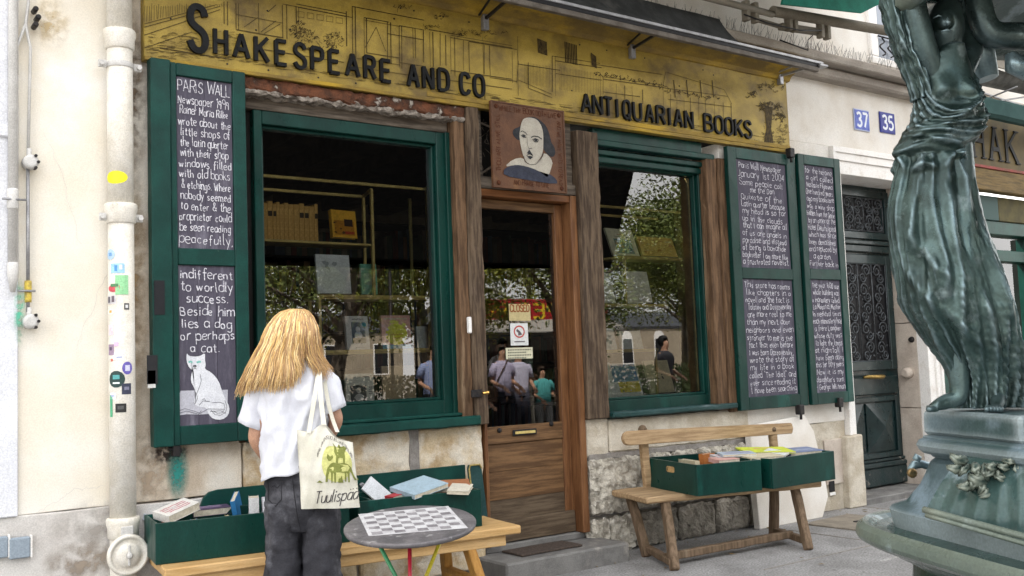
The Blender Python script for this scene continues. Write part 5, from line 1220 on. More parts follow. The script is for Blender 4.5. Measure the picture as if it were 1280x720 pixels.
wbook('cream pamphlet with a black and white photo low in the left window', 432, 467, 467, 503, Yl + .04, (.62, .60, .50), [(.16, .0, .72, .58, (.10, .10, .11)), (.3, .05, .62, .3, (.5, .5, .5), 'o'), (.36, .32, .55, .52, (.45, .44, .42), 'o'), (.34, .40, .60, .58, (.03, .03, .03), 's', 3), (.55, .85, .95, .92, (.15, .15, .15), 'l', 1), (.8, .25, .93, .55, (.2, .2, .2), 'l', 4)], -4)
wbook('plain tan paper print leaning low in the left window', 478, 457, 519, 499, Yl + .06, (.42, .32, .20), [(.3, .3, .8, .7, (.52, .42, .29), 's', 16), (.2, .1, .9, .3, (.48, .38, .25), 's', 8)], -5)
# right window
Yr = .18
r2 = shelf_unit('brass display rack in the right window', [((742, 257), (850, 267)), ((742, 268), (822, 275), .1), ((780, 321), (852, 324)), ((780, 322), (782, 380)), ((745, 325), (780, 321), .15, 0), ((746, 381), (834, 379)), ((750, 439), (822, 436)), ((819, 436), (823, 492)), ((752, 340), (754, 378), .15)], Yr)
shelf_plank(r2, (778, 321), (852, 324), Yr, .2); shelf_plank(r2, (744, 381), (834, 380), Yr, .2); shelf_plank(r2, (748, 439), (822, 437), Yr, .2)
wbook('cream cover with a green and blue picture, top left in the right window', 763, 283, 800, 320, Yr + .06, (.60, .57, .42), [(.2, .08, .85, .62, (.16, .28, .26)), (.25, .1, .8, .55, (.42, .36, .2), 's', 12), (.62, .15, .82, .62, (.05, .15, .24)), (.35, .75, .65, .82, (.45, .25, .15), 'l', 1), (.2, .68, .85, .72, (.2, .2, .15), 'l', 1)], -20, .015, 6)
wbook('wide orange brown cover beside the cream one in the right window', 802, 294, 846, 321, Yr + .06, (.62, .38, .10), [(.05, .05, .95, .95, (.40, .2, .05), 's', 14), (.1, .2, .9, .9, (.68, .5, .25), 's', 12)], -22)
wbook('white book with black ink marks at the left edge of the right window', 746, 340, 768, 379, Yr + .06, (.58, .58, .52), [(.2, .2, .7, .75, (.06, .06, .06), 's', 5)], -12)
wbook('big white sheet with rounded corner on the middle shelf of the right window', 783, 338, 814, 379, Yr + .06, (.62, .63, .62), [(.1, .1, .8, .9, (.52, .53, .53), 'l', 7)], -12)
wbook('pale open card on the lower shelf, left of two', 752, 410, 770, 438, Yr + .06, (.46, .50, .52), (), -12)
wbook('pale greenish card on the lower shelf, right of two', 776, 413, 803, 438, Yr + .06, (.52, .58, .54), (), -12)
wbook('white hardback low in the left corner of the right window', 751, 452, 770, 498, Yr + .0, (.62, .64, .62), [(.1, .9, .9, .93, (.3, .3, .3), 'l', 1)], -16)
wbook('book with a blue sky and yellow field painting', 768, 452, 803, 496, Yr + .02, (.60, .64, .66), [(.05, .45, .95, .97, (.10, .22, .42)), (.15, .5, .9, .95, (.35, .48, .60), 's', 10), (.2, .12, .95, .44, (.62, .45, .04)), (.25, .14, .35, .42, (.2, .15, .05), 's', 2), (.1, .02, .6, .2, (.62, .64, .62), 's', 4)], -18, .02)
wbook('cream cover with a small ink drawing', 812, 449, 842, 491, Yr + .06, (.52, .47, .30), [(.4, .3, .65, .65, (.08, .08, .07), 's', 5), (.3, .9, .7, .93, (.25, .22, .15), 'l', 1)], -16)
# papers on the shop door glass
def paper(label, x0, y0, x1, y1, c, cat='notice', k=0):
    a, b = at(x0, y1, .09), at(x1, y0, .09)
    o = thing(cat, label, cat, ((a.x + b.x) / 2, .094 - k * .002, (a.z + b.z) / 2)); W, H = b.x - a.x, b.z - a.z
    bm = bmesh.new(); box(bm, -W / 2, W / 2, 0, .001, -H / 2, H / 2); obj('sheet', bm, flat(c, .8), o); return o, W, H
o, W, H = paper('pale yellow notice with four lines of print taped low on the door glass', 633, 434, 666, 449, (.62, .60, .44))
bm = bmesh.new(); rnd = random.Random(2)
for i in range(4):
    for k in range(14 - (i % 2) * 3):
        x = -W * .42 + k * W * .062; poly(bm, [(x, -.0008, H * (.36 - i * .24)), (x + W * .04, -.0008, H * (.36 - i * .24)), (x + W * .04, -.0008, H * (.24 - i * .24)), (x, -.0008, H * (.25 - i * .24))])
obj('small_print', bm, flat((.08, .08, .07), .8), o)
o, W, H = paper('white poster with a red ring taped to the door glass', 639, 404, 660, 432, (.66, .67, .66), 'poster')
bm = bmesh.new(); ribbon(bm, [(W * .28 * math.cos(i / 20 * 6.283), H * .12 + H * .25 * math.sin(i / 20 * 6.283)) for i in range(21)], .010, Vector((0, -.0008, 0)), XN, ZN, OUT, 0); obj('red_ring', bm, flat((.45, .06, .05), .6), o)
bm = bmesh.new(); ribbon(bm, [(-W * .15, H * .2), (0, H * .1), (W * .12, H * .02), (-.01, H * .0)], .018, Vector((0, -.001, 0)), XN, ZN, OUT, 0); ribbon(bm, [(-W * .3, -H * .33), (W * .3, -H * .33)], .008, Vector((0, -.001, 0)), XN, ZN, OUT, 0); obj('grey_drawing', bm, flat((.12, .10, .11), .6), o)
o, W, H = paper('CLOSED card hanging inside the shop door glass', 637, 380, 663, 401, (.50, .42, .22), 'card')
bm = bmesh.new(); write(bm, 'CLOSED', Vector((-W * .44, -.0008, H * .05)), XN, ZN, OUT, H * .05, W * .88, .008); obj('lettering', bm, flat((.25, .07, .02), .6), o)

# ------------------------------------------------------------------ left bench with green book boxes
def bench_frame(name, label, cat, O, ang): 
    return thing(name, label, cat, (O[0], O[1], 0), R_(ang))
lbn = bench_frame('bench', 'yellow pine plank bench under the left green book boxes', 'bench', (1.45, -.62), -8.1)
bm = bmesh.new(); rough(bm, 0, 1.90, .03, .50, .405, .45, .06, .003, .006, 3, fs=4); obj('seat', bm, m_pine, lbn)
bm = bmesh.new(); rough(bm, .06, 1.82, .06, .10, .345, .404, .1, .002, .004, 4); obj('apron', bm, m_pine, lbn)
for (x, s) in ((1.60, 1), (.25, -1)):
    for y0, y1 in ((.12, -.02), (.42, .52)):
        bm = bmesh.new(); beam(bm, (x, y0, .40), (x + .07 * s, y1, 0), .075, .05, (1, 0, 0), .005, .002, 5); obj('leg', bm, m_pineleg, lbn)
    bm = bmesh.new(); beam(bm, (x + .03 * s, .04, .18), (x + .03 * s, .46, .18), .05, .03); obj('stretcher', bm, m_pineleg, lbn)
def crate(label, parent_O, ang, x0, x1, y0, y1, z0, z1, th=.016, handle=None, group=None, mm=None, divs=()):
    o = thing('book_box', label, 'book box', (parent_O[0], parent_O[1], 0), R_(ang), group)
    mm = mm or m_green
    def P(nm, *a): bm = bmesh.new(); box(bm, *a, .003); return obj(nm, bm, mm, o)
    P('front_board', x0, x1, y0, y0 + th, z0, z1); P('back_board', x0, x1, y1 - th, y1, z0, z1)
    P('end_board', x1 - th, x1, y0 + th + .0005, y1 - th - .0005, z0, z1 - .001); P('base', x0 + th, x1 - th, y0 + th, y1 - th, z0 + .001, z0 + .015)
    for d in divs: P('divider', d, d + .01, y0 + th, y1 - th, z0 + .016, z1 - .02)
    if handle:        # end board with a real hand hole
        yc, zc_, hw_, hh_ = (y0 + y1) / 2, z1 - .055, .05, .017
        bm = bmesh.new(); ya, yb = y0 + th + .0005, y1 - th - .0005
        for a in ((ya, yc - hw_, z0, z1 - .001), (yc + hw_, yb, z0, z1 - .001), (yc - hw_ + .0001, yc + hw_ - .0001, z0, zc_ - hh_), (yc - hw_ + .0001, yc + hw_ - .0001, zc_ + hh_, z1 - .001)): box(bm, x0, x0 + th, *a, 0)
        e = obj('end_board', bm, mm, o)
        bm = bmesh.new(); box(bm, x0 + th * .45, x0 + th * .9, yc - hw_ - .001, yc + hw_ + .001, zc_ - hh_ - .001, zc_ + hh_ + .001); obj('hand_hole_liner', bm, m_pine, e)
        bm = bmesh.new(); ribbon(bm, [(yc + (hw_) * c_, zc_ + hh_ * s_) for c_, s_ in ((-1, -.6), (-1, .6), (-.75, 1), (.75, 1), (1, .6), (1, -.6), (.75, -1), (-.75, -1), (-1, -.6))], .006, Vector((x0 - .0005, 0, 0)), YN, ZN, -XN, 0); obj('hand_hole_edge', bm, m_pine, e)
    else: P('end_board', x0, x0 + th, y0 + th + .0005, y1 - th - .0005, z0, z1 - .001)
    return o
OL = (1.45, -.62)
crate('long green book box at the left on the pine bench, behind the woman', OL, -8.1, -.02, .95, .155, .53, .451, .648, group=None)
crate('green book box on the pine bench partly hidden by the chess table', OL, -8.1, 1.0, 1.72, .15, .53, .451, .655, divs=(1.13,))
lid = thing('box_lid', 'long green board with rounded left corner propped behind the left book boxes', 'lid', (1.80, -.075, .45)); 
bm = bmesh.new(); pts = [(0, .0), (0, .17), (.006, .215), (.02, .248), (.05, .275), (.10, .283), (1.69, .275), (1.69, 0)]
poly(bm, [(x, 0, z) for x, z in pts], (0, .018, 0)); bmesh.ops.bevel(bm, geom=list(bm.edges), offset=.002, segments=1, affect='EDGES'); obj('board', bm, m_greenold, lid)
bm = bmesh.new(); beam(bm, (.0, -.012, .004), (1.66, -.012, .004), .02, .008); obj('batten', bm, m_green, lid)
ep = thing('end_board', 'green upright end board edged with pale rope at the right of the left book boxes', 'board', (3.46, -.20, .40), R_(-4))
bm = bmesh.new(); pts = [(-.005, 0), (-.03, .315), (-.022, .335), (.055, .335), (.066, .315), (.10, 0)]; poly(bm, [(x, 0, z) for x, z in pts], (0, .02, 0)); bmesh.ops.bevel(bm, geom=list(bm.edges), offset=.003, segments=1, affect='EDGES'); obj('board', bm, m_greengrey, ep)
bm = bmesh.new(); tube(bm, [(x, -.003, z) for x, z in [(0, .02), (-.025, .31), (-.017, .333), (.05, .333), (.062, .31)]], .0055, 6); tube(bm, [(.035, -.004, .18), (.045, -.004, .172), (.037, -.004, .165), (.028, -.004, .172), (.035, -.004, .18)], .004, 5); obj('rope', bm, mat('old_rope', (.42, .33, .12), (.25, .19, .07), .9, 60), ep)
# knob on the lid
bm = bmesh.new(); c = at(452, 606, -.10); lathe(bm, [(.006, 0), (.006, .02), (.014, .024), (.014, .034), (.008, .038)], (c.x - 1.80, 0, c.z - .45), 10, 'Y', Matrix.Scale(-1, 4, YN)); obj('knob', bm, m_alu, lid)

def flatbook(label, px, py, Z, w_, d_, t_, rz, c, tiltx=0, tilty=0, prints=()):
    p = gz(px, py, Z); b = book(label, (p.x, p.y, Z), (w_, t_, d_), (0, 0, 0), c, prints)
    b.rotation_euler = (Matrix.Rotation(R_(rz), 3, 'Z') @ Matrix.Rotation(R_(tilty), 3, 'Y') @ Matrix.Rotation(R_(-90 + tiltx), 3, 'X')).to_euler()
    return b
flatbook('thick white paperback with red print lying tilted across the box edge', 231, 641, .66, .19, .13, .04, 18, (.66, .64, .60), 8, -14, [(.1, .2, .85, .8, (.45, .15, .18), 'l', 4), (.2, .3, .7, .6, (.55, .5, .5), 's', 6)])
flatbook('purple covered book lying flat beside the white paperback', 266, 640, .63, .20, .13, .035, -4, (.10, .07, .13), 4, 0, [(.2, .3, .8, .7, (.45, .35, .5), 'l', 2)])
book('blue spined book leaning in the middle of the left box', (gz(300, 622, .69).x, gz(300, 622, .69).y, .55), (.15, .025, .16), (R_(-8), R_(-14), R_(60)), (.03, .16, .36))
book('fat pale paperback standing beside the blue one', (gz(317, 622, .70).x, gz(317, 622, .70).y, .545), (.12, .05, .16), (R_(0), 0, R_(70)), (.62, .62, .62))
book('thin white book standing close to the woman in the left box', (gz(329, 624, .69).x, gz(329, 624, .69).y, .55), (.12, .012, .15), (R_(0), R_(8), R_(72)), (.62, .62, .66))
flatbook('crumpled white bag-like paper bundle at the far left of the box', 197, 652, .60, .08, .07, .03, 30, (.55, .58, .66), 20, 10)
rnd = random.Random(44)
for i, (px, py, c_, nm) in enumerate(((204, 652, (.30, .10, .08), 'dull red'), (222, 652, (.55, .50, .38), 'cream'), (247, 650, (.10, .18, .30), 'navy'), (262, 648, (.5, .48, .44), 'grey white'), (284, 642, (.42, .34, .2), 'tan'), (468, 622, (.5, .47, .4), 'off white'), (520, 618, (.12, .2, .3), 'dark blue'), (555, 616, (.5, .3, .12), 'ochre'))):
    p_ = gz(px, py, .63); book('small %s paperback packed upright low in the left book boxes' % nm, (p_.x, p_.y + .01, .475), (.14, rnd.uniform(.015, .03), rnd.uniform(.135, .16)), (R_(rnd.uniform(-6, 6)), R_(rnd.uniform(-5, 5)), R_(82 + rnd.uniform(-8, 8))), c_)
for i, (px, py, c_, nm) in enumerate(((940, 575, (.45, .42, .36), 'grey'), (990, 572, (.30, .08, .07), 'red'), (1000, 570, (.55, .5, .38), 'cream'), (1018, 566, (.08, .22, .18), 'teal'), (896, 580, (.55, .52, .46), 'white'))):
    p_ = gz(px, py, .615); book('small %s paperback packed upright low in the right bench boxes' % nm, (p_.x, p_.y + .01, .46), (.13, rnd.uniform(.015, .03), .14), (R_(rnd.uniform(-6, 6)), R_(rnd.uniform(-5, 5)), R_(80)), c_)
book('white folded brochure poking out of the box behind the chess table', tuple(gz(484, 626, .60)), (.10, .012, .16), (R_(-30), R_(-38), R_(20)), (.64, .66, .68))
flatbook('pale blue book slanting out of the box behind the chess table', 540, 614, .668, .26, .20, .025, 12, (.38, .50, .58), 10, -8)
flatbook('brown covered book under the pale blue one', 566, 612, .660, .20, .17, .028, -30, (.36, .15, .07), 8, 0)
flatbook('small red book behind the chess table', 500, 622, .645, .09, .08, .03, 6, (.50, .05, .06), 0, -8)
flatbook('cream paperback at the right end of the box behind the chess table', 572, 616, .655, .12, .18, .02, -42, (.66, .62, .52), 6, 4)

# ------------------------------------------------------------------ right bench and its boxes
OR_ = (4.60, -.54)
rb = bench_frame('bench', 'old wooden bench with a rounded backrest plank standing against the hewn stones', 'bench', OR_, -14)
bm = bmesh.new(); rough(bm, -.0, 1.42, .0, .50, .395, .44, .04, .005, .010, 6, fs=6); obj('seat', bm, m_bench, rb)
ft = {'fl': (.055, -.22, .17, .06), 'bl': (.13, .26, .10, .42), 'fr': (1.17, -.13, 1.22, .05), 'br': (1.275, .40, 1.27, .36)}
for k, (x, y, xt, yt) in ft.items():
    bm = bmesh.new(); beam(bm, (x, y, 0), (xt, yt, .40), .062, .055, (1, 0, 0), .008, .005, hash(k[0]) % 7 + 2); obj('leg', bm, m_benchleg, rb)
bm = bmesh.new(); beam(bm, (.06, -.19, .045), (.14, .26, .055), .05, .045, (0, 0, 1), .006, .003, 3); obj('stretcher', bm, m_benchleg, rb)
bm = bmesh.new(); beam(bm, (1.18, -.10, .06), (1.28, .40, .05), .05, .045, (0, 0, 1), .006, .003, 4); obj('stretcher', bm, m_benchleg, rb)
bm = bmesh.new(); beam(bm, (.08, -.08, .06), (1.22, .12, .07), .045, .05, (0, 0, 1), .006, .004, 5); obj('stretcher', bm, m_benchleg, rb)
# posts of the backrest lean back over the seat
def wloc(p): 
    d = Vector((p.x - OR_[0], p.y - OR_[1], p.z)); a = R_(14); return Vector((d.x * math.cos(a) - d.y * math.sin(a), d.x * math.sin(a) + d.y * math.cos(a), d.z))
ra, rbp = wloc(at(774, 548, -.16)), wloc(at(985, 535, -.42))
for (px, yb_) in ((803, -.19), (965, -.42)):
    t = (px - 774) / (985 - 774); base = wloc(at(px + 6, 603 - t * 10, yb_ + .04)); base.z = .435; top = wloc(at(px, 534 - t * 0, yb_))
    bm = bmesh.new(); beam(bm, base, lerp(base, top, .97), .058, .05, (0, 1, 0), .008, .004, 7); obj('backrest_post', bm, m_bench, rb)
    bm = bmesh.new(); lathe(bm, [(.03, 0), (.032, .02), (.02, .04), (.006, .046)], (top.x, top.y, top.z - .03), 10); obj('post_knob', bm, m_benchleg, rb)
bm = bmesh.new(); L = (rbp - ra).length; pts = []
for i in range(7): a = math.pi / 2 + math.pi * i / 6; pts.append((.05 + .05 * math.cos(a), 0, .05 * math.sin(a)))
pts += [(L * .5, 0, -.044), (L, 0, -.04)]
pts += [(L + .012, 0, 0), (L, 0, .040), (L * .5, 0, .047)]
poly(bm, pts, (0, .032, 0)); bmesh.ops.bevel(bm, geom=list(bm.edges), offset=.006, segments=2, affect='EDGES')
br_ = obj('backrest', bm, m_bench, rb); dv = (rbp - ra); br_.location = ra + Vector((0, -.055, 0)); br_.rotation_euler = (0, -math.asin(dv.z / L), math.atan2(dv.y, dv.x))
crate('green book box with a hand hole on the left of the right bench', OR_, -14, .285, .79, -.17, .50, .442, .645, handle=True)
c2 = crate('green book box on the right end of the right bench, holding a bluish book', (OR_[0] + .80, OR_[1] - .385), 0, .0, .68, .0, .62, .443, .645)
def onb(px, py, Z): return gz(px, py, Z)
book('cream edged book pressed against the hand hole of the box', tuple(gz(862, 596, .50) + Vector((0, 0, 0))), (.22, .04, .12), (0, 0, R_(76)), (.60, .52, .36))
flatbook('white sheet lying at the near corner of the hand hole box', 858, 577, .59, .14, .12, .01, -10, (.64, .68, .74))
book('orange brown boxed book standing in the hand hole box', tuple(gz(884, 580, .585)), (.13, .04, .075), (0, 0, R_(4)), (.40, .14, .04))
flatbook('pink edged paperback in front of the orange brown book', 912, 577, .63, .17, .13, .028, -14, (.62, .36, .32), 4)
flatbook('thin white book with pink stripes laid across the hand hole box', 920, 572, .645, .26, .15, .018, -24, (.62, .58, .60), 3, 0, [(.1, .2, .9, .8, (.5, .2, .25), 'l', 3)])
flatbook('bluish white paperback stacked on the pink striped one', 925, 569, .662, .24, .14, .016, -30, (.45, .54, .62), 3, 0, [(.1, .2, .9, .8, (.3, .25, .4), 'l', 3)])
flatbook('yellow green magazine spread over the meeting edges of the two boxes', 965, 566, .655, .36, .24, .012, -28, (.60, .68, .06), 4, 2, [(.05, .5, .6, .95, (.66, .30, .22), 's', 9), (.3, .1, .9, .5, (.45, .55, .05), 's', 6)])
flatbook('cream paperback under the yellow green magazine', 960, 573, .640, .26, .18, .022, -18, (.62, .56, .40), 2)
flatbook('bluish grey book with small white print lying in the right box', 1010, 567, .630, .30, .20, .03, -14, (.20, .24, .38), 4, 0, [(.15, .3, .85, .6, (.5, .55, .65), 'l', 2)])
flatbook('pale folded paper beside the bluish grey book', 985, 568, .640, .12, .16, .01, 20, (.62, .64, .62), 10, -6)

# ------------------------------------------------------------------ chess table
tc = (gz(430, 660, .70) + gz(595, 652, .70)) / 2
tb = thing('chess_table', 'small round grey metal table with a painted chessboard and red, green and yellow legs', 'table', (tc.x, tc.y, 0), R_(-36.1))
tilt = Matrix.Translation((0, 0, .70)) @ Matrix.Rotation(R_(7.6), 4, 'X')
m_ttop = mat('scuffed_grey_top', (.17, .16, .165), (.11, .105, .11), .45, 9, .2, 60, c3=(.34, .33, .33), s3=16, t3=(.6, .68), metal=.2, rvar=.15)
bm = bmesh.new(); lathe(bm, [(.05, -.012), (.262, -.012), (.270, -.014), (.2735, -.006), (.2735, .002), (.268, .006), (.262, .005), (.04, .005)], (0, 0, 0), 64, M=tilt); bm.faces.ensure_lookup_table(); obj('table_top', bm, m_ttop, tb)
top = tb.children[-1]
def tp(px, py):
    """point of the table top plane seen here, in table measures"""
    n_ = (Matrix.Rotation(R_(-36.1), 3, 'Z') @ tilt.to_3x3()) @ Vector((0, 0, 1)); o_ = Vector((tc.x, tc.y, 0)) + Matrix.Rotation(R_(-36.1), 3, 'Z') @ (tilt @ Vector((0, 0, .0065)))
    d = ray(px, py); w_ = CAM + d * ((o_ - CAM).dot(n_) / d.dot(n_)); return tilt.inverted() @ (Matrix.Rotation(R_(36.1), 4, 'Z') @ (w_ - Vector((tc.x, tc.y, 0))))
A_, B_, C_, D_ = [tp(*p) for p in ((452.5, 643), (557, 633.5), (579.5, 659), (465, 668.5))]
def ch(u, v, l=0): q = lerp(lerp(A_, B_, u), lerp(D_, C_, u), v); return tilt @ Vector((q.x, q.y, .0058 + l))
bm = bmesh.new(); poly(bm, [ch(-.04, -.04), ch(1.04, -.04), ch(1.04, 1.04), ch(-.04, 1.04)]); obj('board_ground', bm, mat('white_chess_paint', (.50, .50, .51), (.36, .35, .36), .6, 14, lo=.4, hi=.7), top)
bm = bmesh.new()
for i in range(8):
    for j in range(8):
        if (i + j) % 2: poly(bm, [ch((i + .03) / 8, (j + .03) / 8, .0005), ch((i + .97) / 8, (j + .03) / 8, .0005), ch((i + .97) / 8, (j + .97) / 8, .0005), ch((i + .03) / 8, (j + .97) / 8, .0005)])
obj('dark_squares', bm, mat('grey_chess_paint', (.15, .14, .15), (.26, .25, .26), .6, 18), top)
def legt(a, b, c_, nm):
    bm = bmesh.new(); tube(bm, [a, lerp(a, b, .5), b], .0085, 10); obj('leg', bm, mat(nm, c_, tuple(x * .7 for x in c_), .3, 12, coat=.3), tb, label=nm.replace('_', ' '))
tl = lambda px, py, dd, z: (Matrix.Rotation(R_(36.1), 4, 'Z') @ (gz(px, py, z) - Vector((tc.x, tc.y, 0))))
q1 = tl(468, 680, 0, .665); q2 = tl(500, 716, 0, .50); q1.y = 0; q2.y = 0
def ext(a, b): t = a.z / (a.z - b.z); return lerp(a, b, t)
q1 = Vector((-.155, -.04, .69)); legt(q1, Vector((.17, .03, 0)), (.06, .30, .13), 'green_leg')
legt(Vector((.15, .04, .69)), Vector((-.16, -.04, 0)), (.60, .50, .04), 'yellow_leg')
legt(Vector((.006, -.10, .68)), Vector((.0, -.12, 0)), (.45, .02, .04), 'red_leg')
bm = bmesh.new(); tube(bm, [(-.2, 0, .672), (.2, 0, .672)], .008, 8); obj('cross_bar', bm, m_iron, tb)
# ------------------------------------------------------------------ woman with tote bag
ANG = R_(-36.1)
PO = Vector((2.0, -.95, 0)); RZ = Matrix.Rotation(-ANG, 3, 'Z')
PD = (Vector((2.0, -.95, 1.35)) - CAM).dot(FW)
def PL(px, py, db=0.0):
    w_ = dp(px, py, PD + db) - PO; return RZ @ w_
wo = thing('person', 'woman seen from behind with long blond hair, white t-shirt and dark grey jeans', 'person', PO, ANG)
m_skin = mat('skin', (.52, .30, .20), (.46, .25, .16), .5, 12, spec=.4)
m_tee = mat('white_cotton', (.68, .69, .74), (.62, .63, .69), .85, 9, .35, 16, bdist=.012, grain=.03)
m_jean = mat('dark_grey_denim', (.045, .045, .053), (.026, .026, .031), .85, 8, .6, 130, c3=(.12, .12, .135), s3=3, t3=(.5, .66), bdist=.004)
def skin_body(name, J, E, parent, m, root=0, sub_=2):
    """J list of (pos, radius or (rx, ry)); one continuous surface grown by the skin modifier"""
    me = bpy.data.meshes.new(name); me.from_pydata([tuple(j[0]) for j in J], E, []); me.materials.append(m)
    o = bpy.data.objects.new(name, me); link(o, parent)
    me.skin_vertices.new() if hasattr(me.skin_vertices, 'new') and not me.skin_vertices else None
    md = o.modifiers.new('skin', 'SKIN'); md.use_smooth_shade = True
    sv = me.skin_vertices[0].data
    for i, j in enumerate(J):
        r = j[1] if isinstance(j[1], tuple) else (j[1], j[1]); sv[i].radius = r; sv[i].use_root = (i == root)
    s = o.modifiers.new('sub', 'SUBSURF'); s.levels = sub_; s.render_levels = sub_
    return o
def hand(J, E, wi, wrist, d, side, palm_n):
    """palm and five bent fingers grown from wrist index wi along d"""
    d = d.normalized(); s = side.normalized(); n = palm_n.normalized()
    J.append((wrist + d * .05, (.030, .016))); pi_ = len(J) - 1; E.append((wi, pi_))
    for k, (off, ln) in enumerate(((-.028, .070), (-.010, .080), (.009, .076), (.027, .060))):
        b = wrist + d * .075 + s * off; J.append((b, .0095)); E.append((pi_, len(J) - 1))
        J.append((b + d * ln * .5 + n * .006, .0085)); E.append((len(J) - 2, len(J) - 1))
        J.append((b + d * ln * .85 + n * .028, .007)); E.append((len(J) - 2, len(J) - 1))
    b = wrist + d * .03 - s * .032; J.append((b, .011)); E.append((pi_, len(J) - 1))
    J.append((b + d * .03 - s * .018 + n * .01, .009)); E.append((len(J) - 2, len(J) - 1))
H_ = PL(376, 419, .0)
J = []; E = []
def add(p, r, par=None):
    J.append((Vector(p), r)); 
    if par is not None: E.append((par, len(J) - 1))
    return len(J) - 1
pel = add(PL(379, 600), (.13, .085)); sp = add(PL(372, 545), (.10, .07), pel); chs = add(PL(366, 495), (.10, .06), sp); nb = add(PL(370, 466), (.05, .045), chs)
nk = add(PL(373, 448, .015), .048, nb); hd0 = add(PL(375, 432, .02), (.062, .075), nk); hd1 = add(PL(376, 412, .02), (.075, .092), hd0); hd2 = add(PL(376, 396, .015), (.055, .065), hd1)
nose = add(H_ + Vector((.02, .125, -.01)), .012, hd1)
ls = add(PL(338, 474), .038, chs); le = add(PL(317, 548, -.01), .037, ls); lw = add(PL(346, 590, .19), .026, le); hand(J, E, lw, J[lw][0], Vector((.35, .8, .25)), Vector((.7, -.2, 0)), Vector((0, .2, 1)))
rs = add(PL(399, 473), .038, chs); re = add(PL(422, 524, .01), .037, rs); rw = add(PL(404, 560, .22), .026, re); hand(J, E, rw, J[rw][0], Vector((-.4, .8, .25)), Vector((-.7, -.2, 0)), Vector((0, .2, 1)))
for s, x in ((-1, 354), (1, 404)):
    h_ = add(PL(x, 622), (.085, .09), pel); k_ = add(PL(x + 1, 715), .06, h_); an = add(Vector((PL(x + 2, 716).x, .0, .09)), .042, k_); t1 = add(J[an][0] + Vector((s * .01, .03, -.045)), .038, an); add(J[an][0] + Vector((s * .02, .14, -.06)), .028, t1)
skin_body('body', J, E, wo, m_skin)
for s in (-1, 1):
    bm = bmesh.new(); bmesh.ops.create_uvsphere(bm, u_segments=10, v_segments=8, radius=.012, matrix=Matrix.Translation(H_ + Vector((s * .03 + .01, .100, .012)))); obj('eye', bm, flat((.7, .7, .7), .2), wo)
bm = bmesh.new(); tube(bm, [H_ + Vector((-.012, .105, -.048)), H_ + Vector((.012, .112, -.050)), H_ + Vector((.036, .103, -.048))], [.003, .006, .003], 6); obj('mouth', bm, flat((.45, .14, .12), .5), wo)
def loft(secs, n=48, disp=None, cap=True, ratio=.62, sharp=1.0):
    """secs: (center vector, half width, half depth) or with an axis pair; returns a smooth bmesh"""
    bm = bmesh.new(); rings = []
    for i, s in enumerate(secs):
        c, hw_, hd_ = s[:3]; ax, ay = (s[3], s[4]) if len(s) > 3 else (Vector((1, 0, 0)), Vector((0, 1, 0)))
        ring = []
        for k in range(n):
            a = 2 * math.pi * k / n; ca, sa = math.cos(a), math.sin(a)
            if sharp != 1: ca = math.copysign(abs(ca) ** sharp, ca); sa = math.copysign(abs(sa) ** sharp, sa)
            d = disp(a, i / (len(secs) - 1), c) if disp else 0
            ring.append(bm.verts.new(c + ax * (hw_ + d) * ca + ay * (hd_ + d) * sa))
        rings.append(ring)
    for i in range(len(rings) - 1):
        for k in range(n): f = bm.faces.new((rings[i][k], rings[i][(k + 1) % n], rings[i + 1][(k + 1) % n], rings[i + 1][k])); f.smooth = True
    if cap:
        bm.faces.new(rings[0]); bm.faces.new(rings[-1])
    return bm
def interp(tab, y):
    for a, b in zip(tab[:-1], tab[1:]):
        if a[0] <= y <= b[0]:
            t = (y - a[0]) / (b[0] - a[0]); t = t * t * (3 - 2 * t) * .5 + t * .5
            return [lerp(p, q, t) for p, q in zip(a[1:], b[1:])]
    return list(tab[0][1:]) if y < tab[0][0] else list(tab[-1][1:])
KP = PD / 1250
tab = [(447, 360, 388, .05), (450, 346, 396, .065), (455, 331, 405, .08), (462, 325, 410, .092), (475, 323, 413, .105), (500, 326, 412, .11), (530, 329, 410, .112), (560, 330, 411, .12), (592, 331, 415, .125)]
secs = []
for i in range(60):
    y = lerp(447, 592, i / 59); xl, xr, hd_ = interp(tab, y); c = PL((xl + xr) / 2, y, .0); secs.append((c, (xr - xl) / 2 * KP, hd_))
def dtee(a, t, c):
    f = 1 - abs(nz(a * 2.2 + t * 1.5, t * 2.5 + math.sin(a) * .6, 3.0)) * 2
    g = nz(a * 5, t * 9, 8) * .004
    return (f - .4) * .036 * min(1, t * 3) + g + max(0, math.sin(a * 3 + t * 9)) ** 3 * .008 * t
bm = loft(secs, 72, dtee, cap=False)
for v in bm.verts:       # hem hangs lower on the left
    t = (v.co.z - secs[-1][0].z); k = max(0, 1 - t / .35); v.co.z += k * (.030 * (v.co.x - secs[-1][0].x) / .16 + .012) + k * .006 * math.sin(v.co.x * 40)
tee = obj('t_shirt', bm, m_tee, wo)
so = tee.modifiers.new('thick', 'SOLIDIFY'); so.thickness = .004; so.offset = -1
def sleeve(pts, rad, seed):
    bm = bmesh.new(); P = [Vector(p) for p in pts]; secs = []
    for i in range(14):
        t = i / 13; k = t * (len(P) - 1); j = min(int(k), len(P) - 2); c = lerp(P[j], P[j + 1], k - j); d = (P[-1] - P[0]).normalized(); ax = d.cross(Vector((0, 1, 0))).normalized(); ay = d.cross(ax)
        r = lerp(rad[0], rad[1], t); secs.append((c, r, r * .95, ax, ay))
    b2 = loft(secs, 28, lambda a, t, c: nz(a * 1.6, t * 3, seed) * .014 * (.3 + t), cap=False); bm.free()
    o = obj('sleeve', b2, m_tee, wo); s = o.modifiers.new('thick', 'SOLIDIFY'); s.thickness = .004; s.offset = -1
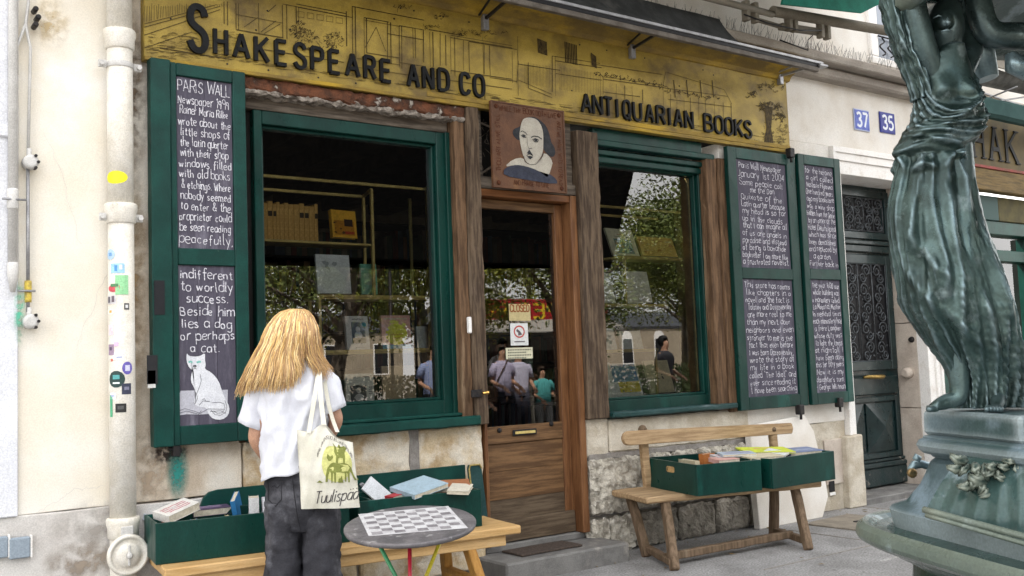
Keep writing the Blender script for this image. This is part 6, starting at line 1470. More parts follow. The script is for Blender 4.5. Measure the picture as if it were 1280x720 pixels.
sleeve([PL(343, 463), PL(325, 483), PL(312, 531, -.01)], (.062, .064), 1); sleeve([PL(394, 462), PL(409, 480), PL(417, 514, .0)], (.062, .060), 2)
# jeans: hips, two wide legs
def djean(a, t, c): return nz(a * 1.4 + 5, t * 9 + math.sin(a), 2) * .014 + nz(a * 4, t * 22, 5) * .005
tabh = [(576, 335, 416, .11), (600, 332, 422, .125), (630, 333, 425, .135), (660, 336, 424, .12)]
secs = [(PL((v[0] + v[1]) / 2, y), (v[1] - v[0]) / 2 * KP, v[2]) for y in [576 + i * 4 for i in range(22)] for v in [interp(tabh, y)]]
jn = obj('jeans', loft(secs, 56, djean), m_jean, wo)
for x0, x1, s in ((335, 380, 1), (380, 426, 2)):
    secs = []
    for i in range(60):
        t = i / 59; y = 625 + t * 110; cx = (x0 + x1) / 2 + (0 if s == 1 else 0); c = PL(cx, y); 
        z = lerp(PL(cx, 625).z, .05, t); c = Vector((PL(cx, 660).x * 1.0, .01 * s, z)); hw_ = (x1 - x0) / 2 * KP * lerp(.98, 1.08, t); secs.append((c, hw_, hw_ * 1.12))
    b2 = loft(secs, 40, lambda a, t, c, s=s: nz(a * 1.2 + s * 5, t * 7 + math.sin(a) * .8, s) * .022 + nz(a * 3, t * 26, s + 4) * .008); obj('trouser_leg', b2, m_jean, jn)
    bm = bmesh.new(); rough(bm, PL((x0 + x1) / 2, 660).x - .05, PL((x0 + x1) / 2, 660).x + .05, -.10, .19, .0, .075, .03, .004, .02, s); obj('shoe', bm, flat((.55, .55, .55), .6), wo)
bm = bmesh.new()
def jb(px, py, d=-.0): 
    v = interp(tabh, py); cx = (v[0] + v[1]) / 2; hwp = (v[1] - v[0]) / 2; u = max(-.97, min(.97, (px - cx) / hwp)); p = PL(px, py); p.y = PL(cx, py).y - v[2] * math.sqrt(1 - u * u) - .016 + d; return p
for pts in ([(340, 596), (342, 622), (352, 628), (360, 620), (360, 596), (340, 596)], [(372, 583), (376, 612), (380, 640), (384, 660)], [(338, 588), (356, 588), (374, 586)], [(346, 606), (350, 603), (354, 606), (358, 602)]):
    P_ = [jb(*p) for p in pts]; tube(bm, P_, .0022, 4, False)
obj('seams', bm, flat((.02, .02, .024), .9), jn)

# hair: locks running from the parting over the head and down the back
def bez(P, t):
    P = list(P)
    while len(P) > 1: P = [lerp(a, b, t) for a, b in zip(P[:-1], P[1:])]
    return P[0]
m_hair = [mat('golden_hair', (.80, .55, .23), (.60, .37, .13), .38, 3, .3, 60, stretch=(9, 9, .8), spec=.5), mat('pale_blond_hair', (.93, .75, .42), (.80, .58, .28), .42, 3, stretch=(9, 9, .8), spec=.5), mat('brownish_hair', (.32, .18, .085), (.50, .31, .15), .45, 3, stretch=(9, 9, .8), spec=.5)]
rnd = random.Random(77)
hb_ = [bmesh.new() for _ in range(3)]
HL = [(386, 364, 379), (390, 350, 387), (398, 341, 393), (410, 332, 398), (427, 326, 399), (442, 318, 401), (452, 313, 406), (462, 308, 413), (483, 299, 417), (500, 294, 419)]
HE = [(0, 496), (.1, 492), (.22, 486), (.36, 490), (.5, 488), (.58, 482), (.66, 466), (.70, 446), (.77, 441), (.81, 468), (.9, 474), (1, 466)]
HD = [(386, -.01), (392, -.055), (402, -.095), (418, -.118), (440, -.112), (455, -.118), (475, -.135), (500, -.142)]
def hair_lock(s, lay, r0_, mi):
    ye = interp(HE, s)[0] - (rnd.random() ** 2) * 40 + rnd.uniform(-3, 6) - lay * 5
    pts = []; n = 16; ph = rnd.uniform(0, 6.28); am = rnd.uniform(.6, 2.2); fq = rnd.uniform(5, 9); ds = rnd.uniform(-.05, .05)
    for i in range(n):
        t = i / (n - 1); y = 386.6 + lay * 1.6 + (ye - 386.6) * t ** 1.12
        xl, xr = interp(HL, y); sv = s + ds * t * t; x = lerp(xl, xr, min(1.03, max(-.03, sv))) + am * t * math.sin(t * fq + ph + s * 9) + .5 * t * math.sin(t * 23 + ph)
        lat = min(1, abs(s - .5) * 2); d = interp(HD, y)[0] * math.sqrt(max(0, 1 - lat * lat * .9)) * (.80 + .24 * (1 - lay)) + (.02 if lat > .9 else 0)
        pts.append(PL(x, y, d + .002 * math.sin(t * 15 + ph)))
    rad = [r0_ * (1.0 if t < .6 else max(.15, 1 - (t - .6) * 2.0)) for t in [k / (n - 1) for k in range(n)]]
    tube(hb_[mi], pts, rad, 4, False)
for i in range(3000):
    s = rnd.random(); lay = rnd.random()
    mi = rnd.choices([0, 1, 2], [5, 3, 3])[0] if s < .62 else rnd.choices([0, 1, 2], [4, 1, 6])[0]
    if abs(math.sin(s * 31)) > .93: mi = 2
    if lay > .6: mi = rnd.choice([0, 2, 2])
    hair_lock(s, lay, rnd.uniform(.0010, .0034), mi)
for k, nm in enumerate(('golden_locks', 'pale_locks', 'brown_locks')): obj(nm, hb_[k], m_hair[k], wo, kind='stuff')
# cap of hair over the skull
bm = bmesh.new(); bmesh.ops.create_uvsphere(bm, u_segments=28, v_segments=18, radius=1)
c = PL(372, 413, .005); bmesh.ops.transform(bm, matrix=Matrix.Translation(c) @ Matrix.Diagonal((.078, .092, .094, 1)), verts=bm.verts)
for v in list(bm.verts):
    if v.co.y > c.y + .055 and v.co.z < c.z + .06: bm.verts.remove(v)
obj('hair_cap', bm, m_hair[2], wo, smooth=True)

# ------------------------------------------------------------------ tote bag
GL['Ä'] = (4, GL['a'][1] + "|!1,7.2 1,6.6|!3,7.2 3,6.6")
bagd = -.17
bg_ = thing('tote_bag', 'cream canvas tote bag printed with animals before a yellow disc, hanging at her right side', 'bag', PO, ANG)
TL, TR, BR, BL = [(371, 537), (440, 551), (449, 634), (378, 640)][0], (441, 553), (450, 634), (377, 636)
def bagpt(u, v, lift=0, sgn=1):
    px = lerp(lerp(TL[0], TR[0], u), lerp(BL[0], BR[0], u), v); py = lerp(lerp(TL[1], TR[1], u), lerp(BL[1], BR[1], u), v)
    # top edge pulled up by the handles
    if v < .5: py -= (14 * math.exp(-((u - .48) / .16) ** 2) + 0 * math.exp(-((u - .22) / .1) ** 2)) * (1 - v * 2)
    bul = .045 * (math.sin(math.pi * min(1, max(0, u)))) ** .6 * (math.sin(math.pi * min(1, max(0, .12 + v * .80)))) ** .8
    wr = nz(u * 3 + 2, v * 4, 1.5) * .010 + (1 - abs(nz(u * 5 + v * 2, v * 2.2, 6)) * 2) * .008 * (1 - v * .5)
    p = PL(px, py, bagd); p.y += (-bul - wr if sgn > 0 else bul * .8 + wr * .5) - lift
    return p
bm = bmesh.new(); n = 40
for sgn in (1, -1):
    G = [[bm.verts.new(bagpt(i / n, j / n, 0, sgn)) for j in range(n + 1)] for i in range(n + 1)]
    for i in range(n):
        for j in range(n): f = bm.faces.new((G[i][j], G[i + 1][j], G[i + 1][j + 1], G[i][j + 1])); f.smooth = True
bmesh.ops.remove_doubles(bm, verts=bm.verts, dist=.0015)
m_canvas = mat('cream_canvas', (.68, .66, .58), (.60, .58, .49), .9, 10, .4, 150, bdist=.002, grain=.05)
bb = obj('bag_body', bm, m_canvas, bg_)
def onbag(px, py, l=.002):     # invert roughly: photo position to (u, v)
    v = (py - lerp(TL[1], TR[1], .5)) / (lerp(BL[1], BR[1], .5) - lerp(TL[1], TR[1], .5)); 
    for _ in range(3):
        x0 = lerp(TL[0], BL[0], v); x1 = lerp(TR[0], BR[0], v); u = (px - x0) / (x1 - x0); y0 = lerp(TL[1], TR[1], u); y1 = lerp(BL[1], BR[1], u)
        v = (py - y0) / (y1 - y0)
    return bagpt(u, v, l)
def bagpoly(name, pts, m, l, fine=1):
    from mathutils.geometry import tessellate_polygon
    P3 = [Vector((x, y, 0)) for x, y in pts]; T = [[P3[i] for i in t] for t in tessellate_polygon([P3])]
    for _ in range(fine):
        T2 = []
        for a, b, c in T: ab, bc, ca = (a + b) / 2, (b + c) / 2, (c + a) / 2; T2 += [[a, ab, ca], [ab, b, bc], [ca, bc, c], [ab, bc, ca]]
        T = T2
    bm = bmesh.new()
    for t in T: bm.faces.new([bm.verts.new(onbag(p.x, p.y, l)) for p in t])
    return obj(name, bm, m, bb)
m_disc = flat((.62, .62, .24), .9); m_ol = flat((.21, .23, .06), .9); m_blk = flat((.05, .045, .05), .9)
bagpoly('yellow_disc', [(423 + 18 * math.cos(i / 24 * 6.283), 580 + 21 * math.sin(i / 24 * 6.283)) for i in range(24)], m_disc, .0026, 3)
horse = [(409.5, 601), (410, 592), (412, 585), (416, 580), (419, 578), (425, 578.5), (431, 577.5), (436, 579), (440, 584), (442, 591), (446, 600), (444, 600), (440, 591), (438, 588), (438.5, 602), (436.7, 602), (436, 592), (434.5, 589), (434.5, 601), (433, 601), (432.6, 590), (427, 589), (422.6, 589), (422, 602), (420.4, 602), (420.2, 591), (419, 589), (418, 602), (416.6, 602), (416.4, 590), (415, 588), (413, 592), (412, 601)]
bagpoly('horse_print', horse, m_ol, .0042, 1)
bagpoly('cat_print', [(422, 578), (422.5, 570), (420, 566), (419.5, 560), (417.5, 556), (421, 558.5), (423.5, 559), (425, 555), (427.5, 558), (431, 557), (434, 560), (432, 565), (433, 571), (433, 578), (431, 578), (430.5, 572), (427, 571), (425, 572), (424.5, 578)], m_ol, .0044, 1)
bagpoly('hen_print', [(411, 575), (412, 571), (415, 573), (418, 570), (418.5, 573), (416, 577), (413.5, 578)], m_ol, .0044, 1)
bagpoly('piglet_print', [(425, 602), (425.5, 597), (428, 596), (429, 593), (430, 597), (431, 602)], m_ol, .0046, 1)
for (x, y, w_) in ((402, 601, 4), (427, 600, 2.5), (447, 599, 1.2)): bagpoly('grass_print', [(x - w_, y + 1), (x, y - 2), (x + w_, y + 1)], m_ol, .0044, 1)
def bagtext(s, x0, y0, x1, y1, hpx, w_, slant, name, arc=0):
    bm = bmesh.new(); tot = text_w(s, 1.0); x = 0
    for c in s:
        gw, sts = strokes(c)
        for st in sts:
            P_ = []
            for a, b in zip(st[:-1], st[1:]):
                for k in range(2): P_.append((lerp(a[0], b[0], k / 2), lerp(a[1], b[1], k / 2)))
            P_.append(st[-1]); Q = []
            for gx, gy in P_:
                t = (x + gx + gy * slant) / tot; cx = lerp(x0, x1, t); cy = lerp(y0, y1, t) - arc * 4 * t * (1 - t) - gy * hpx / 8; Q.append(onbag(cx, cy, .003))
            for a, b in zip(Q[:-1], Q[1:]):
                d = (b - a); 
                if d.length < 1e-6: continue
                s_ = d.normalized().cross(Vector((0, 1, 0))) * w_ / 2; poly(bm, [a - s_, b - s_, b + s_, a + s_])
        x += gw + 1.0
    obj(name, bm, m_blk, bb)
bagtext('TuulispÄÄ', 394, 629, 447, 623, 15, .0042, .35, 'lettering')
bagtext('ELAINSUOJELUKESKUS', 399, 573, 441, 572, 3.6, .0014, 0, 'small_lettering', 20)
def strap(pts, w_, nm='strap'):
    bm = bmesh.new(); P_ = [bez(pts, i / 14) for i in range(15)]
    for a, b in zip(P_[:-1], P_[1:]):
        s_ = Vector((w_ / 2, 0, 0)); poly(bm, [a - s_, b - s_, b + s_, a + s_], (0, -.003, 0))
    obj(nm, bm, m_canvas, bg_)
strap([PL(405, 531, bagd - .035), PL(402, 505, -.165), PL(398, 480, -.14), PL(399, 464, -.10), PL(401, 452, -.03), PL(402, 449, .02)], .022)
strap([PL(386, 541, bagd - .03), PL(391, 510, -.165), PL(396, 485, -.14), PL(398, 464, -.105), PL(400, 452, -.03), PL(402, 449, .02)], .02)
strap([PL(422, 540, bagd + .02), PL(414, 522, -.10), PL(408, 500, -.10), PL(405, 470, -.06), PL(404, 456, -.0)], .018)

# ------------------------------------------------------------------ fountain with draped bronze figures
FO = Vector((CAM.x, CAM.y, 0)); 
rh = Vector((math.cos(ANG), math.sin(ANG), 0)); fh = Vector((-math.sin(ANG), math.cos(ANG), 0))
FC = Vector((1.52, 2.42, 0))
fo_w = FO + rh * FC.x + fh * FC.y
fnt = thing('fountain', 'dark green bronze drinking fountain with a draped female figure standing on its pedestal', 'fountain', fo_w, ANG)
m_brz = mat('verdigris_bronze', (.015, .031, .028), (.062, .105, .100), .33, 6.5, .35, 60, metal=.55, c3=(.14, .19, .195), s3=14, t3=(.56, .68), bdist=.003, rvar=.12, spec=.6, point=((.20, .28, .31), .508, .60))  # pale ridges: wear, plus highlight contrast put into the colour
m_brz2 = mat('pale_verdigris_bronze', (.085, .125, .14), (.035, .065, .064), .42, 3.5, .35, 70, metal=.15, c3=(.17, .23, .27), s3=5, t3=(.5, .68), bdist=.003, rvar=.1, point=((.28, .33, .34), .505, .60))
m_brz3 = mat('green_basin_bronze', (.016, .042, .032), (.045, .085, .082), .3, 4, .3, 60, metal=.2, c3=(.17, .23, .25), s3=8, t3=(.58, .68), bdist=.003, rvar=.15, point=((.20, .23, .19), .51, .60), coat=.3)
def FL(px, py, depth):
    w_ = dp(px, py, depth) - fo_w; return Matrix.Rotation(-ANG, 3, 'Z') @ w_
n12 = (-.98, -.2); e12 = (.2, -.98)
def sq(h, z, ex=.25, n=72, off=(0, 0), noise_=.002):
    ring = []
    for k in range(n):
        a = 2 * math.pi * k / n; c, s = math.cos(a), math.sin(a); c = math.copysign(abs(c) ** ex, c) * h; s = math.copysign(abs(s) ** ex, s) * h
        x = n12[0] * c + e12[0] * s; y = n12[1] * c + e12[1] * s; q = noise_ * nz(x * 9, y * 9, z * 9)
        ring.append(Vector((x + q + off[0], y + q + off[1], z)))
    return ring
def sqloft(levels, m, name, parent=fnt, cap=True):
    bm = bmesh.new(); R2 = [[bm.verts.new(p) for p in sq(*l)] for l in levels]
    for i in range(len(R2) - 1):
        for k in range(len(R2[0])): bm.faces.new((R2[i][k], R2[i][(k + 1) % len(R2[0])], R2[i + 1][(k + 1) % len(R2[0])], R2[i + 1][k]))
    if cap: bm.faces.new(R2[0]); bm.faces.new(R2[-1])
    o = obj(name, bm, m, parent); return o
sqloft([(.50, 0, .4), (.52, .06, .4), (.48, .10, .4), (.46, .2, .45), (.43, .6, .45), (.47, .72, .45), (.472, .79, .5), (.49, .81, .5), (.515, .815, .5), (.53, .83, .5), (.545, .832, .5), (.575, .845, .5), (.588, .855, .5), (.592, .865, .5), (.588, .885, .5), (.575, .897, .5), (.562, .893, .5), (.55, .883, .5), (.52, .878, .48), (.40, .895, .4)], m_brz3, 'basin')
sqloft([(.475, .88, .3), (.475, .925, .25), (.462, .932, .2), (.43, .945, .18), (.415, .965, .16), (.398, .99, .15), (.386, 1.02, .15), (.376, 1.05, .15), (.365, 1.062, .15), (.372, 1.064, .16), (.376, 1.070, .16), (.392, 1.074, .18), (.402, 1.082, .2), (.407, 1.095, .2), (.402, 1.107, .2), (.39, 1.113, .18), (.388, 1.117, .16), (.372, 1.120, .15), (.33, 1.124, .15)], m_brz2, 'pedestal')
# plinth under the figure (right face of the pedestal shows the shell)
hp = .345
def face(t, out_=0, z=0, h=None): h = hp if h is None else h; return Vector((n12[0] * (h + out_) + e12[0] * t, n12[1] * (h + out_) + e12[1] * t, z))
Mf = Matrix(((e12[0], n12[0], 0, 0), (e12[1], n12[1], 0, 0), (0, 0, 1, 0), (0, 0, 0, 1)))
bm = bmesh.new(); rough(bm, -.368, .012, .0, .366, 1.121, 1.186, .03, .0025, .008, 7, M=Mf); obj('plinth', bm, m_brz2, fnt)
for rot in (90, 180, 270):
    bm = bmesh.new(); rough(bm, -.348, .03, .0, .346, 1.121, 1.186, .05, .0025, .008, 7, M=Matrix.Rotation(R_(rot), 4, 'Z') @ Mf); obj('plinth', bm, m_brz2, fnt)
# ribbed shell with leaves
DF = 2.42
bm = bmesh.new(); NU, NV = 60, 18; G = []
for i in range(NU + 1):
    u = i / NU; row = []
    for j in range(NV + 1):
        v = j / NV; tx = lerp(1216, 1330, u); ty = 566 + 0 * u; bx = lerp(1158, 1400, u); by = lerp(637, 704, u)
        w_ = v ** .75; px = lerp(tx, bx, w_ if u < .5 else w_); py = lerp(ty, by, v ** 1.25)
        d = lerp(2.47, 2.15, u) - .10 * math.sin(v * 1.57) - (1 - abs(math.sin(u * 26))) * .010 * v
        row.append(bm.verts.new(FL(px, py, d)))
    G.append(row)
for i in range(NU):
    for j in range(NV): f = bm.faces.new((G[i][j], G[i + 1][j], G[i + 1][j + 1], G[i][j + 1])); f.smooth = True
obj('ribbed_shell', bm, m_brz3, fnt)
bm = bmesh.new(); tube(bm, [FL(lerp(1155, 1330, t), lerp(637, 684, t), lerp(2.36, 2.0, t)) for t in [k / 10 for k in range(11)]], .008, 8); tube(bm, [FL(lerp(1158, 1330, t), lerp(644, 694, t), lerp(2.35, 1.99, t)) for t in [k / 10 for k in range(11)]], .006, 8); obj('shell_moulding', bm, m_brz3, fnt)
rnd = random.Random(6); bm = bmesh.new()
def blade(cx, cy, a0, L_, wd, dep, curl):
    P = []
    for k in range(7):
        t = k / 6; a = a0 + curl * t; P.append((cx + L_ * t * math.cos(a), cy + L_ * t * math.sin(a), dep - .05 * math.sin(t * 2.6), wd * math.sin(math.pi * (.12 + .88 * t)) ** .7 * (1 + .35 * (k % 2))))
    rows = []
    for i, (x, y, d, w_) in enumerate(P):
        x2, y2 = (P[i + 1][0], P[i + 1][1]) if i < 6 else (2 * x - P[i - 1][0], 2 * y - P[i - 1][1]); dx, dy = x2 - x, y2 - y; l = math.hypot(dx, dy) or 1; nx, ny = -dy / l, dx / l
        rows.append([FL(x + nx * w_ * s, y + ny * w_ * s, d + dd) for s, dd in ((-1, .018), (-.5, .0), (0, .008), (.5, .0), (1, .018))])
    V = [[bm.verts.new(p) for p in r] for r in rows]
    for i in range(6):
        for k in range(4): f = bm.faces.new((V[i][k], V[i + 1][k], V[i + 1][k + 1], V[i][k + 1])); f.smooth = True
for i in range(34):
    px, py = rnd.uniform(1212, 1300), rnd.uniform(572, 600); blade(px, py, rnd.uniform(.4, 2.9), rnd.uniform(14, 26), rnd.uniform(3.5, 6), 2.345 - rnd.uniform(0, .03), rnd.uniform(-1.2, 1.2))
for x, y, a0 in ((1210, 574, 2.6), (1206, 580, 2.2), (1218, 600, 2.0), (1240, 606, 1.6), (1262, 600, 1.3), (1278, 596, 1.2)): blade(x, y, a0, 24, 6, 2.33, .9)
lv = obj('acanthus_leaves', bm, m_brz3, fnt); so = lv.modifiers.new('thick', 'SOLIDIFY'); so.thickness = .006
# small tap at the far corner
bm = bmesh.new(); tube(bm, [FL(1166, 584, 2.84), FL(1152, 580, 2.84), FL(1143, 581, 2.84), FL(1139, 586, 2.84), FL(1139, 592, 2.84)], [.012, .012, .013, .011, .009], 10); tube(bm, [FL(1145, 576, 2.82), FL(1147, 572, 2.82), FL(1151, 573, 2.82)], [.012, .014, .006], 8); tp_ = obj('water_spout', bm, m_brz, fnt)
bm = bmesh.new(); lathe(bm, [(.013, 0), (.014, .01), (.008, .014)], FL(1139, 591, 2.81), 10, 'Y', Matrix.Scale(-1, 4, YN)); obj('brass_nozzle', bm, mat('worn_brass_nozzle', (.28, .17, .07), (.1, .09, .05), .4, 40, metal=.6), tp_)

# the draped figure
FD = 2.56
KF = FD / 1250
sil = [(60, 1168, 1204), (72, 1156, 1208), (84, 1148, 1213), (100, 1146, 1218), (118, 1146, 1222), (135, 1143, 1227), (150, 1138, 1230), (162, 1131, 1229), (175, 1124, 1222), (184, 1116, 1216), (190, 1114, 1212), (197, 1119, 1208), (205, 1120, 1208), (216, 1117, 1212), (230, 1113, 1217), (250, 1109, 1221), (270, 1108, 1225), (290, 1109, 1230), (310, 1112, 1236), (325, 1116, 1241), (340, 1119, 1246), (355, 1121, 1252), (370, 1123, 1257), (385, 1129, 1263), (395, 1135, 1266), (405, 1144, 1267), (415, 1151, 1269), (425, 1158, 1270), (435, 1166, 1271), (445, 1174, 1272), (455, 1181, 1273), (465, 1187, 1273), (475, 1192, 1274), (485, 1195, 1275), (497, 1198, 1276), (509, 1200, 1277)]
NS, NT = 230, 132
def ridge(x, y, z): return 1 - abs(nz(x, y, z)) * 2.6
def fold(a, y):
    fr = a / 6.283
    # long hanging folds of the skirt, swinging to the lower right
    s = (y - 200) / 300
    if y > 196:
        sw = s * s * 1.3
        wv = nz(a * 2, s * 3, 9) * .35
        f = ridge(a * 1.9 + sw * 1.3 + 4 + wv, s * 1.1, 1.7) * .62 + ridge(a * 4.6 + sw * 2.4 + 9 + wv, s * 2.2 + 5, 4.1) * .42 + ridge(a * 10 + sw * 5 + wv * 2, s * 4, 7) * .15
        amp = .013 + .018 * min(1, s * 1.6)
        # peplum rolls just below the girdle
        pe = math.exp(-((y - 207 - 7 * math.sin(a * 3.1 + 1) - 5 * math.sin(a * 7)) / 6) ** 2) * .020 * (.6 + .4 * math.sin(a * 9 + 2 * math.sin(a * 2)))
        kn = .014 * math.exp(-((a - 4.45) / .5) ** 2 - ((y - 375) / 45) ** 2)
        vf = 0
        for (a1, y1, a2, y2, w_, h_) in ((4.0, 300, 4.4, 352, .09, .018), (4.9, 250, 4.45, 356, .10, .016), (3.6, 330, 4.6, 438, .10, .020), (5.2, 215, 5.5, 470, .07, .016), (4.95, 380, 4.8, 450, .08, .014), (5.6, 300, 5.2, 500, .06, .016)):
            t = max(0, min(1, (y - y1) / (y2 - y1))); ac = a1 + (a2 - a1) * t; e = max(0, min(1, (y - y1 + 14) / 26, (y2 + 14 - y) / 26)); w_ = w_ * 1.5; h_ = h_ * .72
            vf += e * h_ * math.exp(-((a - ac) / w_) ** 2)
        return (f - .25) * amp + pe + kn + vf
    # swags across the chest
    yy = y + 26 * math.cos((a - 4.7) * 1.1) - 12 * math.sin(a - 4.4)
    f = ridge(yy * .055, a * .8, 2.2) * .8 + ridge(yy * .12 + 3, a * 1.5, 6.1) * .35
    m_ = min(1, max(0, (y - 120) / 30)); e = min(1, max(0, (196 - y) / 6))
    f2 = 0
    for k_ in range(6):
        ys = 84 + 13 * k_ + (58 - 5 * k_) * math.cos((a - 4.6) * (.95 - .03 * k_)) + 5 * math.sin(a * 3 + k_)
        f2 += math.exp(-abs(y - ys) / (2.6 + .5 * (k_ % 3))) * (.016 + .005 * math.sin(k_ * 2.3))
    br = .022 * math.exp(-((a - 4.3) / .33) ** 2 - ((y - 118) / 15) ** 2) + .02 * math.exp(-((a - 5.2) / .3) ** 2 - ((y - 120) / 15) ** 2)
    return ((f - .3) * .010) * m_ * e + f2 * e * min(1, max(0, (y - 84) / 20)) + br
bm = bmesh.new(); rings = []
for i in range(NS):
    y = lerp(60, 509, i / (NS - 1)); xl, xr = interp(sil, y); c = FL((xl + xr) / 2, y, FD); hw_ = (xr - xl) / 2 * KF
    hd_ = max(.05, hw_ * (.62 if y > 200 else .60)); ring = []
    for k in range(NT):
        a = 2 * math.pi * k / NT; ca, sa = math.cos(a), math.sin(a); d = fold(a, y)
        side = abs(ca) ** 3
        ring.append(bm.verts.new(c + Vector(((hw_ + d * (1 - side * .55) - side * .004) * ca, (hd_ + d) * sa, 0))))
    rings.append(ring)
for i in range(NS - 1):
    for k in range(NT): f = bm.faces.new((rings[i][k], rings[i][(k + 1) % NT], rings[i + 1][(k + 1) % NT], rings[i + 1][k])); f.smooth = True
bm.faces.new(rings[0]); bm.faces.new(rings[-1])
gown = obj('draped_gown', bm, m_brz, fnt)
# body of the figure: head, raised arms, legs and feet in one continuous surface
J = []; E = []
c0 = add(FL(1180, 130, FD), (.062, .045)); c1 = add(FL(1180, 100, FD), (.068, .046), c0); ne = add(FL(1181, 66, FD), .03, c1); h0 = add(FL(1183, 44, FD - .01), (.045, .05), ne); h1 = add(FL(1185, 18, FD - .005), (.05, .058), h0); h2 = add(FL(1186, -4, FD), (.035, .04), h1); add(FL(1181, 30, FD - .068), .009, h1)
s1 = add(FL(1160, 88, FD), .040, c1); a1 = add(FL(1155, 62, FD - .03), .033, s1); a2 = add(FL(1146, 22, FD - .04), .031, a1); e1 = add(FL(1139, -12, FD - .04), .030, a2); w1 = add(FL(1160, -70, FD), .022, e1); hand(J, E, w1, J[w1][0], Vector((.2, .1, 1)), Vector((1, 0, 0)), Vector((.3, 0, .3)))
s2 = add(FL(1203, 90, FD + .01), .040, c1); b1 = add(FL(1212, 60, FD + .05), .036, s2); b2_ = add(FL(1216, 20, FD + .06), .034, b1); w2 = add(FL(1205, -50, FD + .02), .022, b2_); hand(J, E, w2, J[w2][0], Vector((-.2, .1, 1)), Vector((-1, 0, 0)), Vector((-.3, 0, .3)))
p_ = add(FL(1190, 240, FD), (.07, .05), c0); l1 = add(FL(1196, 420, FD), .040, p_); an = add(FL(1200, 478, FD - .01), .028, l1); hl = add(FL(1199, 500, FD - .01), .028, an); t1 = add(FL(1184, 501, FD - .02), (.021, .015), hl); t2 = add(FL(1172, 507, FD - .03), (.019, .009), t1)
for q in range(5): add(FL(1161 - 1.2 * q + (3 if q > 2 else 0), 508.5 + q * 1.1, FD - .012 - .011 * q), .0062 if q < 4 else .008, t2)
r1 = add(FL(1240, 430, FD), .035, p_); ra_ = add(FL(1250, 490, FD - .03), .026, r1); rt = add(FL(1245, 505, FD - .08), (.020, .013), ra_)
for q in range(5): add(FL(1232 + 5 * q, 512 + abs(q - 1) * .5, FD - .125), .0068, rt)
skin_body('figure_body', J, E, fnt, m_brz)
# face
bm = bmesh.new(); hc = FL(1183, 28, FD - .060)
tube(bm, [hc + Vector((0, 0, .020)), hc + Vector((0, -.006, .004)), hc + Vector((0, -.010, -.004)), hc + Vector((0, -.004, -.008))], [.003, .005, .007, .003], 8); tube(bm, [hc + Vector((-.013, .004, -.021)), hc + Vector((0, -.003, -.020)), hc + Vector((.013, .004, -.021))], [.0015, .0035, .0015], 6)
for s in (-1, 1): tube(bm, [hc + Vector((s * .008, .002, .016)), hc + Vector((s * .018, .002, .019)), hc + Vector((s * .028, .010, .015))], [.001, .003, .001], 6)
obj('face', bm, m_brz, fnt)
# veil of hair and cloth falling beside the raised arm, sleeve bundles
vt = [(-30, 1100, 1128), (0, 1103, 1130), (30, 1110, 1136), (60, 1118, 1144), (85, 1130, 1156), (105, 1138, 1164), (125, 1143, 1168)]
secs = []
for i in range(90):
    y = lerp(-30, 125, i / 89); xl, xr = interp(vt, y); secs.append((FL((xl + xr) / 2, y, FD - .0), (xr - xl) / 2 * KF, .034))
b2 = loft(secs, 72, lambda a, t, c: (ridge(a * 2.4 + t * 1.2, t * 2.2, 3.3) - .3) * .011 + ridge(a * 5, t * 9, 8) * .003, ratio=1)
obj('veil_folds', b2, m_brz, fnt)
# arm of the neighbouring figure and its rounded drapery
J = []; E = []
sA = add(FL(1330, 40, FD), .048); mA = add(FL(1285, 46, FD), .038, sA); eA = add(FL(1232, 44, FD), .040, mA); fA = add(FL(1224, 10, FD), .036, eA); wA = add(FL(1212, -60, FD), .024, fA); hand(J, E, wA, J[wA][0], Vector((0, .1, 1)), Vector((1, 0, 0)), Vector((.2, 0, .2)))
skin_body('neighbour_arm', J, E, fnt, m_brz)
bm = bmesh.new(); tube(bm, [FL(1262, 66, FD - .01), FL(1268, 80, FD - .01), FL(1280, 84, FD), FL(1300, 78, FD)], [.012, .028, .034, .03], 12); obj('sleeve_fold', bm, m_brz, fnt)
# the other three figures (standing on the far plinths, out of the picture) keep the same gown
for rot in (90, 180):
    for src in (gown,):
        g = bpy.data.objects.new('draped_gown', gown.data); link(g, fnt); g.rotation_euler = (0, 0, R_(rot))
# dome above
bm = bmesh.new(); prof = [(.05, 2.50), (.12, 2.46), (.30, 2.40), (.44, 2.30), (.50, 2.19), (.53, 2.17), (.53, 2.13), (.50, 2.11), (.47, 2.12), (.30, 2.2), (.05, 2.22)]
lathe(bm, prof, (0, 0, .085), 48); obj('dome', bm, m_brz3, fnt)
bm = bmesh.new()
for k in range(4): a = R_(45 + 90 * k + 12); tube(bm, [(.34 * math.cos(a), .34 * math.sin(a), 2.24), (.30 * math.cos(a), .30 * math.sin(a), 2.05)], [.06, .03], 10)
obj('capital', bm, m_brz, fnt)
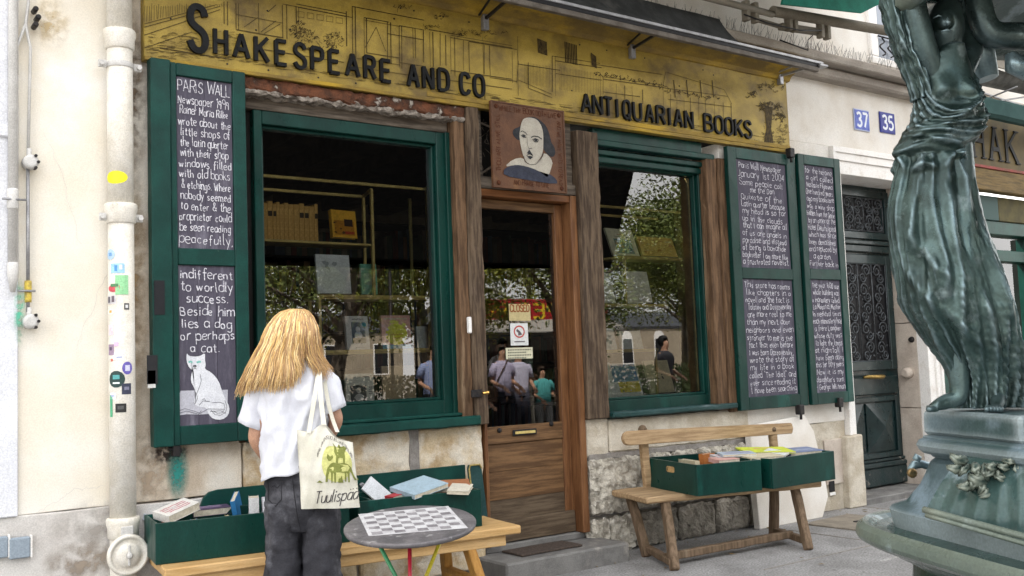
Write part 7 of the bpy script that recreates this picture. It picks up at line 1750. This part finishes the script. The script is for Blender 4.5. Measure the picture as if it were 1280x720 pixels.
# ------------------------------------------------------------------ the square behind the camera, seen in the panes
rnd = random.Random(33)
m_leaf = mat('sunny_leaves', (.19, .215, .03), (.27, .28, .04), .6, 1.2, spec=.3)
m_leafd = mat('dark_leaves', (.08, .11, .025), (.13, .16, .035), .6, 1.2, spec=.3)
m_bark = mat('plane_bark', (.16, .13, .10), (.09, .07, .055), .9, 5, .5, 20)
def tree(label, loc, h, r, seed, mleaf, nleaf=9000):
    rn = random.Random(seed); t = thing('tree', label, 'tree', loc, 0, 'trees on the square across from the shop')
    bm = bmesh.new(); top = Vector((rn.uniform(-.4, .4), rn.uniform(-.4, .4), h * .55)); tube(bm, [(0, 0, 0), (.03, .02, 1.2), top * .7, top], [.22, .17, .13, .09], 10); cl_ = []
    for i in range(11):
        z = lerp(.38, .95, i / 10) * h * .62; b = Vector((top.x * z / (h * .55), top.y * z / (h * .55), z)); a = i * 2.4 + rn.uniform(-.4, .4); e = b + Vector((math.cos(a) * r * rn.uniform(.5, .9), math.sin(a) * r * rn.uniform(.5, .9), rn.uniform(.7, 2.0)))
        tube(bm, [b, lerp(b, e, .5) + Vector((0, 0, .2)), e], [.07, .045, .02], 6); cl_.append(e); cl_.append(lerp(b, e, .6))
        for q in range(3):
            e2 = e + Vector((rn.uniform(-1, 1), rn.uniform(-1, 1), rn.uniform(-.3, 1))) ; tube(bm, [lerp(b, e, .7), e2], [.02, .008], 5, False); cl_.append(e2)
    obj('trunk', bm, m_bark, t)
    V = []; F = []
    for i in range(nleaf):
        c = rn.choice(cl_) + Vector((rn.gauss(0, .38), rn.gauss(0, .38), rn.gauss(0, .30))); s = rn.uniform(.035, .075); a = Vector((rn.gauss(0, 1), rn.gauss(0, 1), rn.gauss(0, .6))).normalized() * s; b = a.cross(Vector((rn.gauss(0, 1), rn.gauss(0, 1), 1))).normalized() * s * .6
        k = len(V); V += [tuple(c - a), tuple(c + b), tuple(c + a), tuple(c - b)]; F.append((k, k + 1, k + 2, k + 3))
    obj('crown', (V, F), mleaf, t, kind='stuff'); return t
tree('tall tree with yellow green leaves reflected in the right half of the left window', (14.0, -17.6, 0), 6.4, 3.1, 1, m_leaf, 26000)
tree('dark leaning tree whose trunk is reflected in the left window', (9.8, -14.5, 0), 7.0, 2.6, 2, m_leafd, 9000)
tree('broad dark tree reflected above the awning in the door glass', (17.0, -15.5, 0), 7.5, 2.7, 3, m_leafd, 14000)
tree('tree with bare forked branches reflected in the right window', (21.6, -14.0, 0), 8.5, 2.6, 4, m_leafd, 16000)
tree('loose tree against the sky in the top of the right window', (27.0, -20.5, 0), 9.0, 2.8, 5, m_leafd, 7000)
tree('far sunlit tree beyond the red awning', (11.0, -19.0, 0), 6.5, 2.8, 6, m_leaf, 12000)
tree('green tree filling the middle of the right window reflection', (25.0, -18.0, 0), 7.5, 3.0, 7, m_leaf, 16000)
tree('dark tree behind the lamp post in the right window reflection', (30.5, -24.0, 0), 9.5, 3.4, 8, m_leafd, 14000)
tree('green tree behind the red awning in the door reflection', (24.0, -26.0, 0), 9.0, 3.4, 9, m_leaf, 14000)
# added planting in dark planters, hides sunlit ground from the pane reflections
hd_t = thing('screen_hedge', 'added clipped planting in dark planters that hides the sunlit ground, only seen in the glass', 'screen_hedge', (10.5, -9.4, 0))
for i in range(7): bm = bmesh.new(); box(bm, -6.3 + i * 1.8, -4.6 + i * 1.8, -.22, .22, 0, .5, .01); obj('planter', bm, m_iron, hd_t)
V = []; F = []
for i in range(15000):
    c = Vector((rnd.uniform(-6.3, 6.3), rnd.choice([rnd.uniform(.1, .26), rnd.uniform(-.25, .25)]), rnd.uniform(.45, 1.22))); s_ = rnd.uniform(.02, .045); a = Vector((rnd.gauss(0, 1), rnd.gauss(0, .5), rnd.gauss(0, 1))).normalized() * s_; b = a.cross(Vector((0, 1, rnd.gauss(0, .5)))).normalized() * s_ * .6
    k = len(V); V += [tuple(c - a), tuple(c + b), tuple(c + a), tuple(c - b)]; F.append((k, k + 1, k + 2, k + 3))
obj('foliage', (V, F), mat('hedge_leaf', (.03, .05, .018), (.05, .08, .025), .6, 2), hd_t, kind='stuff')
# added black canopy, shaped to darken the upper reflections in the panes
ps = thing('reflection_canopy', 'added black canopy that darkens the upper panes, only seen in the glass', 'reflection_canopy', (0, 0, 0))
bm = bmesh.new()
A = [(2.6, -6.6, 2.86), (10.9, -6.6, 2.86), (14.6, -9.6, 5.9), (1.5, -9.6, 5.9)]
poly(bm, A, (0, 0, .03)); poly(bm, [(1.5, -9.62, 5.9), (14.6, -9.62, 5.9), (10.9, -12.4, 3.4), (2.6, -12.4, 3.4)], (0, 0, .03)); poly(bm, [(10.95, -6.6, 2.86), (14.62, -9.61, 5.9), (10.95, -12.4, 3.4)], (.02, 0, 0))
obj('canopy', bm, mat('black_canvas', (.003, .003, .003), None, 1.0, spec=0), ps)  # near black so the sunlit slope stays dark in the glass
for x in (3.0, 6.9, 10.6):
    for y in (-6.7, -12.3): bm = bmesh.new(); tube(bm, [(x, y, 0), (x, y, 2.9)], .025, 8); obj('pole', bm, m_iron, ps)
# houses on the far side
def far_house(label, x0, x1, y, h, c, nf, arch=False, roof=(.12, .13, .15)):
    t = thing('house', label, 'house', ((x0 + x1) / 2, y, 0)); W = x1 - x0
    m1 = mat('far_wall_%d' % int(x0 + 50), c, tuple(q * .85 for q in c), .9, .8)
    bm = bmesh.new(); box(bm, -W / 2, W / 2, -.4, 0, 0, h); obj('wall', bm, m1, t)
    bm = bmesh.new(); box(bm, -W / 2 - .2, W / 2 + .2, -.6, .2, h, h + 1.2, .2); obj('roof', bm, flat(roof, .7), t)
    n = int(W / 3.0)
    for f in range(nf):
        for i in range(n):
            x = -W / 2 + (i + .5) * W / n; z = 1.0 + f * 3.1
            bm = bmesh.new(); box(bm, x - .5, x + .5, .0, .06, z, z + 1.8, .0); w_ = obj('window', bm, m_casing, t)
            bm = bmesh.new(); box(bm, x - .42, x + .42, .06, .075, z + .08, z + 1.72); obj('pane', bm, m_black, w_)
            if arch and f == 0:
                bm = bmesh.new(); poly(bm, [(x + .5 * math.cos(k / 10 * 3.1416), .0, z + 1.8 + .5 * math.sin(k / 10 * 3.1416)) for k in range(11)], (0, .06, 0)); obj('arch', bm, m_casing, w_)
    return t
far_house('pale stone house with arched windows across the square', 30, 60, -45, 3.4, (.36, .30, .22), 1, True)
far_house('cream house behind the red awning across the square', 8, 29.6, -46, 3.4, (.36, .30, .22), 1)
far_house('grey stone house at the far left across the square', -19, 7.6, -45, 4.0, (.40, .38, .34), 1)
fa = thing('awning', 'red awning with yellow capital letters across the square, seen in the door glass', 'awning', (20.4, -21.5, 0))
bm = bmesh.new(); box(bm, -3.6, 3.6, -.1, .1, 2.75, 3.5, .02); obj('fascia', bm, mat('red_fascia', (.42, .02, .025), (.32, .015, .02), .6, 2), fa)
bm = bmesh.new(); poly(bm, [(-3.6, .1, 2.8), (3.6, .1, 2.8), (3.6, 1.4, 2.35), (-3.6, 1.4, 2.35)], (0, 0, .03)); obj('cloth', bm, flat((.35, .33, .30), .8), fa)
bm = bmesh.new(); write(bm, 'CREPES PUB', Vector((3.0, .1, 2.9)), -XN, ZN, YN, .055, 5.6, .09, .01); obj('lettering', bm, flat((.75, .52, .03), .6), fa)
for x in (-3.3, 0, 3.3): bm = bmesh.new(); box(bm, x - .06, x + .06, -.06, .06, 0, 2.75); obj('post', bm, m_iron, fa)
bm = bmesh.new(); box(bm, -3.5, 3.5, -1.2, -1.1, 0, 2.7); obj('dark_shopfront', bm, m_dark, fa)
bn = thing('banner', 'white banner with a red stripe hanging beside the red awning, seen in the door glass', 'banner', (16.6, -20.4, 0))
bm = bmesh.new(); box(bm, -.6, .6, -.02, .02, 1.4, 3.4); obj('cloth', bm, flat((.62, .62, .66), .8), bn)
bm = bmesh.new(); poly(bm, [(-.3, .025, 1.5), (.1, .025, 1.5), (.5, .025, 2.6), (.3, .025, 2.7)]); obj('red_stripe', bm, flat((.5, .04, .06), .8), bn)
bm = bmesh.new(); tube(bm, [(-.6, 0, 0), (-.6, 0, 3.5)], .03, 8); obj('pole', bm, m_iron, bn)
def passer(label, x, y, rz, top, low, hair, h=1.7, bag=None, arm=0.2):
    k = h / 1.72; p = thing('person', label, 'person', (x, y, 0), R_(rz)); J2 = []; E2 = []
    def ad(v, r, par=None):
        J2.append((Vector(v) * k, (r[0] * k, r[1] * k) if isinstance(r, tuple) else r * k))
        if par is not None: E2.append((par, len(J2) - 1))
        return len(J2) - 1
    pe = ad((0, 0, .95), (.14, .10)); s_ = ad((0, 0, 1.15), (.12, .085), pe); c_ = ad((0, 0, 1.34), (.14, .09), s_); n_ = ad((0, 0, 1.46), .05, c_); a = ad((0, -.015, 1.55), (.062, .07), n_); b = ad((0, -.01, 1.64), (.07, .08), a); ad((0, -.10, 1.585), .012, a)
    for s in (-1, 1):
        sh = ad((s * .17, 0, 1.40), .05, c_); el = ad((s * .23, .02, 1.13), .038, sh); wr = ad((s * (.23 - arm * .3), -.12 - arm * .5, .95 + arm * .4), .026, el); hand(J2, E2, wr, J2[wr][0], Vector((0, -.6, -.4)), Vector((s, 0, 0)), Vector((-s * .3, 0, -.2)))
        hp_ = ad((s * .09, 0, .86), .09, pe); kn = ad((s * .10, -.02 * s, .48), .062, hp_); an_ = ad((s * .10, .03 * s, .09), .045, kn); ad((s * .11, .03 * s - .14, .035), .032, an_)
    skin_body('body', J2, E2, p, m_skin, 0, 1)
    def lf(name, secs, m, dn=.012): obj(name, loft([(Vector(c) * k, a_ * k, b_ * k) for c, a_, b_ in secs], 22, lambda a, t, c: nz(a * 2, t * 4, x) * dn, cap=True), m, p)
    mt = flat(top, .85); ml = flat(low, .85)
    lf('shirt', [((0, 0, 1.46), .07, .06), ((0, 0, 1.43), .15, .085), ((0, 0, 1.36), .19, .11), ((0, 0, 1.2), .17, .12), ((0, 0, 1.05), .165, .12), ((0, 0, .9), .175, .125)], mt)
    for s in (-1, 1):
        lf('sleeve', [((s * .14, 0, 1.42), .06, .06), ((s * .19, .0, 1.34), .065, .065), ((s * .225, .01, 1.2), .06, .06)], mt)
        lf('trouser_leg', [((s * .08, 0, .96), .10, .12), ((s * .09, 0, .8), .095, .105), ((s * .10, -.01, .48), .08, .085), ((s * .10, .02 * s, .08), .075, .08)], ml)
        bm = bmesh.new(); rough(bm, s * .105 - .05, s * .105 + .05, .03 * s - .19, .03 * s + .08, 0, .07, .05, .004, .02, 3); obj('shoe', bm, flat((.1, .1, .1), .6), p)
    bm = bmesh.new(); bmesh.ops.create_uvsphere(bm, u_segments=18, v_segments=12, radius=1, matrix=Matrix.Translation(Vector((0, .012, 1.625)) * k) @ Matrix.Diagonal((.092 * k, .105 * k, .10 * k, 1)))
    for v in list(bm.verts):
        if v.co.y < -.05 * k and v.co.z < 1.66 * k: bm.verts.remove(v)
    obj('hair', bm, flat(hair, .6), p, smooth=True)
    for s in (-1, 1): bm = bmesh.new(); bmesh.ops.create_uvsphere(bm, u_segments=8, v_segments=6, radius=.011 * k, matrix=Matrix.Translation(Vector((s * .028, -.078, 1.60)) * k)); obj('eye', bm, flat((.1, .08, .06), .3), p)
    if bag:
        bm = bmesh.new(); rough(bm, .20, .42, -.12, .02, .75, 1.02, .05, .01, .03, 4); tube(bm, [(.22, -.05, 1.0), (.05, -.12, 1.3), (-.12, -.05, 1.46)], .01, 5); obj('shoulder_bag', bm, flat(bag, .7), p)
    return p
passer('man in a sage green t-shirt and pale trousers on the square', 10.9, -9.0, 150, (.16, .22, .17), (.50, .46, .40), (.03, .025, .02), 1.78)
passer('woman in a lilac blouse with a shoulder bag on the pavement', 8.9, -6.9, 175, (.50, .46, .62), (.03, .03, .04), (.05, .03, .02), 1.66, (.10, .06, .04))
passer('woman in a pale violet top beside the lilac blouse', 9.35, -7.1, 190, (.58, .56, .70), (.05, .05, .07), (.08, .05, .03), 1.62)
passer('child in a magenta skirt near the lilac blouse', 8.35, -6.8, 170, (.45, .45, .50), (.42, .06, .28), (.04, .03, .02), 1.25)
passer('person in black with a sun hat far behind the lilac blouse', 10.2, -11.0, 170, (.02, .02, .022), (.03, .03, .035), (.10, .06, .03), 1.75)
passer('person in a dark grey shirt reflected in the right window', 12.2, -6.7, 165, (.05, .05, .06), (.04, .04, .05), (.02, .02, .02), 1.74)
passer('person in a red top with white trousers reflected low in the right window', 13.6, -7.2, 180, (.48, .10, .06), (.6, .58, .56), (.06, .04, .03), 1.68)
passer('person in brown reflected low in the left window', 5.2, -6.4, 172, (.12, .07, .05), (.05, .04, .04), (.07, .05, .03), 1.7)
passer('person in a light blue shirt reflected at the right of the left window', 7.75, -7.0, 184, (.30, .36, .58), (.03, .03, .04), (.05, .03, .02), 1.7)
passer('man in a white shirt with dark trousers behind the violet top', 10.0, -8.4, 200, (.62, .62, .62), (.05, .05, .06), (.04, .03, .02), 1.8)
passer('woman in a yellow top further back on the square', 10.9, -10.6, 175, (.60, .45, .08), (.10, .12, .2), (.05, .03, .02), 1.64)
passer('child in a turquoise shirt near the curb', 9.75, -7.0, 185, (.10, .42, .42), (.3, .3, .3), (.05, .03, .02), 1.3)
ln = thing('street_lamp', 'black street lamp post on the square seen in the right window', 'street lamp', (21.5, -15.2, 0))
bm = bmesh.new(); tube(bm, [(0, 0, 0), (0, 0, 3.0)], [.07, .04], 8); obj('post', bm, m_iron, ln)
bm = bmesh.new(); lathe(bm, [(.08, 0), (.2, .35), (.16, .45), (.03, .55)], (0, 0, 3.0), 8); obj('lantern', bm, m_iron, ln)
